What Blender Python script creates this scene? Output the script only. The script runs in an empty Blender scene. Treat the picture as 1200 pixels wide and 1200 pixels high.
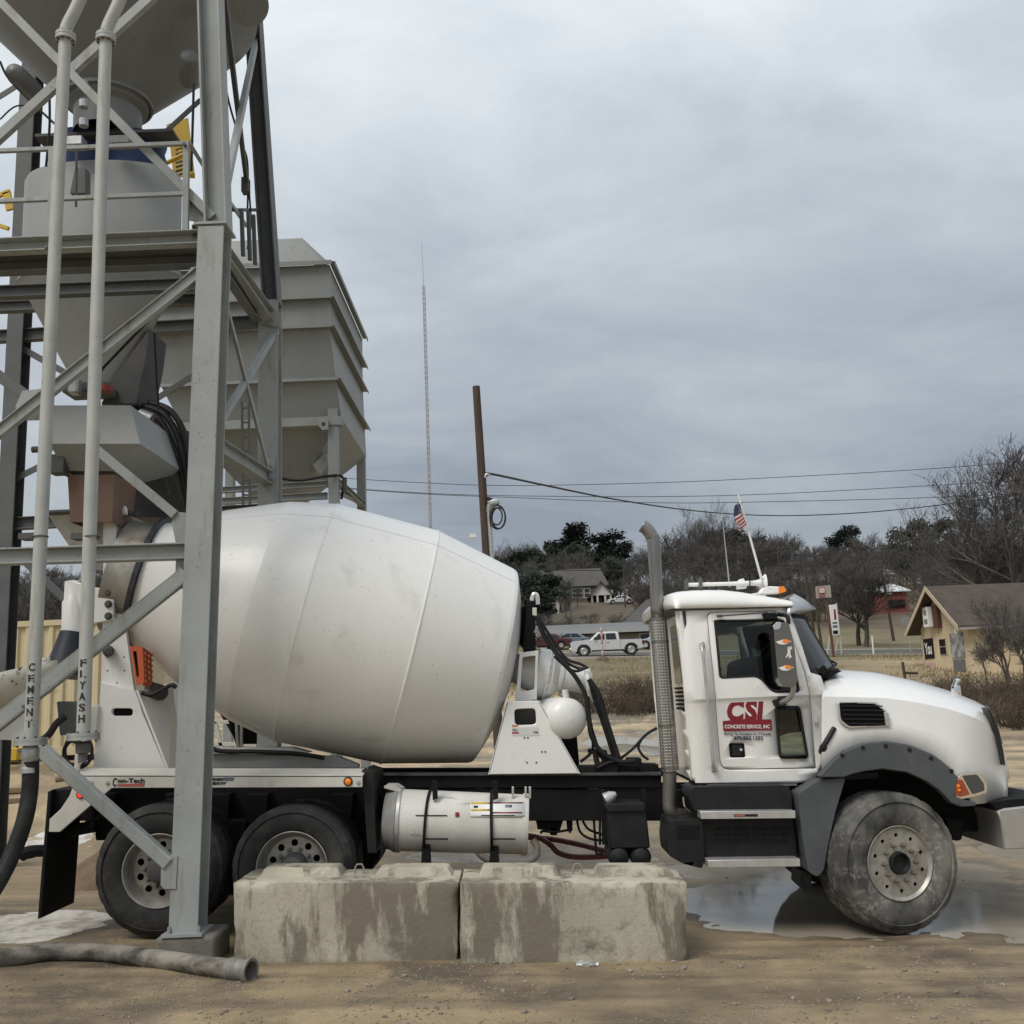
import bpy, bmesh, math, random
from mathutils import Vector, Matrix, noise
from mathutils.geometry import tessellate_polygon
R = math.radians
scene = bpy.context.scene
COL = scene.collection

# ------------------------------------------------------------------ camera
PITCH, ROLL, CAMH, FPX = R(10.16), R(2.4), 1.92, 1200.0
_f = Vector((0, math.cos(PITCH), math.sin(PITCH)))
_r0, _u0 = Vector((1, 0, 0)), Vector((0, -math.sin(PITCH), math.cos(PITCH)))
CR = _r0 * math.cos(ROLL) - _u0 * math.sin(ROLL)
CU = _u0 * math.cos(ROLL) + _r0 * math.sin(ROLL)
EYE = Vector((0, 0, CAMH))
cam_d = bpy.data.cameras.new('camera')
cam_d.sensor_width = 36.0
cam_d.lens = 36.0
cam_d.clip_start, cam_d.clip_end = 0.1, 3000
cam = bpy.data.objects.new('camera', cam_d)
COL.objects.link(cam)
m3 = Matrix((CR, CU, -_f)).transposed()
cam.matrix_world = Matrix.Translation(EYE) @ m3.to_4x4()
scene.camera = cam

# ------------------------------------------------------------------ world: overcast winter sky
SUN_EL, SUN_AZ = R(48), R(-35)       # high, behind the left of the photographer's view
world = bpy.data.worlds.new('World')
scene.world = world
world.use_nodes = True
wt = world.node_tree
wt.nodes.clear()
def wn(t, **k):
    n = wt.nodes.new(t)
    for a, b in k.items(): setattr(n, a, b)
    return n
sky = wn('ShaderNodeTexSky', sky_type='NISHITA', sun_disc=False)
sky.sun_elevation, sky.sun_rotation = SUN_EL, SUN_AZ
sky.dust_density, sky.air_density = 3.0, 1.0
geo = wn('ShaderNodeTexCoord')
sep = wn('ShaderNodeSeparateXYZ')
wt.links.new(geo.outputs['Generated'], sep.inputs[0])
zc = wn('ShaderNodeMath', operation='MAXIMUM'); zc.inputs[1].default_value = 0.0
wt.links.new(sep.outputs['Z'], zc.inputs[0])
za = wn('ShaderNodeMath', operation='ADD'); za.inputs[1].default_value = 0.20
wt.links.new(zc.outputs[0], za.inputs[0])
dx = wn('ShaderNodeMath', operation='DIVIDE'); dy = wn('ShaderNodeMath', operation='DIVIDE')
wt.links.new(sep.outputs['X'], dx.inputs[0]); wt.links.new(za.outputs[0], dx.inputs[1])
wt.links.new(sep.outputs['Y'], dy.inputs[0]); wt.links.new(za.outputs[0], dy.inputs[1])
comb = wn('ShaderNodeCombineXYZ')
wt.links.new(dx.outputs[0], comb.inputs[0]); wt.links.new(dy.outputs[0], comb.inputs[1])
def wnoise(scale, detail, rough, dist, off):
    mp = wn('ShaderNodeMapping'); mp.inputs['Location'].default_value = off
    mp.inputs['Rotation'].default_value = (0, 0, R(-32))
    mp.inputs['Scale'].default_value = (0.78, 1.05, 1)
    wt.links.new(comb.outputs[0], mp.inputs[0])
    n = wn('ShaderNodeTexNoise'); n.inputs['Scale'].default_value = scale
    n.inputs['Detail'].default_value = detail; n.inputs['Roughness'].default_value = rough
    n.inputs['Distortion'].default_value = dist
    wt.links.new(mp.outputs[0], n.inputs['Vector'])
    return n.outputs['Fac']
n1 = wnoise(0.55, 4, 0.5, 0.4, (1.2, 9.4, 0)); n2 = wnoise(2.4, 7, 0.62, 0.35, (9.4, 1.2, 0))
mixn = wn('ShaderNodeMath', operation='MULTIPLY_ADD'); mixn.inputs[1].default_value = 0.50
wt.links.new(n2, mixn.inputs[0]); wt.links.new(n1, mixn.inputs[2])
ramp = wn('ShaderNodeValToRGB')
cr = ramp.color_ramp
cr.elements[0].position, cr.elements[0].color = 0.52, (0.192, 0.216, 0.250, 1)
cr.elements[1].position, cr.elements[1].color = 0.95, (0.41, 0.437, 0.452, 1)
e = cr.elements.new(0.72); e.color = (0.282, 0.310, 0.336, 1)
wt.links.new(mixn.outputs[0], ramp.inputs[0])
skym = wn('ShaderNodeVectorMath', operation='SCALE'); skym.inputs[3].default_value = 0.10
wt.links.new(sky.outputs[0], skym.inputs[0])
mx = wn('ShaderNodeMix', data_type='RGBA'); mx.inputs['Factor'].default_value = 0.93
wt.links.new(skym.outputs[0], mx.inputs['A']); wt.links.new(ramp.outputs[0], mx.inputs['B'])
# thicker cloud towards the horizon is darker, the zenith brighter (a plain overcast dome)
el = wn('ShaderNodeMapRange'); el.inputs[1].default_value = 0.0; el.inputs[2].default_value = 1.0
el.inputs[3].default_value = 0.90; el.inputs[4].default_value = 1.9
wt.links.new(zc.outputs[0], el.inputs[0])
elm = wn('ShaderNodeVectorMath', operation='SCALE')
wt.links.new(mx.outputs['Result'], elm.inputs[0]); wt.links.new(el.outputs[0], elm.inputs[3])
bg = wn('ShaderNodeBackground'); bg.inputs['Strength'].default_value = 1.0
wt.links.new(elm.outputs[0], bg.inputs['Color'])
wo = wn('ShaderNodeOutputWorld'); wt.links.new(bg.outputs[0], wo.inputs['Surface'])

sl = bpy.data.lights.new('sun', 'SUN')
sl.energy, sl.angle, sl.color = 1.5, R(30), (1.0, 0.95, 0.87)
sun = bpy.data.objects.new('sun', sl); COL.objects.link(sun)
sd = Vector((math.sin(SUN_AZ) * math.cos(SUN_EL), -math.cos(SUN_AZ) * math.cos(SUN_EL) * 0.8, math.sin(SUN_EL)))
sun.rotation_euler = sd.to_track_quat('Z', 'Y').to_euler()
sky.sun_rotation = math.atan2(sd.x, sd.y)
sun.location = (0, 0, 40)

vs = scene.view_settings
vs.view_transform, vs.look, vs.exposure, vs.gamma = 'Standard', 'None', 0.50, 1.0
vs.use_curve_mapping = False
try:
    scene.cycles.use_denoising = True
    scene.cycles.max_bounces = 6
    scene.cycles.caustics_reflective = scene.cycles.caustics_refractive = False
except Exception: pass

# ------------------------------------------------------------------ helpers
rng = random.Random(7)
def P(u, v, Y):
    """the point of the place at distance Y that the photograph shows at (u, v)"""
    d = _f + CR * ((u - 600) / FPX) - CU * ((v - 600) / FPX)
    return EYE + d * (Y / d.y)
def lerp(a, b, t): return a + (b - a) * t
def interp(tab, x):
    if x <= tab[0][0]: return tab[0][1]
    for (a, b), (c, d) in zip(tab, tab[1:]):
        if x <= c:
            t = (x - a) / (c - a); return b + (d - b) * t
    return tab[-1][1]
def sm(a, b, x):
    t = min(1, max(0, (x - a) / (b - a))); return t * t * (3 - 2 * t)

# ---- materials
MATS = {}
def mat(name, col, col2=None, rough=0.6, metal=0.0, scale=6.0, amount=0.5, bump=0.0, bscale=60.0,
        detail=6, stretch=(1, 1, 1), trans=0.0, ior=1.45, emit=0.0, coat=0.0, lo=0.35, hi=0.65, rough2=None,
        spec=0.5, col3=None, scale3=3.0, lo3=0.5, hi3=0.6, stretch3=(1, 1, 1), world=False, speck=None):
    if name in MATS: return MATS[name]
    m = bpy.data.materials.new(name); m.use_nodes = True
    t = m.node_tree; b = t.nodes['Principled BSDF']
    b.inputs['Base Color'].default_value = (*col, 1)
    b.inputs['Roughness'].default_value = rough
    b.inputs['Metallic'].default_value = metal
    b.inputs['IOR'].default_value = ior
    b.inputs['Specular IOR Level'].default_value = spec
    if trans: b.inputs['Transmission Weight'].default_value = trans
    if coat: b.inputs['Coat Weight'].default_value = coat; b.inputs['Coat Roughness'].default_value = 0.15
    if emit:
        b.inputs['Emission Color'].default_value = (*col, 1); b.inputs['Emission Strength'].default_value = emit
    tc = None
    if world:
        tc = t.nodes.new('ShaderNodeNewGeometry').outputs['Position']
    elif col2 or bump or col3:
        tc = t.nodes.new('ShaderNodeTexCoord').outputs['Object']
    def nz(sc, st, det):
        mp = t.nodes.new('ShaderNodeMapping'); mp.inputs['Scale'].default_value = st
        t.links.new(tc, mp.inputs[0])
        n = t.nodes.new('ShaderNodeTexNoise'); n.inputs['Scale'].default_value = sc
        n.inputs['Detail'].default_value = det; n.inputs['Roughness'].default_value = 0.62
        t.links.new(mp.outputs[0], n.inputs['Vector']); return n.outputs['Fac']
    def mr(src, a, b_, c=0.0, d=1.0):
        k = t.nodes.new('ShaderNodeMapRange'); k.inputs[1].default_value = a; k.inputs[2].default_value = b_
        k.inputs[3].default_value = c; k.inputs[4].default_value = d
        t.links.new(src, k.inputs[0]); return k.outputs[0]
    last = None
    if col2:
        f = mr(nz(scale, stretch, detail), lo, hi, 0, amount)
        x = t.nodes.new('ShaderNodeMix'); x.data_type = 'RGBA'
        x.inputs['A'].default_value = (*col, 1); x.inputs['B'].default_value = (*col2, 1)
        t.links.new(f, x.inputs['Factor']); last = x.outputs['Result']
        if rough2 is not None:
            t.links.new(mr(f, 0, max(amount, .01), rough, rough2), b.inputs['Roughness'])
    if col3:
        f = mr(nz(scale3, stretch3, 8), lo3, hi3)
        x = t.nodes.new('ShaderNodeMix'); x.data_type = 'RGBA'
        if last: t.links.new(last, x.inputs['A'])
        else: x.inputs['A'].default_value = (*col, 1)
        x.inputs['B'].default_value = (*col3, 1)
        t.links.new(f, x.inputs['Factor']); last = x.outputs['Result']
    if speck:
        if tc is None: tc = t.nodes.new('ShaderNodeTexCoord').outputs['Object']
        f = mr(nz(speck[1], (1, 1, 1), 3), speck[2], speck[3])
        big = mr(nz(speck[1] * .08, (1, 1, 1), 4), .45, .62); mm_ = t.nodes.new('ShaderNodeMath'); mm_.operation = 'MULTIPLY'; t.links.new(f, mm_.inputs[0]); t.links.new(big, mm_.inputs[1])
        x = t.nodes.new('ShaderNodeMix'); x.data_type = 'RGBA'
        if last: t.links.new(last, x.inputs['A'])
        else: x.inputs['A'].default_value = (*col, 1)
        x.inputs['B'].default_value = (*speck[0], 1); t.links.new(mm_.outputs[0], x.inputs['Factor']); last = x.outputs['Result']
    if last: t.links.new(last, b.inputs['Base Color'])
    if bump:
        bp = t.nodes.new('ShaderNodeBump'); bp.inputs['Strength'].default_value = bump; bp.inputs['Distance'].default_value = 0.02
        t.links.new(nz(bscale, (1, 1, 1), 5), bp.inputs['Height']); t.links.new(bp.outputs[0], b.inputs['Normal'])
    MATS[name] = m
    return m

# ---- objects
W = {}
def reg(o, c): W[o.name] = Vector(c)
def tag(o, label=None, cat=None, group=None, kind=None):
    if label: o['label'] = label
    if cat: o['category'] = cat
    if group: o['group'] = group
    if kind: o['kind'] = kind
    return o
def thing(name, loc, label, cat, group=None):
    o = bpy.data.objects.new(name, None); COL.objects.link(o)
    o.location = loc; o.empty_display_size = 0.2; reg(o, loc)
    return tag(o, label, cat, group)
class MB:
    def __init__(s): s.v = []; s.f = []
    def add(s, vs_, fs_):
        n = len(s.v); s.v.extend(Vector(p) for p in vs_); s.f.extend([tuple(i + n for i in f) for f in fs_]); return s
    def box(s, c, size, rot=None):
        hx, hy, hz = size[0] / 2, size[1] / 2, size[2] / 2
        vs_ = [Vector((x, y, z)) for x in (-hx, hx) for y in (-hy, hy) for z in (-hz, hz)]
        if rot is not None: vs_ = [rot @ p for p in vs_]
        c = Vector(c)
        return s.add([p + c for p in vs_], [(0, 1, 3, 2), (4, 6, 7, 5), (0, 4, 5, 1), (2, 3, 7, 6), (0, 2, 6, 4), (1, 5, 7, 3)])
    def bx(s, x0, x1, y0, y1, z0, z1):
        return s.box(((x0 + x1) / 2, (y0 + y1) / 2, (z0 + z1) / 2), (abs(x1 - x0), abs(y1 - y0), abs(z1 - z0)))
    def prism(s, pts, ext):
        """pts: closed 3-D polygon, ext: extrusion vector"""
        n = len(pts); pts = [Vector(p) for p in pts]; ext = Vector(ext)
        tri = tessellate_polygon([pts])
        base = len(s.v); s.v += pts + [p + ext for p in pts]
        for a, b, c in tri:
            s.f.append((base + a, base + b, base + c)); s.f.append((base + n + c, base + n + b, base + n + a))
        for i in range(n):
            j = (i + 1) % n; s.f.append((base + i, base + j, base + n + j, base + n + i))
        return s
    def tube(s, path, r, n=8, cap=True, r1=None):
        path = [Vector(p) for p in path]; k = len(path); base = len(s.v)
        rad = r if isinstance(r, (list, tuple)) else [r if r1 is None else lerp(r, r1, i / (k - 1)) for i in range(k)]
        up = None
        for i, p in enumerate(path):
            t = (path[min(i + 1, k - 1)] - path[max(i - 1, 0)])
            if t.length < 1e-9: t = Vector((0, 0, 1))
            t.normalize()
            if up is None:
                up = Vector((0, 0, 1)) if abs(t.z) < .9 else Vector((1, 0, 0))
            a = t.cross(up)
            if a.length < 1e-6: a = t.cross(Vector((0, 1, 0)))
            a.normalize(); b = a.cross(t).normalized(); up = b
            for q in range(n):
                an = 2 * math.pi * q / n
                s.v.append(p + (a * math.cos(an) + b * math.sin(an)) * rad[i])
        for i in range(k - 1):
            for q in range(n):
                q2 = (q + 1) % n
                s.f.append((base + i * n + q, base + i * n + q2, base + (i + 1) * n + q2, base + (i + 1) * n + q))
        if cap and n > 2:
            s.f.append(tuple(base + q for q in reversed(range(n)))); s.f.append(tuple(base + (k - 1) * n + q for q in range(n)))
        return s
    def lathe(s, prof, o, d, n=48, cap=False, rf=None):
        """prof: [(t, r)] along direction d from o"""
        o = Vector(o); d = Vector(d).normalized()
        a = d.cross(Vector((0, 0, 1)) if abs(d.z) < .9 else Vector((1, 0, 0))).normalized(); b = d.cross(a)
        base = len(s.v)
        for i, (t, r) in enumerate(prof):
            for q in range(n):
                an = 2 * math.pi * q / n; rr = r if rf is None else rf(i, q, r)
                s.v.append(o + d * t + (a * math.cos(an) + b * math.sin(an)) * rr)
        for i in range(len(prof) - 1):
            for q in range(n):
                q2 = (q + 1) % n
                s.f.append((base + i * n + q, base + i * n + q2, base + (i + 1) * n + q2, base + (i + 1) * n + q))
        if cap:
            s.f.append(tuple(base + q for q in reversed(range(n)))); s.f.append(tuple(base + (len(prof) - 1) * n + q for q in range(n)))
        return s
    def beam(s, p0, p1, w, h, kind='box', up=(0, -1, 0), t=0.012):
        """a straight steel member; w along 'side', h along 'up' hint. kinds: box, I (web in the w-h plane), L, H"""
        p0, p1 = Vector(p0), Vector(p1); d = (p1 - p0); L = d.length; d.normalize()
        u = Vector(up); u = (u - d * u.dot(d)).normalized(); sd_ = d.cross(u)
        M = Matrix((sd_, u, d)).transposed(); c = (p0 + p1) / 2
        def bb(cx, cy, sx, sy): s.box(c + M @ Vector((cx, cy, 0)), (sx, sy, L), M)
        if kind == 'box': bb(0, 0, w, h)
        elif kind == 'I':      # flanges at +-w/2 along side, web between
            bb(-w / 2 + t / 2, 0, t, h); bb(w / 2 - t / 2, 0, t, h); bb(0, 0, w - 2 * t, t)
        elif kind == 'H':      # flanges facing +-up
            bb(0, h / 2 - t / 2, w, t); bb(0, -h / 2 + t / 2, w, t); bb(0, 0, t, h - 2 * t)
        elif kind == 'L':
            bb(0, h / 2 - t / 2, w, t); bb(-w / 2 + t / 2, -t / 2, t, h - t)
        elif kind == 'C':
            bb(0, -h / 2 + t / 2, w - 2 * t, t); bb(-w / 2 + t / 2, 0, t, h); bb(w / 2 - t / 2, 0, t, h)
        return s
    def xform(s, M):
        s.v = [M @ p for p in s.v]; return s
    def build(s, name, m, parent=None, smooth=35, bevel=0, solid=0, seg=2, subd=0, center=True):
        lo = Vector([min(p[i] for p in s.v) for i in range(3)]); hi = Vector([max(p[i] for p in s.v) for i in range(3)])
        c = (lo + hi) / 2
        if parent is None: c.z = lo.z
        if not center: c = Vector((0, 0, 0))
        me = bpy.data.meshes.new(name)
        me.from_pydata([p - c for p in s.v], [], s.f)
        me.validate(verbose=False)
        bm = bmesh.new(); bm.from_mesh(me); bmesh.ops.recalc_face_normals(bm, faces=bm.faces); bm.to_mesh(me); bm.free()
        if smooth:
            me.polygons.foreach_set('use_smooth', [True] * len(me.polygons))
            me.set_sharp_from_angle(angle=R(smooth))
        me.materials.append(m)
        o = bpy.data.objects.new(name, me); COL.objects.link(o)
        W[o.name] = c
        if parent is not None:
            o.parent = parent; o.location = c - W[parent.name]
        else: o.location = c
        if solid:
            k = o.modifiers.new('solid', 'SOLIDIFY'); k.thickness = solid; k.offset = -1 if solid > 0 else 1
        if bevel:
            k = o.modifiers.new('bevel', 'BEVEL'); k.width = bevel; k.segments = seg; k.limit_method = 'ANGLE'; k.angle_limit = R(40)
            k.harden_normals = False
        if subd:
            k = o.modifiers.new('subd', 'SUBSURF'); k.levels = k.render_levels = subd
        return o
def fillet(poly, r, n=4):
    """round the corners of a 2-D polygon; r one radius or a list"""
    out = []; k = len(poly)
    for i in range(k):
        p, a, b = Vector(poly[i]), Vector(poly[i - 1]), Vector(poly[(i + 1) % k])
        rr = r[i] if isinstance(r, (list, tuple)) else r
        da, db = (a - p), (b - p); q = min(rr, da.length * .45, db.length * .45)
        if q < 1e-5: out.append(tuple(p)); continue
        s_, e_ = p + da.normalized() * q, p + db.normalized() * q
        for j in range(n + 1):
            t = j / n; out.append(tuple((1 - t) ** 2 * s_ + 2 * t * (1 - t) * p + t * t * e_))
    return out
def px(poly, Y): return [P(u, v, Y) for u, v in poly]
def circ(u, v, r, n=12, k=1.0): return [(u + r * math.cos(2 * math.pi * i / n), v + k * r * math.sin(2 * math.pi * i / n)) for i in range(n)]
def plate(outer, holes=(), cuts_z=(), cuts_x=(), fn=None):
    """a sheet from 3-D loops lying in a plane of constant y, with holes, optionally cut and bulged by fn(p)->dy"""
    loops = [[Vector((p.x, 0, p.z)) for p in lp] for lp in [outer, *holes]]
    allp = [p for lp in [outer, *holes] for p in lp]
    tri = tessellate_polygon([[Vector((p.x, p.z, 0)) for p in lp] for lp in loops])
    bm = bmesh.new(); vs_ = [bm.verts.new(p) for p in allp]
    for t in tri:
        try: bm.faces.new([vs_[i] for i in t])
        except ValueError: pass
    for z in cuts_z:
        bmesh.ops.bisect_plane(bm, geom=bm.verts[:] + bm.edges[:] + bm.faces[:], plane_co=(0, 0, z), plane_no=(0, 0, 1))
    for x in cuts_x:
        bmesh.ops.bisect_plane(bm, geom=bm.verts[:] + bm.edges[:] + bm.faces[:], plane_co=(x, 0, 0), plane_no=(1, 0, 0))
    if fn:
        for v in bm.verts: v.co.y += fn(v.co)
    bmesh.ops.recalc_face_normals(bm, faces=bm.faces)
    bm.faces.ensure_lookup_table()
    flip = sum(f.normal.y * f.calc_area() for f in bm.faces) > 0
    bm.verts.index_update()
    mb = MB(); mb.v = [v.co.copy() for v in bm.verts]
    mb.f = [tuple(v.index for v in (reversed(f.verts) if flip else f.verts)) for f in bm.faces]
    bm.free(); return mb
def slab(outer, holes, th, axis=(0, 1, 0)):
    """a plate with holes and thickness th going to +y"""
    mb = plate(outer, holes); n = len(mb.v); e = Vector(axis) * th
    from collections import Counter
    cnt = {}
    for f in mb.f:
        for a, b in zip(f, f[1:] + f[:1]):
            cnt[(a, b)] = 1
    side = [(a, b) for (a, b) in cnt if (b, a) not in cnt]
    fs = list(mb.f)
    mb.v += [p + e for p in mb.v]
    mb.f += [tuple(i + n for i in reversed(f)) for f in fs] + [(b, a, a + n, b + n) for a, b in side]
    return mb
_TC = {}
def text(name, body, m, parent, o, w, h, xd=(1, 0, 0), ud=(0, 0, 1), bold=0.0, shear=0.0, th=0.002, space=1.0):
    """flat lettering w x h metres, lower left corner at o"""
    cu = bpy.data.curves.new(name, 'FONT'); cu.body = body; cu.size = 1; cu.offset = bold; cu.shear = shear
    cu.space_character = space; cu.resolution_u = 3; cu.extrude = 0.01
    t = bpy.data.objects.new('tmp', cu); COL.objects.link(t)
    me = bpy.data.meshes.new_from_object(t.evaluated_get(bpy.context.evaluated_depsgraph_get()))
    vs_ = [v.co.copy() for v in me.vertices]; fs_ = [tuple(p.vertices) for p in me.polygons]
    bpy.data.objects.remove(t); bpy.data.curves.remove(cu); bpy.data.meshes.remove(me)
    x0, x1 = min(v.x for v in vs_), max(v.x for v in vs_); y0, y1 = min(v.y for v in vs_), max(v.y for v in vs_)
    xd, ud, o = Vector(xd).normalized(), Vector(ud).normalized(), Vector(o); nd = xd.cross(ud)
    mb = MB(); mb.v = [o + xd * ((v.x - x0) / (x1 - x0) * w) + ud * ((v.y - y0) / (y1 - y0) * h) + nd * (th if v.z > 0 else 0) for v in vs_]
    mb.f = fs_
    return mb.build(name, m, parent, smooth=0)
def copy_tree(o, parent=None, loc=None, rotz=None, scale=None):
    c = o.copy(); COL.objects.link(c); c.parent = parent
    if loc is not None: c.location = loc
    if rotz is not None: c.rotation_euler = (0, 0, rotz)
    if scale is not None: c.scale = (scale,) * 3 if not isinstance(scale, (tuple, list)) else scale
    for ch in o.children: copy_tree(ch, c)
    return c
def bez(p0, p1, p2, p3, n=14):
    p0, p1, p2, p3 = map(Vector, (p0, p1, p2, p3))
    return [p0 * (1 - t) ** 3 + p1 * 3 * t * (1 - t) ** 2 + p2 * 3 * t * t * (1 - t) + p3 * t ** 3 for t in [i / n for i in range(n + 1)]]
def smooth_path(pts, n=6):
    pts = [Vector(p) for p in pts]; out = []
    for i in range(len(pts) - 1):
        a, b, c, d = pts[max(i - 1, 0)], pts[i], pts[i + 1], pts[min(i + 2, len(pts) - 1)]
        for j in range(n):
            t = j / n
            out.append(0.5 * ((2 * b) + (c - a) * t + (2 * a - 5 * b + 4 * c - d) * t * t + (3 * b - a - 3 * c + d) * t ** 3))
    out.append(pts[-1]); return out
# ------------------------------------------------------------------ terrain
TILT = -0.031
BASE = [(-50, 0), (20, 0), (30, .3), (40, 1.25), (60, 2.9), (76, 4.4), (80, 4.65), (91, 5.55), (106, 6.9), (130, 9.6), (185, 18.5), (260, 27), (400, 36), (800, 40)]
DIPS = []
def gbase(x, y):
    t = TILT * max(-14, min(x, 42)) * (1 - 0.0 * y)
    z = t + interp(BASE, y) + 0.85 * sm(13.5, 18, y) * sm(-3.2, -7, x) * (1 - sm(40, 70, y))
    return z
def G(u, v, dz=0.0):
    """where the line of sight through (u, v) meets the ground"""
    d = _f + CR * ((u - 600) / FPX) - CU * ((v - 600) / FPX)
    Y = 3.0
    for i in range(4000):
        p = EYE + d * (Y / d.y)
        if p.z <= gbase(p.x, p.y) + dz: break
        Y *= 1.002
    return Vector((p.x, p.y, gbase(p.x, p.y)))
def dip(u, v, ru, rv, depth=0.05):
    c = G(u, v); a = G(u + ru, v); b = G(u, v - rv)
    DIPS.append((c.x, c.y, abs(a.x - c.x), abs(b.y - c.y), depth))
dip(940, 1062, 190, 34, .06); dip(1170, 1070, 150, 34, .055); dip(870, 1020, 130, 14, .04); dip(1120, 1020, 80, 16, .03)
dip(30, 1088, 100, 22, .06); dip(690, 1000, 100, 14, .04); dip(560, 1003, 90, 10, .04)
dip(730, 872, 60, 9, .07); dip(700, 838, 70, 5, .09); dip(640, 868, 40, 5, .06); dip(850, 840, 60, 5, .08); dip(1190, 1000, 40, 12, .04)
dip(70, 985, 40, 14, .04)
def gnoise(x, y):
    k = noise.noise(Vector((x * .9, y * .9, 0))) * .5 + noise.noise(Vector((x * 3.1, y * 3.1, 4))) * .28 + noise.noise(Vector((x * 9, y * 9, 8))) * .16 + noise.noise(Vector((x * 21, y * 21, 9))) * .1
    return k
def gz(x, y):
    z = gbase(x, y)
    if 2 < y < 46 and abs(x) < 34:
        a = 0.014 if y < 14 else 0.014 + .03 * sm(14, 30, y)
        n_ = gnoise(x, y)
        z += 0.022 + a * n_
        if y < 13: z += (.010 * noise.noise(Vector((x * .35, y * 5.5, 1))) + .006 * noise.noise(Vector((x * .9, y * 13, 6)))) * sm(5.5, 6.3, y)
        # wheel ruts in the yard
        z += (.007 * math.sin(y * 5.2 + .35 * x + 5 * noise.noise(Vector((x * .12, y * .3, 3)))) * max(0, noise.noise(Vector((x * .1, y * .22, 9))) + .35) + .03 * noise.noise(Vector((x * .3 + y * .1, y * 1.1, 12)))) * sm(13, 17, y)
        # the edge of the truck pad
        e = 7.02 + .05 * noise.noise(Vector((x * 1.3, 2, 0))) - .02 * x
        if x > 1.4: z -= .03 * sm(1.4, 1.9, x) * math.exp(-((y - e) / .035) ** 2)
        for cx, cy, rx, ry, dp in DIPS:
            q = ((x - cx) / rx) ** 2 + ((y - cy) / ry) ** 2
            if q < 2.2: z -= dp * max(0, 1 - q + .9 * n_)
    elif y >= 46:
        z += .05 * noise.noise(Vector((x * .3, y * .3, 0))) * (1 - (78 < y < 94) * 1.0)
    return z
def axis_vals(fine0, fine1, step, lo, hi, grow):
    a = []; x = fine0
    while x <= fine1: a.append(x); x += step
    s_ = step; x = fine1
    while x < hi: s_ *= grow; x += s_; a.append(x)
    s_ = step; x = fine0; b = []
    while x > lo: s_ *= grow; x -= s_; b.append(x)
    return b[::-1] + a
XS = axis_vals(-6.2, 6.2, .062, -460, 460, 1.075)
YS = axis_vals(6.2, 14.0, .062, -60, 24, 1.03)
YS = [y for y in YS if y < 24]
y = YS[-1]
while y < 850:
    y += max(.22, (y - 24) * .028 + .22); YS.append(y)
YS = sorted(set([y_ for y_ in YS if not (77 < y_ < 94)] + [77.5, 79, 81, 83.5, 86, 88.5, 91, 93.5]))
gv, gf = [], []
for yy in YS:
    for xx in XS: gv.append((xx, yy, gz(xx, yy)))
nx = len(XS)
for j in range(len(YS) - 1):
    for i in range(nx - 1):
        a = j * nx + i; gf.append((a, a + 1, a + nx + 1, a + nx))
me = bpy.data.meshes.new('ground'); me.from_pydata(gv, [], gf)
me.polygons.foreach_set('use_smooth', [True] * len(me.polygons))
ca = me.color_attributes.new('zone', 'FLOAT_COLOR', 'POINT')
zone = []
for x_, y_, z_ in gv:
    n_ = noise.noise(Vector((x_ * .12, y_ * .12, 2)))
    grass = sm(47, 54, y_ + 9 * n_) * (1 - .75 * sm(8, 20, x_ - .12 * y_) * (1 - sm(70, 80, y_)))
    if y_ > 92: grass = 1.0
    woods = sm(112, 150, y_ + 20 * n_)
    pad = (1 - sm(12.6, 14.5, y_ + 2 * n_)) * (sm(2, 4, y_))
    wet = 1 - sm(.002, .026, z_ - gbase(x_, y_) - .006) if 2 < y_ < 46 and abs(x_) < 34 else 0.0
    zone += [grass, pad, woods, wet]
ca.data.foreach_set('color', zone)
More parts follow.
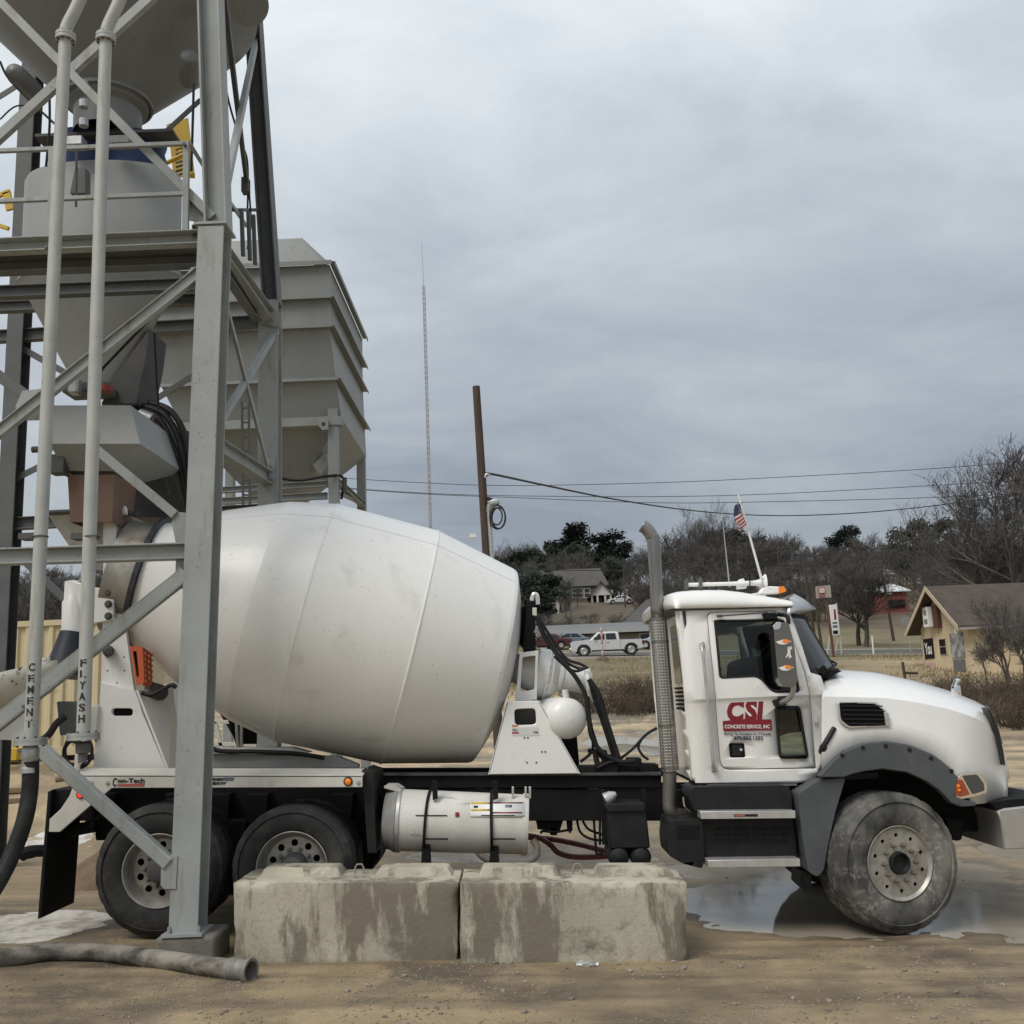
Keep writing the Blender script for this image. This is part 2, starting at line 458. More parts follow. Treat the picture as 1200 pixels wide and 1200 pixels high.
def ground_mat():
    m = bpy.data.materials.new('yard_dirt'); m.use_nodes = True; t = m.node_tree; b = t.nodes['Principled BSDF']
    pos = t.nodes.new('ShaderNodeNewGeometry').outputs['Position']
    def nz(sc, det=6, ro=.6, st=(1, 1, 1)):
        mp = t.nodes.new('ShaderNodeMapping'); mp.inputs['Scale'].default_value = st; t.links.new(pos, mp.inputs[0])
        n = t.nodes.new('ShaderNodeTexNoise'); n.inputs['Scale'].default_value = sc; n.inputs['Detail'].default_value = det; n.inputs['Roughness'].default_value = ro
        t.links.new(mp.outputs[0], n.inputs['Vector']); return n.outputs['Fac']
    def mr(s_, a, c, d=0., e_=1.):
        k = t.nodes.new('ShaderNodeMapRange'); k.inputs[1].default_value = a; k.inputs[2].default_value = c; k.inputs[3].default_value = d; k.inputs[4].default_value = e_
        t.links.new(s_, k.inputs[0]); return k.outputs[0]
    def mixc(f, a, c):
        x = t.nodes.new('ShaderNodeMix'); x.data_type = 'RGBA'
        for s_, k in ((a, 'A'), (c, 'B')):
            if isinstance(s_, tuple): x.inputs[k].default_value = (*s_, 1)
            else: t.links.new(s_, x.inputs[k])
        if isinstance(f, float): x.inputs['Factor'].default_value = f
        else: t.links.new(f, x.inputs['Factor'])
        return x.outputs['Result']
    def mul(a, c):
        k = t.nodes.new('ShaderNodeMath'); k.operation = 'MULTIPLY'; t.links.new(a, k.inputs[0])
        if isinstance(c, float): k.inputs[1].default_value = c
        else: t.links.new(c, k.inputs[1])
        return k.outputs[0]
    at = t.nodes.new('ShaderNodeAttribute'); at.attribute_name = 'zone'
    sp = t.nodes.new('ShaderNodeSeparateColor'); t.links.new(at.outputs['Color'], sp.inputs[0])
    g_, p_, w_ = sp.outputs
    big = nz(.35, 5, .6, (1, 1.6, 1)); mid = nz(2.2, 6, .65); fine = nz(38, 4, .7); grit = nz(120, 2, .6)
    dirt = mixc(mr(big, .38, .62), (.58, .45, .28), (.43, .33, .205))
    dirt = mixc(mr(mid, .42, .68, 0., .75), dirt, (.26, .205, .14))
    pad = mixc(mr(mid, .36, .62), (.425, .325, .198), (.315, .238, .145))
    pad = mixc(mr(nz(.9, 7, .62), .50, .62), pad, (.16, .125, .088))
    pad = mixc(mr(nz(3.6, 7, .66), .56, .70, 0., .7), pad, (.46, .375, .25))
    pad = mixc(mr(nz(1.5, 8, .7, (.45, 1.8, 1)), .54, .62, 0., .6), pad, (.15, .12, .083))
    soil = mixc(p_, dirt, pad)
    soil = mixc(mr(fine, .56, .74, 0., .4), soil, (.36, .30, .22))
    soil = mixc(mr(grit, .62, .74, 0., .55), soil, (.09, .075, .058))
    grass = mixc(mr(nz(.6, 6), .4, .6), (.205, .165, .095), (.14, .118, .062))
    grass = mixc(mr(nz(7, 5), .5, .7, 0., .6), grass, (.27, .22, .14))
    woods = mixc(mr(nz(.5, 6), .4, .65), (.085, .067, .046), (.125, .098, .066))
    c = mixc(g_, soil, grass); c = mixc(w_, c, woods)
    wetf = mul(at.outputs['Alpha'], .62); c = mixc(wetf, c, (.085, .07, .052))
    t.links.new(c, b.inputs['Base Color'])
    ro_ = mr(mid, .4, .66, .92, .62); sb_ = t.nodes.new('ShaderNodeMath'); sb_.operation = 'SUBTRACT'; t.links.new(ro_, sb_.inputs[0]); t.links.new(mul(at.outputs['Alpha'], .45), sb_.inputs[1]); t.links.new(sb_.outputs[0], b.inputs['Roughness'])
    b.inputs['Specular IOR Level'].default_value = .3
    bp = t.nodes.new('ShaderNodeBump'); bp.inputs['Strength'].default_value = .9; bp.inputs['Distance'].default_value = .02
    a1 = t.nodes.new('ShaderNodeMath'); a1.operation = 'ADD'; t.links.new(fine, a1.inputs[0]); t.links.new(mul(grit, .4), a1.inputs[1])
    t.links.new(a1.outputs[0], bp.inputs['Height']); t.links.new(bp.outputs[0], b.inputs['Normal'])
    return m
me.materials.append(ground_mat())
ground = bpy.data.objects.new('ground', me); COL.objects.link(ground)
tag(ground, 'brown dirt yard rising to a grassy bank', 'ground', kind='structure')

# ---- standing water: level sheets that show where the dirt dips below them
water = mat('puddle_water', (.32, .285, .23), (.42, .36, .28), rough=.02, rough2=.10, scale=2.5, amount=.8, spec=.6, world=True)
pale_puddle = mat('pale_mottled_puddle', (.68, .68, .68), (.34, .28, .20), rough=.10, rough2=.5, scale=4, amount=.95, lo=.47, hi=.60, spec=.5, world=True)  # pale mottled sheet for the two dips at the left
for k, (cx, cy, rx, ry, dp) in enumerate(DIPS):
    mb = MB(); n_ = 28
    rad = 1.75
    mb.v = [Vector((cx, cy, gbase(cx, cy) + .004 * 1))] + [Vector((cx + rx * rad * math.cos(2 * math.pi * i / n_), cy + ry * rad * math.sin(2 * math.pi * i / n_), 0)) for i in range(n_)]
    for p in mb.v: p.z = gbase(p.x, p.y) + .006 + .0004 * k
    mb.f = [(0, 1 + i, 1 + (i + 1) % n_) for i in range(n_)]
    o = mb.build('puddle', pale_puddle if k in (4, 12) else water, smooth=0)
    tag(o, kind='structure')

# ---- road on the bank
asph = mat('asphalt', (.075, .077, .08), (.11, .11, .11), rough=.85, scale=.6, amount=.7, bump=.2, bscale=25, world=True)
mb = MB(); xs = [-200 + 8 * i for i in range(51)]
for x_ in xs:
    for y_ in (81.0, 90.0): mb.v.append(Vector((x_, y_, gbase(x_, y_) + .05)))
mb.f = [(2 * i, 2 * i + 2, 2 * i + 3, 2 * i + 1) for i in range(50)]
tag(mb.build('road', asph, smooth=30), 'grey two lane asphalt road', 'road', kind='structure')
lm = mat('road_paint_yellow', (.5, .36, .06), (.3, .25, .1), rough=.8, scale=2, amount=.6)
lw = mat('road_paint_white', (.6, .6, .57), (.4, .4, .38), rough=.8, scale=2, amount=.6)
for nm, ya, m_ in (('road_line', 85.4, lm), ('road_line', 85.7, lm), ('road_line', 81.25, lw), ('road_line', 89.7, lw)):
    mb = MB()
    for x_ in xs:
        for y_ in (ya, ya + .14): mb.v.append(Vector((x_, y_, gbase(x_, y_) + .056)))
    mb.f = [(2 * i, 2 * i + 2, 2 * i + 3, 2 * i + 1) for i in range(50)]
    tag(mb.build(nm, m_, smooth=0), kind='structure')
curb_m = mat('kerb_concrete', (.42, .40, .36), (.3, .28, .25), rough=.9, scale=1.5)
for ya in (80.6, 90.0):
    mb = MB()
    for x_ in xs:
        z_ = gbase(x_, ya)
        mb.v += [Vector((x_, ya, z_ - .2)), Vector((x_, ya, z_ + .12)), Vector((x_, ya + .35, z_ + .15)), Vector((x_, ya + .35, z_ - .2))]
    for i in range(50):
        a = 4 * i; mb.f += [(a, a + 4, a + 5, a + 1), (a + 1, a + 5, a + 6, a + 2), (a + 2, a + 6, a + 7, a + 3)]
    tag(mb.build('kerb', curb_m, smooth=0), kind='structure')
# ------------------------------------------------------------------ batch plant
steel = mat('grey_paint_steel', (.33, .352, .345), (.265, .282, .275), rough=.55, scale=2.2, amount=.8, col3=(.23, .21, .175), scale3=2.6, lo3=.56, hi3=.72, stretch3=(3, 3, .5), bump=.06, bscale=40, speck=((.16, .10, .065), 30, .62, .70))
steel_d = mat('grey_paint_darkened', (.12, .13, .13), (.085, .09, .088), rough=.6, scale=2.5, amount=.8, col3=(.16, .14, .115), scale3=2.4, lo3=.62, hi3=.78, bump=.08, bscale=40)  # weathered paint with the tower's inner shade put into its darker base
steel_k = mat('dark_oiled_steel', (.055, .056, .058), (.10, .095, .09), rough=.6, scale=5, amount=.7)
silo_m = mat('silo_paint', (.19, .20, .20), (.15, .157, .157), rough=.5, scale=1.3, amount=.8, col3=(.13, .13, .125), scale3=1.2, lo3=.56, hi3=.74, stretch3=(3, 3, .35))
galv = mat('galvanised', (.50, .51, .51), (.36, .37, .37), rough=.42, metal=.7, scale=14, amount=.7)
concrete_dk = mat('wet_concrete', (.20, .185, .16), (.12, .11, .095), rough=.85, scale=5, amount=.8, bump=.3, bscale=50)
black_rub = mat('black_rubber', (.011, .011, .012), (.026, .025, .024), rough=.6, spec=.3, scale=9, amount=.8)
yellow = mat('yellow_paint', (.62, .42, .03), (.45, .30, .03), rough=.5, scale=3, amount=.6)
YN, YR, YM = 8.02, 12.3, 10.5
base_near = P(222, 1092, YN)
tw = thing('batch_plant_tower', (base_near.x, base_near.y + .1, gbase(base_near.x, base_near.y)), 'tall grey steel frame tower of the batch plant standing over the truck', 'tower')
def B(name, a, b, w, h, kind='box', up=(0, -1, 0), m=steel, t=.012, parent=None, bevel=0.003):
    return MB().beam(a, b, w, h, kind, up, t).build(name, m, parent or tw, smooth=0, bevel=bevel, seg=1)
# near column: two lengths of wide flange, bolted at the cap plate
B('column', P(220.5, 1090, YN), P(252, 272, YN), .215, .24, 'H', t=.016)
B('column', P(245, -60, YN + .06), P(256, 268, YN + .06), .19, .20, 'I', t=.018)
c = P(252, 270, YN + .02); MB().box(c, (.27, .3, .022)).build('cap_plate', steel, tw); c2 = P(220.5, 1091, YN); MB().box(c2, (.30, .32, .022)).build('base_plate', steel, tw)
c3 = P(222, 1104, YN); zf = c2.z - .011
mb = MB(); mb.bx(c2.x - .20, c2.x + .24, c2.y - .15, c2.y + .28, gbase(c2.x, c2.y) - .12, zf)
mb.build('footing', concrete_dk, tw, bevel=.03, seg=3)
for q in (-.1, .12):
    MB().tube([(c2.x + q, c2.y - .13, zf), (c2.x + q, c2.y - .13, zf + .07)], .012, 6).build('anchor_bolt', galv, tw)
# left near column stands outside the picture, the frame runs on to it
B('column', P(-190, 1090, YN), P(-140, -60, YN), .215, .24, 'H', t=.016)
# rear columns
B('column', Vector((P(315, 590, YR).x, YR, gbase(P(315, 590, YR).x, YR) - .1)), P(317, 355, YR), .245, .24, 'H', t=.016)
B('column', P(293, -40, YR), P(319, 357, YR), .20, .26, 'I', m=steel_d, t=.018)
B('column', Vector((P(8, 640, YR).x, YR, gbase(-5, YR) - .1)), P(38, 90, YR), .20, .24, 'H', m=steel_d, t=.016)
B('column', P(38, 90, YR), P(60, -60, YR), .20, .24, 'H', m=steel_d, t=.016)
# hanger posts behind the near column
B('hanger_post', P(254, 262, YM), P(248, 560, YM), .14, .14, 'H', m=steel_d)
# horizontal members, near plane
B('beam', P(-200, 659, YN), P(222, 646, YN), .13, .12, 'I', t=.014)
B('beam', P(-200, 298, YN), P(240, 279, YN), .125, .10, 'C', t=.012)
B('beam', P(-200, 321, YN + .25), P(240, 305, YN + .25), .115, .12, 'I', m=steel_d, t=.014)
# edge beam going back along the platform, and rear transverse beams
B('beam', P(232, 270, YN), P(300, 372, YR - .2), .10, .10, 'C', up=(1, 0, 0), m=steel_d)
B('beam', P(253, 283, YM), P(320, 377, YR), .16, .14, 'I', up=(1, 0, 0))
B('beam', P(250, 520, YM), P(318, 563, YR), .16, .14, 'I', up=(1, 0, 0))
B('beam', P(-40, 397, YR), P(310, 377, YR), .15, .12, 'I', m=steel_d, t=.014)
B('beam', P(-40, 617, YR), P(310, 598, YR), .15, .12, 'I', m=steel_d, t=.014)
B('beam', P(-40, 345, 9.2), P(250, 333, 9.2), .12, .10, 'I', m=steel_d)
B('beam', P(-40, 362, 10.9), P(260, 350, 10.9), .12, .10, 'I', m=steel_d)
# braces, near plane
B('brace', P(-60, 553, YN - .02), P(238, 316, YN - .02), .095, .06, 'I', t=.010)
B('brace', P(-30, -28, YN + .05), P(250, 256, YN + .05), .075, .075, 'L')
B('brace', P(190, -14, YN + .15), P(-40, 197, YN + .15), .085, .06, 'L')
B('brace', P(-60, 398, YN + .1), P(34, 466, YN + .1), .09, .06, 'L', m=steel_d)
B('brace', P(112, 526, YN - .02), P(206, 604, YN - .02), .07, .07, 'box')
B('brace', P(219, 672, YN - .06), P(-60, 893, YN - .06), .115, .07, 'C', t=.010, up=(0, 1, 0))
B('knee_brace', P(46, 876, YN - .1), P(199, 1012, YN - .1), .095, .095, 'box', bevel=.008)
# braces between the hanger posts and the rear column
B('brace', P(256, 498, YM), P(324, 388, YR), .075, .06, 'L', up=(1, 0, 0))
B('brace', P(263, 352, YM), P(315, 555, YR - .15), .06, .05, 'L', up=(1, 0, 0))
B('brace', P(262, -5, YN + .3), P(290, 225, YR), .085, .06, 'L', up=(1, 0, 0), m=steel_d)
B('brace', P(262, 232, YN + .4), P(300, 48, YR), .075, .06, 'L', up=(1, 0, 0))
B('brace', P(262, 228, YM), P(290, 268, YR), .05, .05, 'L', up=(1, 0, 0))
# rear plane braces
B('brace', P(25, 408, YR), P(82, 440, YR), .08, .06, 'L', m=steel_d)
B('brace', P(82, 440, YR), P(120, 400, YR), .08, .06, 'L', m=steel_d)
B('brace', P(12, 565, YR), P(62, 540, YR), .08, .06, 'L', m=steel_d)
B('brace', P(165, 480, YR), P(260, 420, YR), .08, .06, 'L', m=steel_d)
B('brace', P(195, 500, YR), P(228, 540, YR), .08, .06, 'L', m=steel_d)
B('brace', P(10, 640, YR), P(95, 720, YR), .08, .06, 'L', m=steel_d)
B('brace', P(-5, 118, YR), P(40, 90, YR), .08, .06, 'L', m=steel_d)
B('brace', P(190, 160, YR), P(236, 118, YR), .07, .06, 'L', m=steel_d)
# gusset plates
def gusset(poly, Y, th=.012): MB().prism(px(poly, Y), (0, th, 0)).build('gusset_plate', steel, tw, smooth=0, bevel=.002, seg=1)
gusset([(207, 600), (222, 601), (220, 637), (206, 637), (201, 612)], YN - .03)
gusset([(206, 656), (219, 656), (218, 690), (200, 690), (205, 678)], YN - .0)
gusset([(26, 458), (50, 455), (47, 492), (20, 493), (18, 476)], YN + .06)
gusset([(224, 313), (238, 312), (237, 338), (219, 339), (212, 330)], YN + .0)
gusset([(221, 234), (250, 236), (247, 262), (221, 258)], YN + .07)
gusset([(189, 1003), (208, 1003), (206, 1042), (192, 1042), (188, 1037)], YN - .13, .07)
gusset([(310, 535), (322, 537), (321, 562), (309, 560)], YR - .16)
gusset([(305, 362), (330, 366), (329, 384), (303, 378)], YR - .16)
# bolts big enough to see
for u, v, Y in ((214, 664, YN - .02), (28, 828, YN - .12), (23, 880, YN - .12), (315, 372, YR - .19), (316, 546, YR - .19), (54, 290, YN - .07), (216, 169, YN - .06)):
    p = P(u, v, Y); MB().lathe([(-.02, .016), (.012, .016), (.012, 0.001)], p, (0, -1, 0), 6, cap=False).build('bolt', steel_d, tw, smooth=0)
# platform deck, rails
za, zb = P(60, 290, YN).z, P(240, 278, YN).z
deck_m = mat('deck_plate', (.11, .115, .112), (.08, .08, .078), rough=.7, scale=3)
mb = MB()
xl, xr = P(-200, 300, YN).x, P(238, 280, YN).x
for i in range(2):
    y0 = YN + .08 + i * .30
    mb.prism([(xl, y0, za + .05), (xr + .35 * (y0 - YN) / 4.5 * 1.0, y0, zb + .05), (xr + .35 * (y0 - YN) / 4.5, y0 + .285, zb + .05), (xl, y0 + .285, za + .05)], (0, 0, .03))
mb.build('deck', deck_m, tw, smooth=0)
for a, b in (((-200, 185), (222, 168)), ((-200, 244), (217, 227))):
    B('handrail', P(*a, YN - .02), P(*b, YN - .02), .035, .035, 'box')
for u, v0, v1 in ((217.5, 168, 272), (60, 174, 280), (-90, 180, 290)):
    B('rail_post', P(u + 1, v0, YN - .02), P(u, v1, YN - .02), .05, .04, 'L')
B('handrail', P(222, 168, YN - .02), P(245, 205, YN + 1.0), .035, .035, 'box')
B('toe_board', P(217, 232, YN), P(246, 256, YN + 1.0), .14, .012, 'box', up=(1, 0, 0))
for u, v0, v1, Y in ((283, 245, 300, 11.2), (291, 248, 305, 11.5), (297, 252, 310, 11.8)):
    B('rail_post', P(u, v0, Y), P(u + 2, v1, Y), .045, .045, 'box', m=steel_d)
B('handrail', P(262, 246, 10.9), P(302, 246, 12.2), .04, .04, 'box', m=steel_d)
# ladder behind, grey rungs
for u in (283.5, 291.5): B('ladder_rail', P(u, 470, 13.2), P(u + 1.5, 600, 13.2), .03, .03, 'box', m=steel_d)
for i in range(8): B('ladder_rung', P(283.5, 478 + i * 17, 13.2), P(292, 478 + i * 17, 13.2), .022, .022, 'box', m=steel_d, bevel=0)
# electric cables and conduit on the frame
for pts, r in (([(226, 330, 8.3), (196, 352, 8.6), (168, 382, 9.0), (122, 430, 9.2), (118, 436, 9.2)], .014), ([(0, 72, 9), (10, 92, 9), (35, 118, 9), (64, 145, 9)], .012), ([(262, 62, 9), (266, 110, 10), (280, 160, 11), (290, 190, 12), (290, 250, 12)], .012),
               ([(227, 98, 8.5), (226, 140, 8.5), (224, 200, 8.5)], .012), ([(262, 500, 10.4), (258, 540, 10.4), (250, 590, 10.4)], .02), ([(58, 112, 9), (58, 150, 9), (54, 195, 9)], .012),
               ([(181, 390, 9), (183, 430, 9), (186, 480, 9)], .01), ([(0, 140, 9.5), (20, 124, 9.5), (48, 128, 9.5)], .008), ([(292, 225, 11.8), (294, 262, 11.8), (290, 292, 11.8)], .012)):
    MB().tube(smooth_path([P(*p) for p in pts]), r, 6).build('cable', black_rub, tw)
MB().box(P(288, 218, 12.0), (.09, .12, .2)).build('junction_box', steel_d, tw, bevel=.008)

# ---- cement silo cone with its outlet
so = thing('cement_silo', P(128, 160, 10), 'huge grey silo cone hanging in the top of the tower', 'silo')
C = P(127, 128, 10)
zt = lambda v: P(127, v, 10).z - C.z
mb = MB().lathe([(zt(160), .34), (zt(132), .345), (zt(128), .40), (zt(124), .41), (0.03, .40), (1.15, 1.47), (1.25, 1.55), (9.0, 1.55), (9.6, .3)], (C.x, 10, C.z), (0, 0, 1), 64)
mb.build('cone', silo_m, so, smooth=30)
MB().lathe([(zt(122) - .02, .43), (zt(122) - .02, .455), (zt(122) + .02, .455), (zt(122) + .02, .40)], (C.x, 10, C.z), (0, 0, 1), 48).build('outlet_flange', silo_m, so)
mb = MB(); mb.tube([Vector((C.x + .56 * math.cos(a), 10 + .56 * math.sin(a), C.z + .27)) for a in [2 * math.pi * i / 32 for i in range(33)]], .014, 6)
mb.build('air_line', black_rub, so)
def lat(name, p0, p1, prof, m, parent, n=24, **k):
    p0, p1 = Vector(p0), Vector(p1); L = (p1 - p0).length
    return MB().lathe([(t * L, r) for t, r in prof], p0, p1 - p0, n).build(name, m, parent, **k)
dome = [(0, 0.001), (.02, .05), (.08, .085), (.2, .1), (.8, .1), (.92, .085), (.98, .05), (1, .001)]
lat('air_cannon', P(14, 82, 9.0), P(44, 112, 9.6), dome, silo_m, so)
lat('air_cannon', P(222, 62, 9.4), P(222, 100, 9.8), dome, silo_m, so)
lat('manhole', P(280, -14, 9.5), P(291, 6, 9.2), [(0, .17), (.6, .17), (.62, .205), (1, .205), (1.0, .001)], silo_m, so, n=32)
for i in range(3): lat('air_pad', P(98 + i * 0, 96 + i * 22, 9.35), P(98, 104 + i * 22, 9.35), [(0, .001), (0, .045), (1, .045), (1, .001)], galv, so, n=10)
# dust sock and valve plates under the outlet
MB().box(P(128, 164, 10), (1.45, .30, .035)).build('slide_gate', steel_k, so, bevel=.004)
MB().box(P(90, 168, 9.5), (.16, .14, .10)).build('gate_actuator', galv, so, bevel=.01)
MB().box(P(142, 167, 9.5), (.22, .14, .09)).build('gate_actuator', silo_m, so, bevel=.01)
blue = mat('blue_sleeve', (.02, .045, .14), (.02, .022, .03), rough=.6, scale=4)
MB().lathe([(-.25, .30), (0, .30), (.10, .33), (.2, .30), (.3, .33)], P(158, 198, 10.2), (0, 0, 1), 24).build('blue_sleeve', blue, so)
MB().lathe([(-.25, .30), (0, .30), (.10, .33), (.2, .30), (.3, .33)], P(98, 198, 10.2), (0, 0, 1), 24).build('blue_sleeve', blue, so)

# ---- weigh hopper
C = P(118, 331, 10); wz = lambda v: P(118, v, 10).z - C.z
hop_m = mat('hopper_paint', (.29, .305, .30), (.24, .25, .245), rough=.5, scale=1.3, amount=.8, col3=(.24, .23, .21), scale3=2.2, lo3=.56, hi3=.74, stretch3=(3, 3, .35))
wh = thing('cement_weigh_hopper', (C.x, 10, P(118, 470, 10).z), 'round grey weigh hopper with a cone bottom on the tower platform', 'hopper')
MB().lathe([(wz(455), .16), (wz(452), .22), (0, .82), (.02, .85), (.035, .85), (.035, .82), (wz(214), .82), (wz(208), .79), (wz(203), .5), (wz(202), .02)], (C.x, 10, C.z), (0, 0, 1), 72).xform(Matrix.Translation((0, 10, 0)) @ Matrix.Diagonal((1, .45, 1, 1)) @ Matrix.Translation((0, -10, 0))).build('shell', hop_m, wh, smooth=30)
MB().box(P(105, 458, 9.75), (.42, .3, .10)).build('outlet_valve', steel_d, wh, bevel=.01)
MB().box(P(88, 453, 9.5), (.10, .12, .16)).build('valve_cylinder', galv, wh, bevel=.02)
red = mat('red_paint', (.32, .03, .03), (.2, .03, .03), rough=.5)
MB().lathe([(0, .001), (0, .07), (.05, .07), (.05, .001)], P(124, 459, 9.5), (0, 0, 1), 16).build('valve_flange', red, wh)
mb = MB(); mb.prism(px([(88, 196), (100, 196), (100, 226), (82, 226)], 9.1), (0, .12, 0)); mb.build('load_cell_bracket', steel_d, wh)
MB().tube([P(90, 170, 9.0), P(89, 242, 9.0)], .012, 6).build('hanger_rod', steel_k, wh)

# ---- collector hopper and rubber boot over the truck inlet
C = P(108, 520, 9.2)
ch = thing('collector_hopper', (C.x, 9.3, P(108, 608, 9.2).z), 'pale grey collecting hopper with a brown rubber boot above the truck inlet', 'hopper')
def frustum(mb, top, bot):
    n = len(top); b0 = len(mb.v); mb.v += [Vector(p) for p in top + bot]
    for i in range(n): j = (i + 1) % n; mb.f.append((b0 + i, b0 + j, b0 + n + j, b0 + n + i))
    return mb
def rect(u0, u1, v, Y0, Y1):
    a, b = P(u0, v, Y0), P(u1, v, Y0); return [a, b, Vector((b.x, Y1, b.z)), Vector((a.x, Y1, a.z))]
mb = MB(); t0 = rect(60, 153, 475, 8.9, 9.9); t1 = rect(58, 164, 520, 8.8, 10.0); t2 = rect(76, 131, 552, 9.0, 9.6)
frustum(mb, t0, t1); frustum(mb, t1, t2)
mb.build('hopper_shell', hop_m, ch, smooth=0, solid=.008)
mb = MB(); mb.box(P(104, 553, 9.3), (.5, .6, .03)); mb.build('boot_clamp', silo_m, ch)
boot_m = mat('brown_rubber_boot', (.20, .125, .095), (.14, .09, .07), rough=.75, scale=5, amount=.7)
mb = MB(); a_ = rect(79, 135, 556, 9.02, 9.55); b_ = rect(82, 131, 612, 9.05, 9.5); frustum(mb, a_, b_); mb.build('rubber_boot', boot_m, ch, smooth=0, solid=.01, bevel=.03, seg=3)
lat('vibrator', P(38, 527, 8.9), P(60, 526, 8.9), [(0, .001), (0, .03), (1, .03), (1, .001)], steel_k, ch, n=12)
MB().box(P(70, 545, 8.95), (.13, .12, .18)).build('limit_switch', steel_k, ch, bevel=.01)
MB().prism(px([(176, 384), (172, 416), (160, 474), (118, 474), (134, 440)], 9.9), (0, .5, 0)).build('chute_hood', steel_k, ch, smooth=0, bevel=.01)

# ---- conveyor that brings the aggregate
cvr = thing('belt_conveyor', P(190, 560, 10.6), 'dark conveyor head with hanging black hoses beside the rubber boot', 'conveyor')
MB().prism(px([(152, 482), (176, 474), (226, 592), (226, 606), (150, 606), (128, 560)], 10.2), (0, .9, 0)).build('head_shroud', steel_k, cvr, smooth=0, bevel=.02)
for du, dv in ((0, 0), (8, -4), (15, -8)):
    MB().tube(smooth_path([P(160 + du, 480 + dv, 10.0), P(185 + du, 490 + dv, 9.9), P(202 + du, 520 + dv, 9.9), P(214 + du * .6, 560, 9.9), P(222, 600, 9.9)]), .035, 8).build('hose', black_rub, cvr)
lat('tube_arm', P(192, 516, 9.95), P(222, 590, 9.95), [(0, .001), (0, .05), (1, .05), (1, .001)], steel_d, cvr, n=12)
B('arm', P(165, 520, 9.9), P(196, 520, 9.9), .05, .05, 'box', m=steel_k, parent=cvr)
B('arm', P(180, 520, 9.85), P(196, 580, 9.85), .06, .05, 'box', m=steel_k, parent=cvr)
MB().box(P(171, 524, 9.8), (.10, .08, .22)).build('air_valve', blue, cvr, bevel=.015)
lat('roller', P(163, 486, 9.8), P(178, 492, 9.8), [(0, .001), (0, .06), (1, .06), (1, .001)], galv, cvr, n=14)

# ---- pipes that blow the powder up
pipe_m = mat('pale_grey_pipe', (.44, .45, .425), (.35, .365, .355), rough=.5, scale=3, amount=.8, col3=(.29, .28, .25), scale3=3, lo3=.58, hi3=.72, stretch3=(3, 3, .5), speck=((.22, .19, .15), 40, .62, .70))
letter = mat('black_lettering', (.02, .02, .02), rough=.6)
def fill_pipe(nm, label, pts, word, lu, lv, lstep, fl_top, fl_bot):
    Y = 7.5
    p = [P(*q, Y) for q in pts]
    root = thing(nm, (p[-1].x, Y, gbase(p[-1].x, Y)), label, 'pipe')
    MB().tube(smooth_path(p[:4], 8) + [p[4]], .0485, 20, cap=True).build('pipe', pipe_m, root)
    for (u, v), (r, th) in ((fl_top, (.078, .03)), (fl_bot, (.115, .025))):
        c = P(u, v, Y); f = MB().lathe([(-th, .045), (-th, r), (-.004, r), (-.004, r * .97), (.004, r * .97), (.004, r), (th, r), (th, .045)], c, (p[4] - p[3]), 24).build('flange', pipe_m if r < .1 else galv, root)
        for k in range(8):
            a = 2 * math.pi * k / 8; cc = c + Vector((math.cos(a), math.sin(a), 0)) * r * .8
            MB().tube([cc - Vector((0, 0, th + .012)), cc + Vector((0, 0, th + .012))], .008, 6).build('bolt', steel_k, f)
    top, bot = p[3], p[4]
    for i, chh in enumerate(word):
        v = lv + lstep * i; t = (v - pts[3][1]) / (pts[4][1] - pts[3][1]); u = lerp(pts[3][0], pts[4][0], t)
        h = .056; w = .046
        # letters wrap the round pipe: curve the flat letter onto its surface
        cu = P(u + .5, v, Y); o = text('lettering', chh, letter, root, cu + Vector((-w / 2, -.0495, -h / 2)), w, h, bold=.028, th=.002)
        for vt in o.data.vertices:
            wx = vt.co.x + W[o.name].x - cu.x
            vt.co.y += .0495 - math.sqrt(max(0, .0495 ** 2 - wx * wx))
    return root
cp = fill_pipe('cement_fill_pipe', 'pale pipe lettered CEMENT in front of the tower', [(112, -40), (90, 8), (78, 32), (76.5, 44), (36, 868)], 'CEMENT', 40, 782, 13.1, (77, 44), (36, 869))
fp = fill_pipe('fly_ash_fill_pipe', 'pale pipe lettered FLYASH in front of the tower', [(158, -40), (137, 8), (126, 32), (124, 44), (97.5, 862)], 'FLYASH', 97, 777, 13.0, (124, 45), (97.5, 863))
for root, u, v in ((cp, 42, 629), (fp, 103, 629)):
    MB().box(P(u - 4, v, 7.62), (.16, .12, .045)).build('pipe_bracket', steel_k, root)
    c = P(u + 5, v, 7.5)
    MB().tube([c + Vector((.055 * math.cos(a), .055 * math.sin(a), 0)) for a in [2 * math.pi * i / 16 for i in range(17)]], .006, 5).build('pipe_clamp', steel_k, root)
MB().lathe([(-.01, .05), (-.04, .062), (-.10, .062), (-.11, .055), (-.16, .055), (-.165, .06), (-.2, .06)], P(36, 872, 7.5), (0, 0, 1), 20).build('coupling', galv, cp)
MB().lathe([(-.01, .035), (-.03, .05), (-.09, .05), (-.1, .03), (-.16, .03)], P(97.5, 867, 7.5), (0, 0, 1), 16).build('coupling', steel_d, fp)
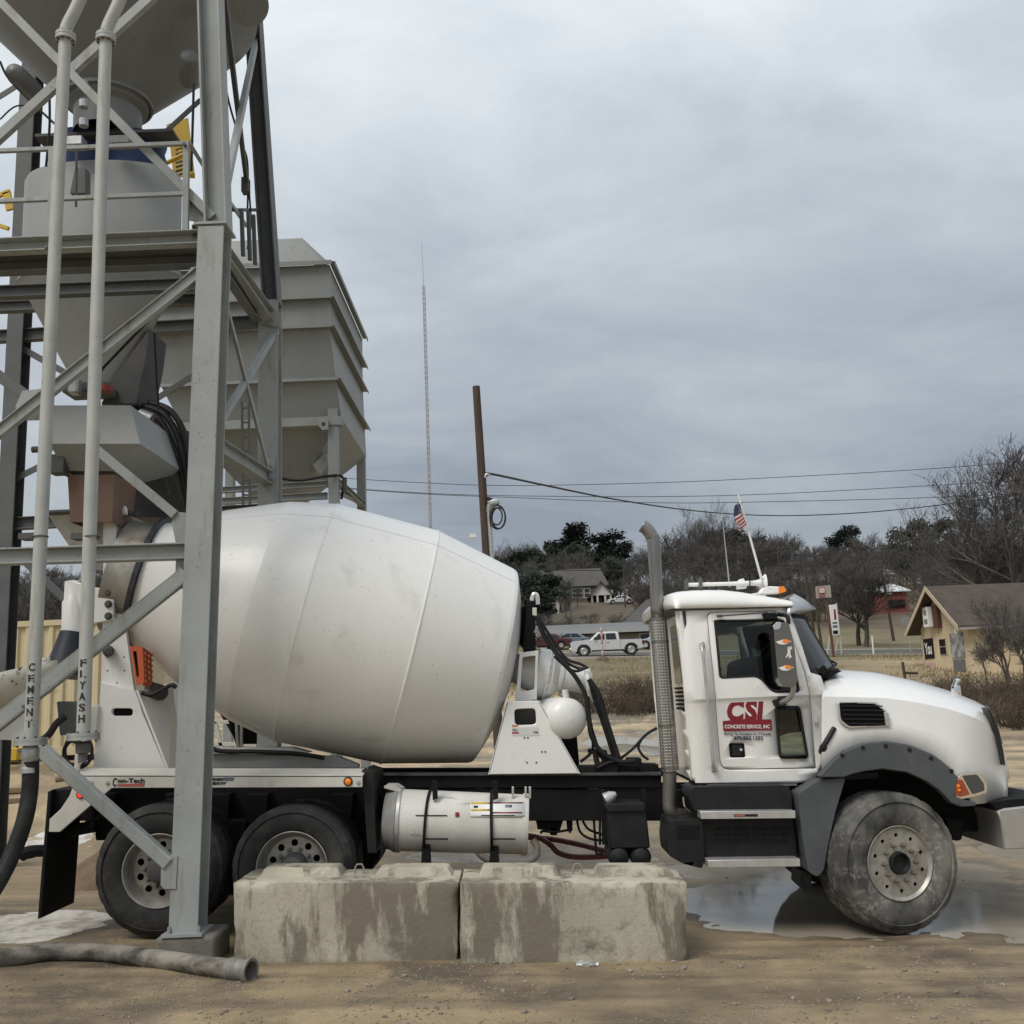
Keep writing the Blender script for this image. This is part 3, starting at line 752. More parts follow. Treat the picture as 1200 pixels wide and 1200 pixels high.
# hoses
h1 = MB().tube(smooth_path([P(36, 892, 7.5), P(35, 925, 7.5), P(29, 960, 7.45), P(16, 997, 7.4), P(0, 1030, 7.3), P(-20, 1060, 7.1), G(-50, 1110) + Vector((0, 0, .07))], 8), .057, 16)
tag(h1.build('fill_hose', black_rub), 'dirty black hose hanging from the CEMENT pipe', 'hose')
hose_m = mat('muddy_hose', (.05, .046, .042), (.30, .27, .22), rough=.75, scale=3.0, amount=.85, lo=.42, hi=.62, stretch=(.8, 2, 2))
hp = [G(-60, 1140), G(0, 1136), G(60, 1129), G(120, 1130), G(180, 1137), G(240, 1146), G(272, 1150)]
hp = [p + Vector((0, 0, .078)) for p in hp]
hr = thing('suction_hose', hp[3] - Vector((0, 0, .08)), 'thick mud caked hose lying on the ground in the foreground', 'hose')
MB().tube(smooth_path(hp, 8), .066, 18).build('hose_body', hose_m, hr)
d_ = (hp[-1] - hp[-2]).normalized()
MB().lathe([(-.03, .07), (0, .078), (.015, .07), (.03, .078), (.045, .07), (.06, .078), (.075, .07), (.12, .072), (.13, .085), (.16, .085), (.16, .066), (.05, .06)], hp[-1], d_, 24).build('end_coupling', mat('worn_coupling', (.27, .26, .24), (.16, .15, .13), rough=.6, metal=.3, scale=10, amount=.8), hr)

# ---- aggregate bin behind
YB = 15.0
bt = thing('aggregate_bin', Vector((P(290, 560, YB).x, 16.5, gbase(-3, 16.5))), 'large grey ribbed aggregate bin on legs behind the mixer drum', 'bin')
bin_m = mat('bin_paint', (.29, .31, .305), (.245, .26, .255), rough=.55, scale=1.0, amount=.8, col3=(.25, .24, .215), scale3=1.1, lo3=.56, hi3=.72, stretch3=(3, 3, .4), speck=((.20, .16, .12), 22, .62, .70))
K = 1.228
xl = P(168, 330, YB).x
def ring(u, v, inset_l=0.0):
    a = P(u, v, YB); return a
lv = [(386, 310), (386, 350), (386.5, 384), (391, 441), (395, 482)]
pr = [P(u, v, YB) for u, v in lv]
xs_front = [xl, xl, xl, xl + .25, xl + .5]
ys_front = [YB, YB, YB, YB + .2, YB + .38]
ys_back = [18.4, 18.4, 18.4, 18.2, 18.0]
rings = [[Vector((xs_front[i], ys_front[i], pr[i].z)), Vector((pr[i].x, ys_front[i], pr[i].z)), Vector((pr[i].x, ys_back[i], pr[i].z)), Vector((xs_front[i], ys_back[i], pr[i].z))] for i in range(5)]
mb = MB()
for i in range(4): frustum(mb, rings[i], rings[i + 1])
mb.build('bin_wall', bin_m, bt, smooth=0, solid=.01)
cx_ = (xl + pr[4].x) / 2
z5 = P(380, 560, YB).z
mb = MB(); frustum(mb, rings[4], [Vector((cx_ + sx * .35 + .25, 16.6 + sy * .4, z5)) for sx, sy in ((-1, -1), (1, -1), (1, 1), (-1, 1))])
mb.build('bin_cone', bin_m, bt, smooth=0, solid=.01)
for i in (0, 1, 2, 3):
    r_ = rings[i]; o_ = .05
    for a, b in ((0, 1), (1, 2)):
        B('rib', r_[a] + Vector((-.05 if a == 0 else o_, -o_ if a == 0 else -o_, 0)), r_[b] + Vector((o_, -o_ if b == 1 else o_, 0)), .05 if i else .07, .10, 'L', up=(0, -1, 0) if a == 0 else (1, 0, 0), m=bin_m, parent=bt)
g0, g1 = P(326, 279, YB + .25), P(354, 279, YB + .25)
mb = MB(); mb.prism([Vector((xl, YB + .05, pr[0].z + .04)), Vector((pr[0].x, YB + .05, pr[0].z + .04)), Vector((g1.x, YB + .25, g1.z)), Vector((xl + .3, YB + .25, g1.z))], (0, .012, 0)); mb.build('hungry_board', bin_m, bt, smooth=0)
mb = MB(); mb.prism([Vector((pr[0].x - .05, YB + .05, pr[0].z + .04)), Vector((pr[0].x - .05, 18.3, pr[0].z + .04)), Vector((g1.x, 18.1, g1.z)), Vector((g1.x, YB + .25, g1.z))], (-.012, 0, 0)); mb.build('hungry_board', bin_m, bt, smooth=0)
for u, Y in ((390.5, YB + .35), (423, 17.95)):
    t_ = P(u, 480 if Y < 16 else 524, Y); B('leg', t_, Vector((t_.x, Y, gbase(t_.x, Y) - .1)), .15, .15, 'box', m=bin_m, parent=bt)
for x_ in (xl + .55,):
    for Y in (YB + .35, 17.95): B('leg', Vector((x_, Y, pr[4].z)), Vector((x_, Y, gbase(x_, Y) - .1)), .15, .15, 'box', m=bin_m, parent=bt)
B('beam', Vector((xl + .4, YB + .33, pr[4].z - .07)), Vector((pr[4].x + .02, YB + .33, pr[4].z - .07)), .14, .15, 'box', m=bin_m, parent=bt)
B('beam', P(250, 540, 15.9), P(372, 533, 15.9), .06, .06, 'box', m=bin_m, parent=bt)
B('beam', P(250, 575, YB + .35), P(384, 567, YB + .35), .09, .1, 'I', m=bin_m, parent=bt)
B('beam', P(250, 588, YB + .35), P(384, 581, YB + .35), .10, .1, 'I', m=bin_m, parent=bt)
B('beam', P(390, 560, YB + .45), P(426, 592, 17.9), .10, .1, 'I', up=(1, 0, 0), m=bin_m, parent=bt)
B('beam', P(390, 575, YB + .45), P(424, 590, 17.9), .06, .06, 'box', m=bin_m, parent=bt)
lug = slab(px([(373, 490), (384, 490), (385, 503), (378, 504), (373, 499)], YB + .2), [px(circ(379, 497, 2.6, 10), YB + .2)], .03); lug.build('lifting_lug', bin_m, bt, smooth=0)
MB().prism(px([(366, 545), (382, 530), (385, 545), (376, 558)], 15.6), (0, .5, 0)).build('gate', bin_m, bt, smooth=0, bevel=.01)
MB().tube(smooth_path([P(328, 560, 15.2), P(350, 563, 15.2), P(384, 558, 15.2), P(402, 560, 15.4), P(400, 585, 15.5)]), .022, 6).build('cable', black_rub, bt)
MB().box(P(404, 568, 15.4), (.06, .06, .22)).build('junction_box', steel_k, bt)

# ---- yellow access cage behind the silo
yc = thing('caged_ladder', P(212, 210, 13), 'yellow caged ladder showing behind the weigh hopper', 'ladder')
B('side_rail', P(197, 150, 13), P(226, 205, 13), .06, .06, 'box', m=yellow, parent=yc)
MB().prism(px([(195, 146), (220, 138), (228, 208), (203, 206), (200, 176), (196, 160)], 13.1), (0, .03, 0)).build('cage_panel', yellow, yc, smooth=0)
for i in range(7): B('rung', P(206, 176 + i * 5, 12.98), P(216, 173 + i * 5, 12.98), .02, .02, 'box', m=steel_k, parent=yc, bevel=0)
MB().tube([P(193, 192, 12.9), P(218, 180, 12.9)], .03, 8).build('hoop', yellow, yc)
yd = MB(); yd.beam(P(-8, 232, 13), P(12, 224, 13), .05, .05, 'box'); yd.beam(P(8, 226, 13), P(12, 246, 13), .1, .05, 'box'); yd.beam(P(-8, 262, 13), P(10, 268, 13), .05, .05, 'box')
tag(yd.build('guard_rail', yellow, smooth=0), 'short yellow guard rail at the far left edge of the tower', 'rail')
# ------------------------------------------------------------------ concrete mixer truck
def pxm(p): return FPX / (p - EYE).dot(_f)
white = mat('white_truck_paint', (.82, .815, .79), (.76, .755, .73), rough=.26, scale=1.5, amount=.7, coat=.6, col3=(.66, .65, .62), scale3=2.2, lo3=.62, hi3=.82, speck=((.45, .40, .33), 55, .64, .72))
drum_m = mat('drum_paint', (.80, .795, .77), (.75, .745, .72), rough=.38, scale=1.2, amount=.8, coat=.15, col3=(.62, .61, .575), scale3=2.4, lo3=.56, hi3=.76, stretch3=(1, 2.2, .5), speck=((.42, .39, .34), 45, .63, .70))
cream = mat('dirty_white_fender', (.66, .645, .59), (.55, .53, .47), rough=.45, scale=4, amount=.8, col3=(.38, .35, .30), scale3=6, lo3=.63, hi3=.78)
blk = mat('black_chassis', (.006, .006, .007), (.013, .0125, .012), rough=.7, spec=.25, scale=4, amount=.8)
blkp = mat('black_plastic', (.010, .011, .012), (.022, .022, .022), rough=.55, spec=.35, scale=6, amount=.7, bump=.08, bscale=120)
gryp = mat('grey_plastic_flare', (.062, .069, .077), (.095, .10, .105), rough=.55, scale=3, amount=.8, col3=(.13, .125, .115), scale3=5, lo3=.62, hi3=.78, stretch3=(2, 2, .4))
chrome = mat('chrome', (.78, .78, .78), rough=.10, metal=1.0)
alum = mat('aluminium', (.60, .60, .585), (.46, .45, .43), rough=.35, metal=.6, scale=9, amount=.7)
wheel_al = mat('dull_wheel_metal', (.44, .425, .39), (.28, .26, .225), rough=.40, metal=.45, scale=9, amount=.85, col3=(.22, .20, .165), scale3=11, lo3=.55, hi3=.72)
tyre_m = mat('tyre_rubber', (.022, .022, .022), (.085, .08, .072), rough=.8, scale=4.0, amount=.8, lo=.45, hi=.7, bump=.12, bscale=60)
tyre_f = mat('tyre_with_dried_slurry', (.034, .035, .035), (.085, .082, .076), rough=.82, scale=4.0, amount=.8, col3=(.24, .23, .205), scale3=2.2, lo3=.40, hi3=.70, stretch3=(1.4, .9, .9), speck=((.33, .315, .28), 24, .50, .62), bump=.2, bscale=50)
amber = mat('amber_lens', (.62, .17, .015), rough=.2, emit=.28)
red_l = mat('red_lens', (.85, .02, .015), rough=.2, emit=1.2)
steel_w = mat('worn_bare_steel', (.24, .22, .19), (.42, .40, .35), rough=.45, metal=.5, scale=3.5, amount=.9, stretch=(1, 1, .5), col3=(.10, .09, .075), scale3=2.5, lo3=.55, hi3=.7)
def glass_mat(name, tint, frs=1.5):
    m = bpy.data.materials.new(name); m.use_nodes = True; t = m.node_tree; t.nodes.clear()
    o = t.nodes.new('ShaderNodeOutputMaterial'); mx_ = t.nodes.new('ShaderNodeMixShader'); tr = t.nodes.new('ShaderNodeBsdfTransparent'); gl = t.nodes.new('ShaderNodeBsdfGlossy'); fr = t.nodes.new('ShaderNodeFresnel')
    tr.inputs[0].default_value = (*tint, 1); gl.inputs['Roughness'].default_value = .03; fr.inputs[0].default_value = frs
    t.links.new(fr.outputs[0], mx_.inputs[0]); t.links.new(tr.outputs[0], mx_.inputs[1]); t.links.new(gl.outputs[0], mx_.inputs[2]); t.links.new(mx_.outputs[0], o.inputs[0]); return m
glass = glass_mat('cab_glass', (.62, .67, .66)); glass_ws = glass_mat('windscreen_glass', (.22, .30, .28), 1.6); lens = glass_mat('clear_lens', (.55, .56, .56))
YA = 9.85                                              # truck centre line
base = P(620, 1093, 8.6)
tr = thing('mixer_truck', (P(620, 1000, YA).x, YA, gbase(P(620, 1000, YA).x, YA)), 'white three axle concrete mixer truck parked under the batch plant', 'mixer truck')
TX = Vector((1, 0, TILT)).normalized(); TZ = Vector((-TILT, 0, 1)).normalized()
def pz(name, poly, Y, th, m, parent=None, bevel=.004, smooth=30, **k): return MB().prism(px(poly, Y), (0, th, 0)).build(name, m, parent or tr, smooth=smooth, bevel=bevel, **k)
def tx(body, u0, u1, vt, vb, Y, m, parent, **k):
    o = P(u0, vb, Y); a = P(u1, vb, Y) - o; b = P(u0, vt, Y) - o
    return text('lettering', body, m, parent, o, a.length, b.length, a, b, **k)

# ---- wheels
nut_m = mat('rusty_lug_nut', (.17, .14, .11), (.26, .23, .19), rough=.5, metal=.4, scale=30)
def wheel(c, Rt, Wd, kind, steer=0.0, far=False, parent=None, tm=None):
    M = Matrix.Translation(c) @ Matrix.Rotation(steer + (math.pi if far else 0), 4, 'Z')
    k = Rt - .29
    half = [(.05, .278), (.012, .288), (-.004, .31), (-.014, .29 + k * .30), (-.012, .29 + k * .55), (.002, .29 + k * .70), (-.013, .29 + k * .72), (.004, .29 + k * .82), (.012, Rt - .040), (.016, Rt - .036), (.022, Rt - .014), (.042, Rt - .002)]
    ys = [Wd * f for f in (.24, .26, .30, .32, .47, .48, .52, .53, .68, .70, .74, .76)]
    rs = [Rt, Rt - .016, Rt - .016, Rt + .002, Rt + .002, Rt - .016, Rt - .016, Rt + .002, Rt + .002, Rt - .016, Rt - .016, Rt]
    prof = half + list(zip(ys, rs)) + [(Wd - t, r) for t, r in reversed(half)]
    n = 96; h0 = len(half)
    def rf(i, q, r):
        if i in (9, 10, 11) or i in (len(prof) - 12, len(prof) - 11, len(prof) - 10):
            return r - (.007 if q % 4 == 0 else 0)
        if h0 <= i < len(prof) - h0 and q % 4 == (2 if (i // 4) % 2 else 0) and r >= Rt: return r - .010
        return r
    w = MB().lathe(prof, (0, 0, 0), (0, 1, 0), n, rf=rf).xform(M).build('wheel', tm or tyre_m, parent or tr, smooth=50)
    def ring_disc(y, ro, ri, nh, rh, hr, segs=60):
        outer = [Vector((ro * math.cos(2 * math.pi * i / segs), y, ro * math.sin(2 * math.pi * i / segs))) for i in range(segs)]
        inner = [Vector((ri * math.cos(2 * math.pi * i / 24), y, ri * math.sin(2 * math.pi * i / 24))) for i in range(24)]
        hs = [inner]
        for j in range(nh):
            a = 2 * math.pi * (j + .5) / nh
            hs.append([Vector((rh * math.cos(a) + hr * math.cos(2 * math.pi * i / 10), y, rh * math.sin(a) + hr * math.sin(2 * math.pi * i / 10))) for i in range(10)])
        return slab(outer, hs, .014)
    if kind == 'steer':
        rim = MB().lathe([(.05, .276), (.006, .290), (-.004, .292), (-.006, .286), (.004, .276), (.016, .268), (.02, .262)], (0, 0, 0), (0, 1, 0), 60)
        d = ring_disc(.018, .266, .09, 10, .215, .0165); rim.add(d.v, d.f)
        hub_p = [(.06, .088), (.0, .088), (-.012, .086), (-.016, .076), (.02, .06), (.025, .001)]; nut_r, nut_y, hub_m = .142, .0, blkp
    else:
        rim = MB().lathe([(.05, .276), (.006, .290), (-.004, .292), (-.006, .285), (.008, .274), (.05, .262), (.085, .255), (.10, .243), (.11, .235)], (0, 0, 0), (0, 1, 0), 60)
        d = ring_disc(.112, .238, .11, 10, .188, .029); rim.add(d.v, d.f)
        hub_p = [(.16, .115), (.06, .112), (.03, .098), (-.01, .09), (-.02, .075), (-.02, .001)]; nut_r, nut_y, hub_m = .140, .10, steel_k
    rm = rim.xform(M).build('rim', wheel_al, w, smooth=40)
    MB().lathe([(.2, .001), (.19, .20), (.19, .275)], (0, 0, 0), (0, 1, 0), 32).xform(M).build('brake_drum', blk, w)
    MB().lathe(hub_p, (0, 0, 0), (0, 1, 0), 24).xform(M).build('hub', hub_m, w, smooth=40)
    if not far:
        for j in range(10):
            a = 2 * math.pi * j / 10; cc = Vector((nut_r * math.cos(a), nut_y, nut_r * math.sin(a)))
            MB().lathe([(.02, .018), (-.006, .018), (-.008, .013), (-.03, .012), (-.032, .001)], cc, (0, 1, 0), 6).xform(M).build('lug_nut', nut_m, w, smooth=0)
    return w
wc = {}
for nm, u, v, Y, rpx, wd, kd, st in (('r', 185, 1020.5, 8.62, 76, .28, 'drive', 0), ('m', 342, 1018, 8.62, 72, .28, 'drive', 0), ('f', 1055, 1011.5, 8.60, 80, .40, 'steer', R(13))):
    c = P(u, v, Y); Rt = rpx / pxm(c); wc[nm] = (c, Rt)
    wheel(c, Rt, wd, kd, st, tm=tyre_f if nm == 'f' else tyre_m)
    cf = Vector((c.x, 2 * YA - Y, c.z)); wheel(cf, Rt, wd, kd, st, far=True, tm=tyre_m)
    if kd == 'drive':
        wheel(c + Vector((0, .33, 0)), Rt, wd, kd, 0, far=True, tm=tyre_m) if False else None
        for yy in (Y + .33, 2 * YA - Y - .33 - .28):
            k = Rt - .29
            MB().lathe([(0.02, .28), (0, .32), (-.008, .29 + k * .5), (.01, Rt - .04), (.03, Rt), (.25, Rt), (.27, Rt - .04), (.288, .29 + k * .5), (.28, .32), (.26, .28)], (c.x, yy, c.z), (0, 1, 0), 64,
                       rf=lambda i, q, r: r - (.012 if i in (3, 4, 5, 6) and q % 3 == 0 else 0)).build('inner_tyre', mat('shaded_inner_tyre', (.010, .010, .010), (.02, .02, .019), rough=.8, scale=5), tr, smooth=50)  # same rubber, blackened to carry the shade between the duals
    MB().tube([(c.x, Y + .2, c.z), (c.x, 2 * YA - Y - .2, c.z)], .075 if kd == 'drive' else .06, 12).build('axle', blk, tr)
    if kd == 'drive': MB().lathe([(-.28, .05), (-.2, .17), (0, .23), (.2, .17), (.28, .05)], (c.x, YA, c.z), (0, 1, 0), 20).build('differential', blk, tr)

# ---- chassis
for y0 in (9.42, 2 * YA - 9.42 - .085):
    mb = MB(); mb.prism(px([(62, 926), (958, 926), (958, 962), (62, 962)], 9.42), (0, .085, 0)); mb.xform(Matrix.Translation((0, y0 - 9.42, 0))).build('frame_rail', blk, tr, bevel=.006)
    mb = MB(); mb.prism(px([(100, 908), (775, 907), (775, 923.5), (100, 924)], 9.40), (0, .10, 0)); mb.xform(Matrix.Translation((0, y0 - 9.42, 0))).build('subframe_rail', blk, tr, bevel=.006)
mb = MB(); mb.prism(px([(430, 906), (775, 905.5), (775, 908.5), (430, 909)], 9.36), (0, .10, 0)); mb.build('subframe_flange', mat('edge_worn_black', (.035, .036, .038), (.12, .12, .12), rough=.5, scale=8, amount=.6), tr)
for u in (120, 260, 420, 560, 700, 820, 980):
    a = P(u, 944, 9.5); MB().bx(a.x - .05, a.x + .05, 9.5, 10.2, a.z - .11, a.z + .11).build('cross_member', blk, tr)
# rear suspension, black and crowded
pz('walking_beam', [(168, 1012), (362, 1010), (362, 1028), (168, 1030)], 9.28, .12, blk, bevel=.03)
pz('spring_hanger', [(240, 960), (290, 960), (282, 1012), (250, 1012)], 9.22, .2, blk, bevel=.02)
for u in (120, 205, 255, 300, 400):
    pz('suspension_bracket', [(u - 12, 930), (u + 14, 930), (u + 9, 985), (u - 8, 985)], 9.2, .18, blk, bevel=.01)
pz('splash_panel', [(98, 924), (426, 924), (426, 975), (100, 975)], 9.36, .03, blk)
pz('fender_liner', [(424, 902), (437, 906), (441, 1000), (431, 1000)], 8.75, .65, blkp)
MB().prism(px([(56, 928), (60, 926), (48, 1076), (44, 1077)], 8.62), (0, .62, 0)).build('mudflap', blk, tr, bevel=.003)
MB().prism(px([(60, 925), (84, 925), (84, 950), (60, 960)], 8.70), (0, .5, 0)).build('mudflap_bracket', blk, tr, bevel=.01)
mb = MB().tube(smooth_path([P(26, 1003, 8.9), P(40, 1001, 8.9), P(72, 985, 8.95), P(108, 966, 9.0), P(120, 955, 9.0)]), .028, 8); mb.build('tow_pin_bar', blk, tr)
MB().tube(smooth_path([P(24, 1004, 8.85), P(34, 998, 8.85), P(54, 997, 8.9)]), [.02] + [.05] * 11 + [.03], 10).build('tow_hook', blk, tr)
MB().tube([P(75, 975, 8.95), P(112, 968, 8.95)], .05, 8).build('brake_chamber', blk, tr)

# ---- rear fender with gusset, decals, lamps
fd = MB().prism(px([(92, 908.5), (424.5, 909), (424.5, 922.5), (131, 923.5), (107, 943), (70, 975), (57, 975), (58, 960), (71, 948), (81, 933), (87, 918)], 8.62), (0, .03, 0)).build('rear_fender', cream, tr, bevel=.004)
a, b, c_, d_ = P(92, 908.3, 8.62), P(424.5, 908.8, 8.62), P(431, 900.5, 8.95), P(96, 900, 8.95)
MB().prism([a, b, c_, d_], (0, 0, -.012)).build('fender_top', cream, fd, smooth=0)
navy = mat('navy_print', (.03, .035, .07), rough=.5); redp = mat('red_print', (.21, .010, .022), (.18, .010, .02), rough=.5); whp = mat('white_print', (.75, .75, .73), rough=.5); prgrey = mat('grey_print', (.12, .14, .17), rough=.5)
tx('C', 132, 137, 911.5, 921.5, 8.617, letter, fd, bold=.02, shear=.2)
tx('on-Tech', 137.8, 169.5, 912, 917.5, 8.617, letter, fd, bold=.03)
pz('decal_bar', [(138, 919), (169.5, 918), (169, 921.7), (137.5, 921.7)], 8.617, .002, mat('faded_red_print', (.42, .10, .09), rough=.6), fd, bevel=0)
tx('MIXERS', 246, 262, 911.5, 915, 8.617, letter, fd, bold=.05, shear=.3)
pz('decal_bar', [(262, 911), (275, 911), (273, 915), (262, 915)], 8.617, .002, prgrey, fd, bevel=0)
tx('HEAVY', 246, 266, 916.2, 919.8, 8.617, letter, fd, bold=.05, shear=.3)
def lamp(u, v, Y, r, m, parent):
    c = P(u, v, Y); k = 1 / pxm(c)
    o = MB().lathe([(0, r * 1.35 * k), (.012, r * 1.3 * k), (.014, r * k)], c, (0, -1, 0), 20).build('lamp', blkp, parent)
    MB().lathe([(.008, r * k), (.018, r * .8 * k), (.024, r * .4 * k), (.025, .0005)], c, (0, -1, 0), 20).build('lens', m, o)
lamp(408, 915.8, 8.62, 4.0, amber, fd); lamp(94.5, 931, 8.62, 3.6, red_l, fd)
for u, v in ((107, 917.5), (126, 917.5), (420, 917)): MB().lathe([(0, .018), (.01, .016), (.012, .001)], P(u, v, 8.62), (0, -1, 0), 8).build('bolt', galv, fd)

# ---- strapped white cylinder on the frame
Yt = 9.02
tk = MB()
A_, B_ = P(463, 960.5, Yt), P(619, 966, Yt); L_ = (B_ - A_).length; rt = 35.0 / pxm(A_)
tank_m = mat('grimy_white_tank', (.66, .65, .61), (.50, .48, .43), rough=.4, scale=3, amount=.8, col3=(.25, .23, .20), scale3=4.5, lo3=.60, hi3=.72, stretch3=(.6, 2, 2))
tank = MB().lathe([(0, .001), (0, rt * .9), (.01, rt), (L_ - .05, rt * .96), (L_ - .05, rt * 1.0), (L_ - .02, rt * 1.0), (L_, rt * .97), (L_, .001)], A_, B_ - A_, 56).build('water_tank', tank_m, tr, smooth=40)
lid_m = mat('grey_tank_lid', (.28, .275, .26), (.20, .19, .18), rough=.5, scale=6, amount=.8)
MB().lathe([(-.085, .001), (-.085, rt * .88), (-.07, rt * .93), (-.02, rt * .98), (0.0, rt * 1.03), (.02, rt * 1.04), (.02, rt * .9)], A_, B_ - A_, 48).build('lid', lid_m, tank)
MB().lathe([(.03, rt), (.03, rt * 1.05), (.055, rt * 1.05), (.055, rt)], A_, B_ - A_, 48).build('band', alum, tank)
pz('lid_lip', [(450, 921), (462, 921), (470, 926), (470, 929), (450, 924)], Yt - .1, .3, tank_m, tank)
for ua, ub in ((510, 499), (581, 579)):
    t_ = (ua - 463) / 156; cc = A_.lerp(B_, t_ - .02)
    mb = MB(); pts_ = []
    for i in range(13):
        an = R(-75 + 15 * i - 20); tt = i / 12
        off = Vector(((ub - ua) / pxm(A_) * (tt), 0, 0))
        pts_.append(cc + off + Vector((0, -math.cos(an) * (rt + .012), -math.sin(an) * (rt + .012))))
    mb.tube(pts_, .012, 6); mb.build('strap', blk, tank)
    pz('strap_bracket', [(ua - 4, 915), (ua + 2, 915), (ua + 3, 936), (ua - 3, 938)], Yt - rt * .8, .03, blk, tank)
    pz('hanger', [(ub - 4, 985), (ub + 5, 985), (ub + 6, 1016), (ub - 6, 1016)], Yt - rt * .75, .05, blk, tank)
    for v_ in (): pz('weld_line', [(ua - 22, v_ + 1), (ua + 16, v_), (ua + 16, v_ + 1.4), (ua - 22, v_ + 2)], Yt - rt * (1.004 if v_ < 960 else .84), .02, blk, tank, bevel=0)
for u in (601, 616, 621): pz('valve_stub', [(u - 1.3, 922), (u + 1.3, 922), (u + 1.3, 936), (u - 1.3, 936)], Yt - .12, .03, alum, tank)
def on_tank(u, v):
    Y = Yt - rt
    for i_ in range(25):
        p = P(u, v, Y); t_ = max(0, min(1, (p - A_).dot(B_ - A_) / L_ ** 2)); dz = p.z - A_.lerp(B_, t_).z
        Y = lerp(Y, Yt - math.sqrt(max(0, (rt + .003) ** 2 - dz * dz)), .6)
    return P(u, v, Y)
def tank_patch(nm, u0, u1, v0, v1, m_, off=0.0):
    mb = MB(); n_ = 6
    for i_ in range(n_ + 1):
        for q in (u0, u1): mb.v.append(on_tank(q, lerp(v0, v1, i_ / n_)) + Vector((0, -off, 0)))
    mb.f = [(2 * i_, 2 * i_ + 1, 2 * i_ + 3, 2 * i_ + 2) for i_ in range(n_)]
    return mb.build(nm, m_, tank, smooth=40, solid=.001)
tank_patch('label_patch', 551, 615, 939.5, 957, whp, 0.0)
for a4, mm in (((552, 576, 940, 942), yellow), ((552, 576, 948, 950), yellow), ((577, 613, 940, 941.3), redp), ((577, 612, 951.5, 953), redp), ((555, 560, 944, 946.5), letter), ((592, 600, 943, 946), prgrey)): tank_patch('warning_label', *a4, mm, .003)
tank_patch('emblem', 533.5, 538, 951.8, 957, redp, .001)
for ua, ub in ((487, 524), (564, 603)): tank_patch('scratch_line', ua, ub, 955, 956.2, blk, .001); tank_patch('scratch_line', ua + 10, ub + 1, 982.5, 984, blk, .001)
for poly, mm in () and (([(552, 939), (576, 939), (576, 942), (552, 942)], yellow), ([(552, 948), (576, 948), (576, 951), (552, 951)], yellow), ([(577, 938), (614, 939), (614, 941), (577, 940.5)], redp), ([(577, 951), (613, 951.5), (613, 953), (577, 952.6)], redp)):
    pz('warning_label', poly, Yt - rt * (.965 if poly[0][1] < 945 else .995) - .004, .02, mm, tank, bevel=0)
0 and pz('emblem', fillet([(533.5, 952), (538, 952), (537.7, 956), (535.7, 957.5), (533.5, 956)], .5, 2), Yt - rt * .998 - .004, .02, redp, tank, bevel=0)

# ---- toolbox and air tanks
pz('toolbox', [(711, 947), (757, 946), (762, 994), (715, 995)], 8.95, .4, blkp, bevel=.012)
pz('toolbox_lid', [(709, 943), (756, 942), (757.5, 950), (710, 951)], 8.92, .45, blkp, bevel=.01)
for u in (725, 751):
    c = P(u, 1004.5, 8.98); r_ = 12.2 / pxm(c)
    MB().lathe([(-.05, .001), (-.045, r_ * .5), (-.03, r_ * .85), (0, r_), (.45, r_), (.47, r_ * .8), (.48, .001)], c, (0, 1, 0), 28).build('air_tank', blkp, tr)
pz('bracket_plate', [(704, 925), (710, 925), (712, 990), (706, 990)], 9.2, .05, blk)
pz('bracket_plate', [(752, 925), (757, 925), (757, 945), (753, 945)], 9.2, .05, blk)
lat('work_lamp', P(708, 938, 9.1), P(722, 930, 9.1), [(0, .001), (.1, .06), (.6, .05), (1, .02), (1, .001)], alum, tr, n=16)
for pts in ([(676, 960, 9.5), (680, 975, 9.5), (692, 983, 9.5), (708, 985, 9.5)], [(683, 962, 9.5), (690, 972, 9.5), (706, 978, 9.5)], [(696, 962, 9.45), (698, 990, 9.45), (699, 1000, 9.45), (707, 1000, 9.45)], [(703, 962, 9.4), (703, 990, 9.4)]):
    MB().tube(smooth_path([P(*p) for p in pts]), .012, 6).build('brake_line', blk, tr)
pz('valve_block', [(628, 962), (660, 962), (656, 974), (630, 972)], 9.5, .2, blk); pz('valve_block', [(644, 970), (653, 970), (653, 979), (645, 979)], 9.5, .1, blk)
MB().tube(smooth_path([P(634, 977, 9.5), P(636, 974, 9.5), P(650, 975, 9.5), P(666, 973, 9.5), P(668, 976, 9.5)]), .012, 6).build('brake_line', blk, tr)
pz('valve_block', [(664, 962), (671, 962), (671, 974), (665, 974)], 9.5, .1, blk)

# ---- drum
F_, R_ = P(577, 779, YA + .25), P(178, 684, YA - .25); ax = (F_ - R_).normalized(); S_ = 1 / pxm(F_.lerp(R_, .4))
def at_u(u): return (u - 178) / 400 * (F_ - R_).length
t1, t2, tf = at_u(358), at_u(478), at_u(578)
r0, r1, r2, rfz = .575, 1.155, 1.142, .945
prof = [(at_u(140), .50), (at_u(140), .535), (at_u(168), .555), (0, .60)]
white_prof = [(-.02, .585), (.03, .60), (.33 * t1, lerp(.60, r1, .33) + .055), (.34 * t1, lerp(.60, r1, .34) + .058), (.70 * t1, lerp(.60, r1, .70) + .075), (t1 - .012, r1), (t1 - .006, r1 + .006), (t1 + .006, r1 + .006), (t1 + .012, r1), (t2 - .012, r2), (t2 - .006, r2 + .006), (t2 + .006, r2 + .006), (t2 + .012, r2 - .003), (tf - .03, rfz + .014), (tf, rfz), (tf + .012, rfz - .02), (tf + .07, .78), (tf + .13, .60), (tf + .175, .36), (tf + .19, .15), (tf + .19, .001)]
dr = MB().lathe(white_prof, R_, ax, 128).build('mixing_drum', drum_m, tr, smooth=8)
sA = Vector((0, 0, 1)); sA = (sA - ax * ax.dot(sA)).normalized(); sB = ax.cross(sA); sB = sB if sB.y < 0 else -sB
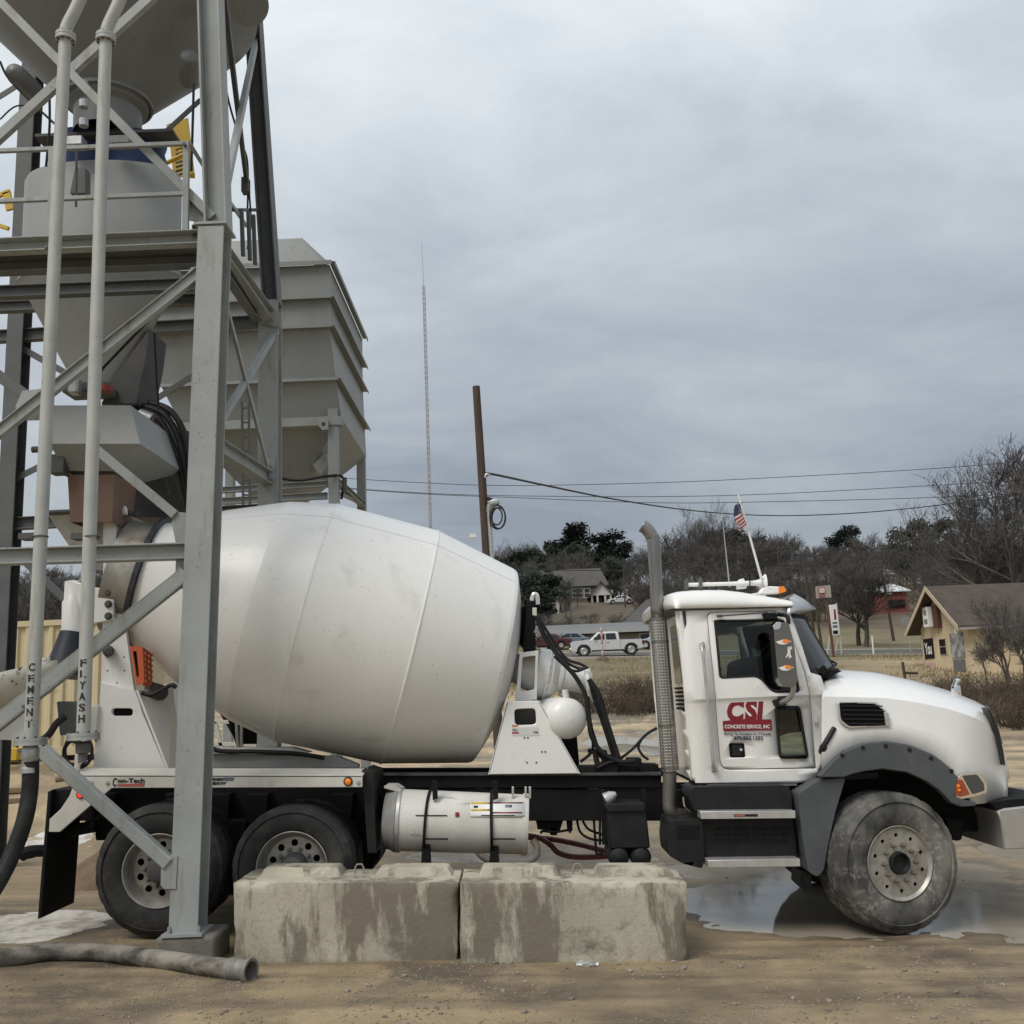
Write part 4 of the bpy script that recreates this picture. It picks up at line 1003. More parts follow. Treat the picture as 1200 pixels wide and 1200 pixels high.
for phi in (52,):
    dirv = sA * math.sin(R(phi)) + sB * math.cos(R(phi))
    MB().tube([R_ + ax * t_ + dirv * (r_ + .0005) for t_, r_ in white_prof[1:14] if r_ > .58], .004, 5).build('weld_seam', drum_m, dr)
MB().lathe(prof, R_, ax, 64).build('drum_mouth', steel_w, dr, smooth=30)
MB().lathe([(-.055, .55), (-.055, .635), (-.01, .635), (-.01, .59)], R_, ax, 96).build('roller_track', mat('dark_track', (.05, .055, .065), (.12, .12, .125), rough=.35, metal=.6, scale=8, amount=.6), dr, smooth=20)
# charge hopper at the drum mouth
hopm = mat('splashed_white', (.55, .54, .50), (.36, .34, .30), rough=.6, scale=7, amount=.9, col3=(.16, .14, .115), scale3=9, lo3=.58, hi3=.7)
mb = MB(); frustum(mb, rect(56, 150, 603, 9.4, 10.3), rect(100, 138, 668, 9.6, 10.1)); mb.build('charge_hopper', hopm, tr, smooth=0, solid=.008)
MB().tube(smooth_path([P(56, 601, 9.35), P(80, 600, 9.35), P(120, 600, 9.35), P(132, 598, 9.35), P(160, 603, 9.35)]), .025, 8).build('hopper_rim', steel_k, tr)
MB().tube(smooth_path([P(126, 640, 9.3), P(127, 615, 9.3), P(132, 603, 9.3), P(148, 598, 9.3)]), .045, 8).build('hopper_arm', drum_m, tr)

# ---- rear pedestal
rp = slab(px([(121, 655), (135, 655), (139, 680), (145, 722), (157, 809), (118.5, 799), (120, 740)], 9.15), [px(circ(u, v, 1.3, 6), 9.15) for u, v in ((126, 770), (145.5, 770), (126, 786), (146, 786), (137, 800.5))], .05)
rp = rp.build('rear_pedestal', white, tr, bevel=.004)
slab(px([(118, 799), (158, 809.5), (163, 822), (166, 834), (195, 901), (109, 901), (113, 850), (116, 836)], 9.10), [px(fillet([(130.5, 830), (155.5, 830), (155.5, 839), (130.5, 839)], 4, 4), 9.10)], .05).build('pedestal_base', white, rp, bevel=.004)
c1, c2_, c3_, c4 = P(159, 809, 9.10), P(200, 803, 9.75), P(212, 900, 9.75), P(195, 901, 9.10)
MB().prism([c1, c2_, c3_, c4], (.02, 0, 0)).build('pedestal_side', white, rp, smooth=0)
MB().prism([P(190, 838, 9.40), P(203, 897, 9.70), P(197, 898, 9.30)], (.03, -.01, 0)).build('side_opening', blk, rp, smooth=0)
MB().prism(px([(131, 829), (156, 829), (156, 840), (131, 840)], 9.3), (0, .02, 0)).build('slot_back', blk, rp)
MB().prism(px([(124, 600), (136, 600), (136, 655), (121, 655)], 9.22), (0, .06, 0)).build('pedestal_arm', white, rp, bevel=.004)
for v in (694.5, 708, 722): MB().lathe([(-.01, .034), (.012, .034), (.014, .024), (.035, .022), (.036, .001)], P(127.3, v, 9.08), (0, -1, 0), 12).build('bolt', steel_k, rp)
for v in (668, 678.5): MB().lathe([(-.01, .014), (.012, .014), (.014, .001)], P(128, v, 9.15), (0, -1, 0), 8).build('bolt', galv, rp)
pz('chute_bracket', [(84, 680), (110, 688), (133.5, 691), (133.5, 726), (110, 730), (96, 722)], 9.08, .06, white, rp, bevel=.01)
lat('pivot_bolt', P(127, 763, 9.15), P(127, 763, 9.0), [(0, .05), (.6, .05), (.7, .035), (1, .03), (1, .001)], steel_k, rp, n=12)
lat('chute_pivot', P(87, 682, 9.2), P(86, 752, 9.15), [(0, .001), (0, .08), (.3, .085), (.35, .10), (1, .10), (1, .001)], drum_m, tr, n=24)
lat('pivot_boot', P(85, 742, 9.12), P(74, 792, 9.05), [(0, .11), (.3, .125), (1, .17), (1, .001)], mat('navy_rubber', (.018, .022, .035), (.03, .034, .045), rough=.5), tr, n=20)
# discharge chute, splashed
chm = mat('chute_splashed', (.72, .70, .63), (.55, .52, .45), rough=.6, scale=4, amount=.9, col3=(.06, .055, .05), scale3=9, lo3=.58, hi3=.64)
mb = MB(); A1, A2 = P(66, 778, 8.95), P(-50, 806, 8.6); axd = (A2 - A1).normalized(); upv = (Vector((0, 0, 1)) - axd * axd.z).normalized(); sdv = axd.cross(upv)
n_ = 12; ring_ = []
for T_ in (0, .12, 1):
    c = A1.lerp(A2, T_); rr_ = .235 if T_ else .17
    ring_.append([c + (sdv * math.cos(a) - upv * math.sin(a)) * rr_ for a in [math.pi * i / n_ - .15 + (.3 * i / n_) for i in range(n_ + 1)]])
for r_ in ring_: mb.v += r_
for i in range(2):
    for q in range(n_): a = i * (n_ + 1) + q; mb.f.append((a, a + 1, a + n_ + 2, a + n_ + 1))
mb.build('discharge_chute', chm, tr, solid=.012, smooth=50)
pz('chute_lip', [(34, 772), (56, 770), (62, 790), (50, 796), (36, 790)], 8.9, .3, chm, bevel=.02)
pz('chute_support', [(0, 822), (28, 820), (34, 850), (26, 868), (-20, 866), (-20, 826)], 8.8, .1, drum_m, bevel=.006)
pz('control_box', [(66, 822), (90, 822), (90, 860), (70, 862)], 8.95, .2, steel_d, bevel=.01); pz('control_box', [(88, 830), (115, 826), (112, 866), (88, 868)], 9.05, .15, cream, bevel=.01)
for cu_, cv_, rr_ in ((85, 882, 10.5), (88, 884, 13), (92, 880, 16)):
    MB().tube([P(cu_ + rr_ * math.cos(a), cv_ + rr_ * 1.25 * math.sin(a), 8.85 + rr_ * .004) for a in [2 * math.pi * i / 24 for i in range(25)]], .014, 6).build('coiled_hose', black_rub, tr)
MB().tube(smooth_path([P(76, 840, 8.85), P(66, 848, 8.8), P(58, 860, 8.8), P(48, 868, 8.8)]), .03, 8).build('hydraulic_hose', black_rub, tr)
MB().tube([P(92, 876, 8.8), P(90, 905, 8.8)], .025, 8).build('hose_post', cream, tr)
# rollers, orange guard
orange = mat('orange_plastic', (.55, .115, .04), (.42, .085, .035), rough=.55, scale=5)
MB().prism(px([(154, 760), (165, 761), (167, 798), (160, 800)], 9.09), (0, .01, 0)).build('slot_dark_sheet', blk, tr)  # black sheet added to stand for the dark inside the guard slot
og = slab(px([(152, 757), (167, 758), (169, 800), (160, 803)], 9.05), [px(fillet([(155.5, 763), (160, 763), (163, 793), (160, 793)], 1.2, 3), 9.05)], .02).build('roller_guard', orange, tr)
for i in range(7): B('guard_slat', P(166 + i * .2, 759 + i * 6.6, 9.06), P(178, 768 + i * 6.4, 9.3), .022, .012, 'box', m=orange, parent=og, bevel=0)
for i in range(3): B('guard_slat', P(168 + i * 4, 762 + i * 3, 9.1 + i * .07), P(169 + i * 4, 804 - i * 1, 9.1 + i * .07), .02, .012, 'box', m=orange, parent=og, bevel=0)
lat('drum_roller', P(176, 808, 9.25), P(190, 812, 9.4), [(0, .001), (0, .07), (1, .07), (1, .001)], steel_k, tr, n=20)
MB().tube(smooth_path([P(166, 812, 9.1), P(178, 814, 9.1), P(200, 803, 9.1), P(206, 806, 9.1)]), .02, 6).build('grease_line', black_rub, tr)

# ---- drum frame below the drum
pz('subframe_beam', [(246, 884), (395, 886), (420, 896), (420, 900), (246, 900)], 9.5, .1, mat('pale_subframe', (.42, .42, .40), (.33, .325, .31), rough=.5, scale=4, amount=.8))
pz('subframe_cap', [(246, 877), (340, 876), (362, 882), (246, 884)], 9.45, .2, cream)
MB().tube(smooth_path([P(246, 874, 9.4), P(258, 880, 9.4), P(300, 881, 9.4), P(345, 883, 9.4), P(380, 888, 9.4)]), .02, 8).build('air_hose', black_rub, tr)
pz('rear_tray', [(262, 828), (300, 850), (300, 872), (276, 872)], 10.4, .05, blk)
B('ladder_rail', P(277, 843, 10.3), P(279, 876, 10.3), .03, .03, 'box', m=alum, parent=tr); B('ladder_rail', P(283, 846, 10.3), P(283, 876, 10.3), .03, .03, 'box', m=alum, parent=tr)

# ---- front pedestal and drum drive
fpd = slab(px([(594, 822), (632, 821), (680, 906.5), (572, 907.5)], 9.32), [px(fillet([(602.5, 831), (627.5, 830), (628.5, 849), (603.5, 850)], 5, 4), 9.32)], .06).build('front_pedestal', white, tr, bevel=.006)
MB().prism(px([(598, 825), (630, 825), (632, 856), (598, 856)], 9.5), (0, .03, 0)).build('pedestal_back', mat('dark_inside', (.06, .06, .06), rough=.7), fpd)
MB().prism([P(632, 821, 9.32), P(680, 906.5, 9.32), P(668, 906, 10.38), P(626, 824, 10.38)], (-.012, 0, 0)).build('pedestal_side', white, fpd, smooth=0)
MB().prism([P(594, 822, 9.32), P(572, 907.5, 9.32), P(575, 906, 10.38), P(598, 824, 10.38)], (.012, 0, 0)).build('pedestal_side', white, fpd, smooth=0)
pz('label_patch', [(600, 853), (631, 852), (632, 862), (600, 862.5)], 9.317, .002, mat('faded_label', (.62, .62, .60), rough=.5), fpd, bevel=0)
pz('warning_label', [(600, 849.5), (607, 849.5), (607, 851.5), (600, 851.5)], 9.316, .002, mat('orange_print', (.6, .2, .08), rough=.5), fpd, bevel=0)
tx('Axo', 600.5, 606, 853.5, 856.5, 9.316, navy, fpd); tx('WIL', 625, 631, 857, 859.3, 9.316, navy, fpd, bold=.02)
pz('label_patch', [(600, 857.5), (608, 857.5), (608, 860), (600, 860)], 9.316, .002, mat('faded_red_print', (.42, .10, .09), rough=.6), fpd, bevel=0)
for u, v in ((614.5, 864.5), (618.5, 864.5), (635, 881), (639, 881), (617.5, 893.5), (628.5, 893.5)): MB().lathe([(0, .009), (.004, .009), (.004, .001)], P(u, v, 9.32), (0, -1, 0), 6).build('bolt', steel_d, fpd)
slab(px([(609, 765), (631, 762), (629, 820), (604, 822)], 9.5), [px(fillet([(612.5, 770), (627.5, 768), (626, 808), (609.5, 811)], 2, 3), 9.5)], .5).build('drive_yoke', white, tr, bevel=.006)
g0 = P(629, 788, YA); gx = Vector((.97, .02, -.22)).normalized()
gb = MB().lathe([(-.25, .12), (-.12, .17), (-.02, .20), (0, .235), (.085, .235), (.088, .25), (.108, .25), (.11, .235), (.125, .235), (.13, .225), (.15, .225), (.20, .16), (.23, .13), (.30, .11), (.30, .001)], g0, gx, 48).build('gearbox', drum_m, tr, smooth=25)
for j in range(20):
    a = 2 * math.pi * j / 20; s1 = gx.cross(Vector((0, 1, 0))).normalized(); c = g0 + gx * .108 + (Vector((0, 1, 0)) * math.cos(a) + s1 * math.sin(a)) * .24
    MB().lathe([(0, .012), (.012, .012), (.013, .001)], c, gx, 6).build('bolt', galv, gb, smooth=0)
m0 = P(657, 793, 9.8)
mo = MB().lathe([(-.02, .001), (-.02, .13), (.02, .13), (.03, .105), (.10, .115), (.22, .115), (.27, .10), (.29, .08), (.30, .001)], m0, gx, 32).build('hydraulic_motor', drum_m, tr, smooth=30)
MB().tube(smooth_path([P(688, 785, 9.65), P(690, 800, 9.6), P(693, 815, 9.6)]), .035, 10).build('hose_fitting', drum_m, mo)
MB().tube([P(692, 808, 9.55), P(697, 822, 9.55)], .03, 10).build('hose_fitting', alum, mo)
for a, b in (((662, 808), (664, 822)),): MB().tube([P(*a, 9.6), P(*b, 9.6)], .03, 8).build('strut', drum_m, mo)
c = P(665.5, 842, 9.35); r_ = 23.5 / pxm(c)
tkd = Vector((-.30, .95, .03)).normalized()
ot = MB().lathe([(-.085, .001), (-.08, r_ * .35), (-.06, r_ * .66), (-.03, r_ * .88), (0, r_), (.75, r_), (.78, r_ * .85), (.83, r_ * .4), (.84, .001)], c, tkd, 40).build('oil_tank', drum_m, tr, smooth=40)
for yy in (.12, .55): MB().lathe([(yy, r_), (yy, r_ * 1.03), (yy + .05, r_ * 1.03), (yy + .05, r_)], c, tkd, 40).build('tank_band', drum_m, ot)
pz('tank_stand', [(648, 858), (676, 862), (680, 906), (662, 906)], 9.7, .06, blk)
pz('cooler_post', [(617, 704), (627, 704), (628, 762), (613, 763)], 9.55, .3, blk, bevel=.01)
pz('oil_cooler', [(610, 712), (618, 708), (616, 762), (606, 750)], 9.75, .4, blk, bevel=.01)
MB().tube(smooth_path([P(623, 704, 9.5), P(625, 697, 9.5), P(629, 698, 9.5), P(630, 708, 9.5)]), .022, 8).build('steel_elbow', chrome, tr)
pz('cooler_valve', [(624, 712), (629, 712), (629, 722), (624, 721)], 9.5, .06, cream)
lat('hose_nozzle', P(627, 738, 9.5), P(634, 743, 9.5), [(0, .001), (0, .03), (1, .02), (1, .001)], alum, tr, n=10)
for du, Y in ((0, 9.45), (3.5, 9.5), (8, 9.56)):
    MB().tube(smooth_path([P(628 + du * .3, 722, Y), P(636 + du, 744, Y), P(655 + du, 771, Y), P(672 + du, 786 - du, Y), P(686 + du * .4, 783, Y)]), .013, 8).build('hydraulic_hose', black_rub, tr)
for pts, r_ in (([(650, 768, 9.4), (672, 790, 9.4), (686, 815, 9.4), (690, 842, 9.4), (693, 862, 9.4), (704, 880, 9.4), (724, 892, 9.4), (744, 892, 9.4)], .022), ([(690, 796, 9.42), (702, 815, 9.42), (710, 842, 9.42), (718, 868, 9.42), (726, 892, 9.42)], .025), ([(692, 800, 9.5), (698, 822, 9.5), (708, 850, 9.5), (720, 888, 9.5)], .022),
              ([(688, 818, 9.6), (692, 850, 9.6), (700, 876, 9.6), (705, 888, 9.6)], .02), ([(770, 853, 9.5), (757, 861, 9.5), (742, 877, 9.5), (726, 890, 9.5)], .013), ([(752, 866, 9.5), (748, 876, 9.5), (754, 886, 9.5), (760, 890, 9.5)], .012),
              ([(694, 862, 9.5), (694, 880, 9.5), (680, 893, 9.5)], .014), ([(697, 880, 9.45), (700, 895, 9.45), (704, 904, 9.45)], .026), ([(704, 880, 9.5), (709, 895, 9.5), (712, 904, 9.5)], .022), ([(727, 892, 9.4), (715, 893, 9.4), (700, 900, 9.4)], .015)):
    MB().tube(smooth_path([P(*p) for p in pts]), r_, 10).build('hydraulic_hose', black_rub, tr)
for u0, u1, v0, v1, Y in ((676, 700, 897, 907, 9.4), (698, 726, 893, 907, 9.42), (722, 748, 895, 907, 9.45), (744, 772, 894, 907, 9.5), (708, 722, 884, 896, 9.5), (735, 752, 888, 897, 9.5), (690, 712, 877, 884, 9.6)):
    pz('valve_manifold', [(u0, v0 + rng.uniform(0, 2)), (u1, v0 + rng.uniform(0, 3)), (u1, v1), (u0, v1)], Y, .18, blk, bevel=.015)
lat('drive_shaft', P(640, 900, 9.85), P(790, 905, 9.85), [(0, .04), (1, .04)], blk, tr, n=10)

# ---- exhaust stack
ex_m = mat('exhaust_metal', (.30, .29, .275), (.19, .18, .165), rough=.28, metal=.85, scale=6, amount=.7, stretch=(1, 1, .3))
def mesh_shield():
    m = bpy.data.materials.new('perforated_shield'); m.use_nodes = True; t = m.node_tree; b = t.nodes['Principled BSDF']
    b.inputs['Metallic'].default_value = .7; b.inputs['Roughness'].default_value = .42
    tc = t.nodes.new('ShaderNodeTexCoord'); v = t.nodes.new('ShaderNodeTexVoronoi'); v.inputs['Scale'].default_value = 40; v.inputs['Randomness'].default_value = .1
    t.links.new(tc.outputs['Object'], v.inputs['Vector'])
    k = t.nodes.new('ShaderNodeMapRange'); k.inputs[1].default_value = .36; k.inputs[2].default_value = .46; t.links.new(v.outputs['Distance'], k.inputs[0])
    x = t.nodes.new('ShaderNodeMix'); x.data_type = 'RGBA'; x.inputs['A'].default_value = (.20, .19, .175, 1); x.inputs['B'].default_value = (.40, .385, .355, 1)
    t.links.new(k.outputs[0], x.inputs['Factor']); t.links.new(x.outputs['Result'], b.inputs['Base Color']); 
    bp = t.nodes.new('ShaderNodeBump'); bp.inputs['Strength'].default_value = .5; bp.inputs['Distance'].default_value = .006; t.links.new(k.outputs[0], bp.inputs['Height']); t.links.new(bp.outputs[0], b.inputs['Normal'])
    return m
Ye = 9.1
pe = P(780, 850, Ye); rpe = 8.6 / pxm(pe)
es = MB().tube(smooth_path([P(770.5, 724, Ye), P(766.5, 640, Ye), P(763.5, 628, Ye), P(758, 620, Ye), P(752.5, 616, Ye)], 6), rpe * .93, 28, cap=False).build('exhaust_stack', ex_m, tr, solid=-.004)
MB().tube([P(771, 724, Ye), P(785.5, 903, Ye)], [10.2 / pxm(pe)] * 2, 36).build('heat_shield', mesh_shield(), es)
for v in (726, 752, 850, 900): MB().lathe([(-.012, 10.4 / pxm(pe)), (.012, 10.4 / pxm(pe))], P(lerp(771, 785.5, (v - 724) / 179), v, Ye), (P(771, 724, Ye) - P(785.5, 903, Ye)), 36).build('shield_band', ex_m, es)
MB().tube(smooth_path([P(785, 900, Ye), P(784.5, 935, Ye), P(786, 950, Ye), P(796, 955, Ye + .05), P(812, 957, Ye + .2)], 6), rpe * .92, 24).build('lower_pipe', mat('dull_exhaust', (.20, .185, .165), (.13, .12, .105), rough=.5, metal=.5, scale=6, amount=.8), es)
# ---- cab
YC = 8.80
zbelt = P(860, 818, YC).z
xrear = P(800, 800, YC).x
def bulge(p):
    d = 0.0
    if p.z > zbelt: d += .10 * ((p.z - zbelt) / .9) ** 1.6
    else: d += .016 * min(1, (zbelt - p.z) / .03) + .035 * (zbelt - p.z)
    k = (p.x - (xrear + (P(793, 716, YC).x - xrear) * (p.z - P(800, 800, YC).z) / (P(793, 716, YC).z - P(800, 800, YC).z))) / .10
    if k < 1: d += .07 * (1 - max(0, k)) ** 2
    return d
CZ = [zbelt + i * .08 for i in range(1, 13)] + [zbelt, zbelt - .02, zbelt - .04, zbelt - .3]
CX = [xrear + .02 * i for i in range(-2, 7)] + [xrear + .3 * i for i in range(1, 5)]
side = [(793.5, 715), (925, 711), (929, 719.5), (941, 757), (950, 788), (962, 792), (970, 815), (973.5, 843), (972, 884), (960, 908), (957, 914), (940, 917.5), (816, 918), (811.5, 911)]
door = fillet([(829.5, 716.5), (914, 714.5), (927, 737), (944.5, 789), (951, 823), (957.8, 901), (845.5, 902.7)], [8, 7, 5, 14, 10, 1.5, 11], 5)
win = fillet([(838.5, 726.5), (917, 725.5), (923, 729), (937, 810.5), (905, 811), (889, 792), (844, 795)], [3, 5, 5, 5, 7, 7, 5], 4)
lowwin = fillet([(908.5, 828.3), (937, 828), (947.5, 888), (914, 888.3)], 5, 4)
latch = fillet([(854.8, 871), (873.3, 871), (874.8, 888), (856.3, 888.3)], 2.5, 3)
cab = plate(px(side, YC), [px(door, YC)], CZ, CX, bulge).build('cab', white, tr, solid=.02, smooth=30)
zt_, zb_ = P(860, 713, YC).z, P(860, 917, YC).z
# far side, mirrored (same openings)
def mirror(mb):
    for p in mb.v: p.y = 2 * YA - p.y
    mb.f = [tuple(reversed(f)) for f in mb.f]; return mb
mirror(plate(px(side, YC), [px(win, YC), px(lowwin, YC)], CZ, CX, bulge)).build('cab_far_side', white, cab, solid=.02, smooth=30)
mirror(plate(px(win, YC), [], CZ, [], bulge)).build('far_window', glass, cab)
cen = Vector((sum(q[0] for q in door) / len(door), sum(q[1] for q in door) / len(door)))
ins = [tuple(Vector(q) + (cen - Vector(q)).normalized() * 1.0) for q in door]
dj = plate([p + Vector((0, .028, 0)) for p in px([tuple(Vector(q) + (Vector(q) - cen).normalized() * 3) for q in door], YC)], [px(win, YC), px(lowwin, YC)], CZ, CX, bulge)
for p in dj.v: p.y = max(p.y, YC) + 0.0
dj.build('door_jamb', blk, cab, smooth=30)
dr_ = plate(px(ins, YC), [px(win, YC), px(lowwin, YC), px(latch, YC)], CZ, CX, bulge).build('door', white, tr, solid=.018, smooth=30)
wi = lambda poly, d: [tuple(Vector(q) + (Vector((sum(a[0] for a in poly) / len(poly), sum(a[1] for a in poly) / len(poly))) - Vector(q)).normalized() * d) for q in poly]
def frame_of(poly, wd, off, nm, m, parent):
    mb = plate([p for p in px(wi(poly, -1.0), YC)], [px(wi(poly, wd), YC)], CZ, [], bulge)
    for p in mb.v: p.y -= off
    return mb.build(nm, m, parent, solid=.02)
frame_of(win, 2.2, .004, 'window_seal', blkp, dr_); frame_of(lowwin, 4.2, .006, 'window_seal', blkp, dr_)
def pane(poly, off, nm, m, parent):
    mb = plate(px(poly, YC), [], CZ, [], bulge)
    for p in mb.v: p.y += off
    return mb.build(nm, m, parent)
pane(win, .012, 'window_pane', glass, dr_); pane(lowwin, .012, 'window_pane', glass_ws, dr_)
# latch pocket
MB().prism(px(wi(latch, -1.2), YC + .05), (0, .01, 0)).build('latch_pocket', blk, dr_)
MB().prism(px([(858, 873), (869, 873), (870, 886), (859, 886)], YC + .03), (0, .015, 0)).build('latch_handle', blkp, dr_, bevel=.004)
lat('lock', P(868.5, 878.5, YC + .03), P(868.5, 878.5, YC + .005), [(0, .012), (1, .012), (1, .001)], chrome, dr_, n=12)
# company lettering on the door
Yl = YC + .0165 + .035 * .17 - .004
tx('C', 851.8, 872, 820.3, 846, Yl, redp, dr_, bold=.055, shear=.08)
tx('S', 873, 887.2, 819.6, 846, Yl, redp, dr_, bold=.055, shear=.05)
pz('emblem_letter', [(889.2, 819.5), (894.8, 819.5), (892.8, 845), (887, 845)], Yl - .002, .002, redp, dr_, bevel=0)
pz('emblem_bar', [(847, 845), (855, 844.2), (871, 843.2), (875, 841), (884, 843), (904, 843), (905, 855.5), (848, 857)], Yl - .0045, .002, redp, dr_, bevel=0)
tx('CONCRETE SERVICE, INC', 849.2, 902.3, 849.2, 854.4, Yl - .006, whp, dr_, bold=.02)
tx('Pouring The Foundation for 37 Decades', 848.3, 904, 858.3, 862.3, Yl, navy, dr_, shear=.3, bold=.012)
tx('870.862.1353', 860, 894, 862.6, 867.2, Yl, navy, dr_, bold=.03)
# drip rail / wiper-like rod over the window
MB().tube([P(843, 722, YC + .02), P(900, 717.5, YC + .02)], .007, 6).build('roof_drip_rod', steel_k, dr_); MB().box(P(843.5, 722, YC + .03), (.05, .03, .02)).build('rod_end', steel_k, dr_)
pz('mirror_bracket', [(894, 719), (909, 717.5), (912, 725), (896, 726)], YC + .02, .06, blk, dr_)
# grab handle
MB().tube(smooth_path([P(822.5, 756, YC + .02), P(822.5, 760, YC - .05), P(825, 778, YC - .07), P(830, 830, YC - .06), P(835.5, 893, YC - .05), P(836.5, 900, YC + .02)], 6), .014, 10).build('grab_handle', alum, cab)
for u, v in ((822.5, 756), (836.5, 900)): MB().box(P(u, v, YC + .03), (.045, .03, .06)).build('handle_foot', alum, cab, bevel=.008)
# roof cap
prof_r = [(780, 714), (779, 705), (781, 698), (786, 693.5), (795, 690.8), (808, 689.2), (830, 688.3), (850, 688.5), (872, 691), (892, 695), (910, 698.5), (926, 702), (925, 711.5)]
zb0 = P(850, 713.3, YC + .1).z
mb = MB(); stn = [(.0, .0, 0.0), (.01, .35, .1), (.04, .62, .3), (.10, .84, .6), (.22, .95, .9), (.45, 1.0, 1), (1.05, 1.03, 1), (1.65, 1.0, 1), (1.88, .95, .9), (2.0, .84, .6), (2.06, .62, .3), (2.09, .35, .1), (2.10, 0, 0)]
pr3 = [P(u, v, YC + .10) for u, v in prof_r]; x_r = P(792, 713, YC).x
for dy_, kz, kx in stn:
    for p in pr3:
        xx = p.x if p.x > x_r else lerp(x_r, p.x, kx)
        bz = lerp(pr3[0].z, pr3[-1].z, (p.x - pr3[0].x) / (pr3[-1].x - pr3[0].x)); mb.v.append(Vector((xx, YC + .02 + dy_ * .98, bz + max(0, p.z - bz) * kz)))
np_ = len(pr3)
for i in range(len(stn) - 1):
    for j in range(np_ - 1): a = i * np_ + j; mb.f.append((a, a + 1, a + np_ + 1, a + np_))
mb.build('roof_cap', white, cab, smooth=60, solid=.012)
# cab interior liner and rear wall
xw = lambda z: lerp(P(811.5, 911, YC).x, P(793.5, 715, YC).x, (z - zb_) / (zt_ - zb_))
def wallpt(y, z, dx=0): return Vector((xw(z) + .03 + dx, y, z))
y0, y1 = YC + .06, 2 * YA - YC - .06
MB().prism([wallpt(y0, zb_ + .02), wallpt(y1, zb_ + .02), wallpt(y1, zt_), wallpt(y0, zt_)], (.02, 0, 0)).build('rear_wall', white, cab, smooth=0)
dk = mat('dark_interior', (.03, .031, .033), (.05, .05, .05), rough=.8)
MB().prism([wallpt(y0, zb_ + .02, .03), wallpt(y1, zb_ + .02, .03), wallpt(y1, zt_, .03), wallpt(y0, zt_, .03)], (.02, 0, 0)).build('interior_liner', dk, cab, smooth=0)
ih = lambda a, b: MB().prism([wallpt(a, zbelt + .14, -.012), wallpt(b, zbelt + .14, -.012), wallpt(b, zt_ - .1, -.012), wallpt(a, zt_ - .1, -.012)], (.01, 0, 0))
ih(9.02, 9.42).build('rear_window', mat('black_glass', (.01, .012, .013), rough=.06), cab, smooth=0)
ih(10.28, 10.68).build('rear_window', MATS['black_glass'], cab, smooth=0)
for i in range(6): MB().box(wallpt(9.2, zbelt + .10 - i * .035, -.015), (.02, .36, .02)).build('louvre', blk, cab)
for i in range(4): MB().box(wallpt(9.0, zbelt - .12 - i * .17, -.015), (.03, .22, .025), Matrix.Rotation(.2, 3, 'X')).build('rear_step', cream, cab)
a_, b_ = P(812, 914, YC), P(962, 912, YC)
MB().bx(a_.x + .05, b_.x + .5, y0, y1, zb_ - .02, zb_ + .03).build('floor_pan', dk, cab)
MB().prism([P(795, 717, YC + .12), P(925, 715, YC + .12), P(925, 715, YC + .12) + Vector((0, 1.86, 0)), P(795, 717, YC + .12) + Vector((0, 1.86, 0))], (0, 0, -.02)).build('headliner', mat('grey_headliner', (.16, .16, .155), rough=.9), cab)
pz('dashboard', [(902, 770), (915, 764), (940, 766), (962, 792), (968, 850), (905, 850), (900, 800)], YC + .12, 1.86, dk, cab, bevel=.03)
# seats, wheel
for Y in (9.05, 10.1):
    pz('seat', [(812, 745), (824, 740), (834, 745), (842, 800), (884, 806), (888, 822), (836, 828), (822, 812)], Y, .5, mat('seat_fabric', (.035, .037, .042), (.05, .05, .055), rough=.9, scale=10), cab, bevel=.04, seg=3)
c = P(893, 777, 9.3); nrm = Vector((-.8, 0, .6)).normalized(); s1 = Vector((0, 1, 0)); s2 = nrm.cross(s1)
MB().tube([c + (s1 * math.cos(a) + s2 * math.sin(a)) * .22 for a in [2 * math.pi * i / 32 for i in range(33)]], .016, 8).build('steering_wheel', blk, cab)
MB().tube([c + s1 * .22, c, c - s1 * .22], .015, 6).build('wheel_spoke', blk, cab); MB().tube([c, c - nrm * .4], .03, 8).build('steering_column', blk, cab)
# windscreen, wrapped round the front
def ws(s, t):
    y = lerp(YC + .09, 2 * YA - YC - .09, s); k = 1 - (2 * s - 1) ** 2
    b0, b1 = P(950.5, 788, YC), P(929.5, 719.5, YC)
    p = b0.lerp(b1, t); return Vector((p.x + k * lerp(.50, .36, t), lerp(y, lerp(y, YA, .06), t), p.z - k * lerp(-.02, 0.0, t)))
mb = MB(); NS, NT = 20, 8
mb.v = [ws(i / NS, j / NT) for i in range(NS + 1) for j in range(NT + 1)]
mb.f = [(i * (NT + 1) + j, (i + 1) * (NT + 1) + j, (i + 1) * (NT + 1) + j + 1, i * (NT + 1) + j + 1) for i in range(NS) for j in range(NT)]
wsn = mb.build('windscreen', glass_ws, cab, smooth=60)
bd = [ws(i / NS, 0) for i in range(NS + 1)] + [ws(1, j / NT) for j in range(NT + 1)] + [ws(1 - i / NS, 1) for i in range(NS + 1)] + [ws(0, 1 - j / NT) for j in range(NT + 1)]
MB().tube(bd, .022, 6).build('windscreen_seal', blk, cab)
MB().tube([ws(.5, .02) + Vector((.01, 0, 0)), ws(.5, 1)], .012, 6).build('windscreen_divider', blk, cab)
for s in (.12, .55):
    MB().tube([ws(s, .02) + Vector((.03, 0, .0)), ws(s + .22, .12) + Vector((.03, 0, 0)), ws(s + .34, .2) + Vector((.02, 0, 0))], .01, 5).build('wiper', blk, cab)
# cowl
pz('cowl', [(950, 789), (972, 784), (988, 786), (968, 795)], YC + .25, 1.6, blk, cab, bevel=.01)
pz('wiper_pivot', [(958, 786), (966, 779), (971, 786), (964, 792)], YC + .2, .05, blk, cab, bevel=.006)
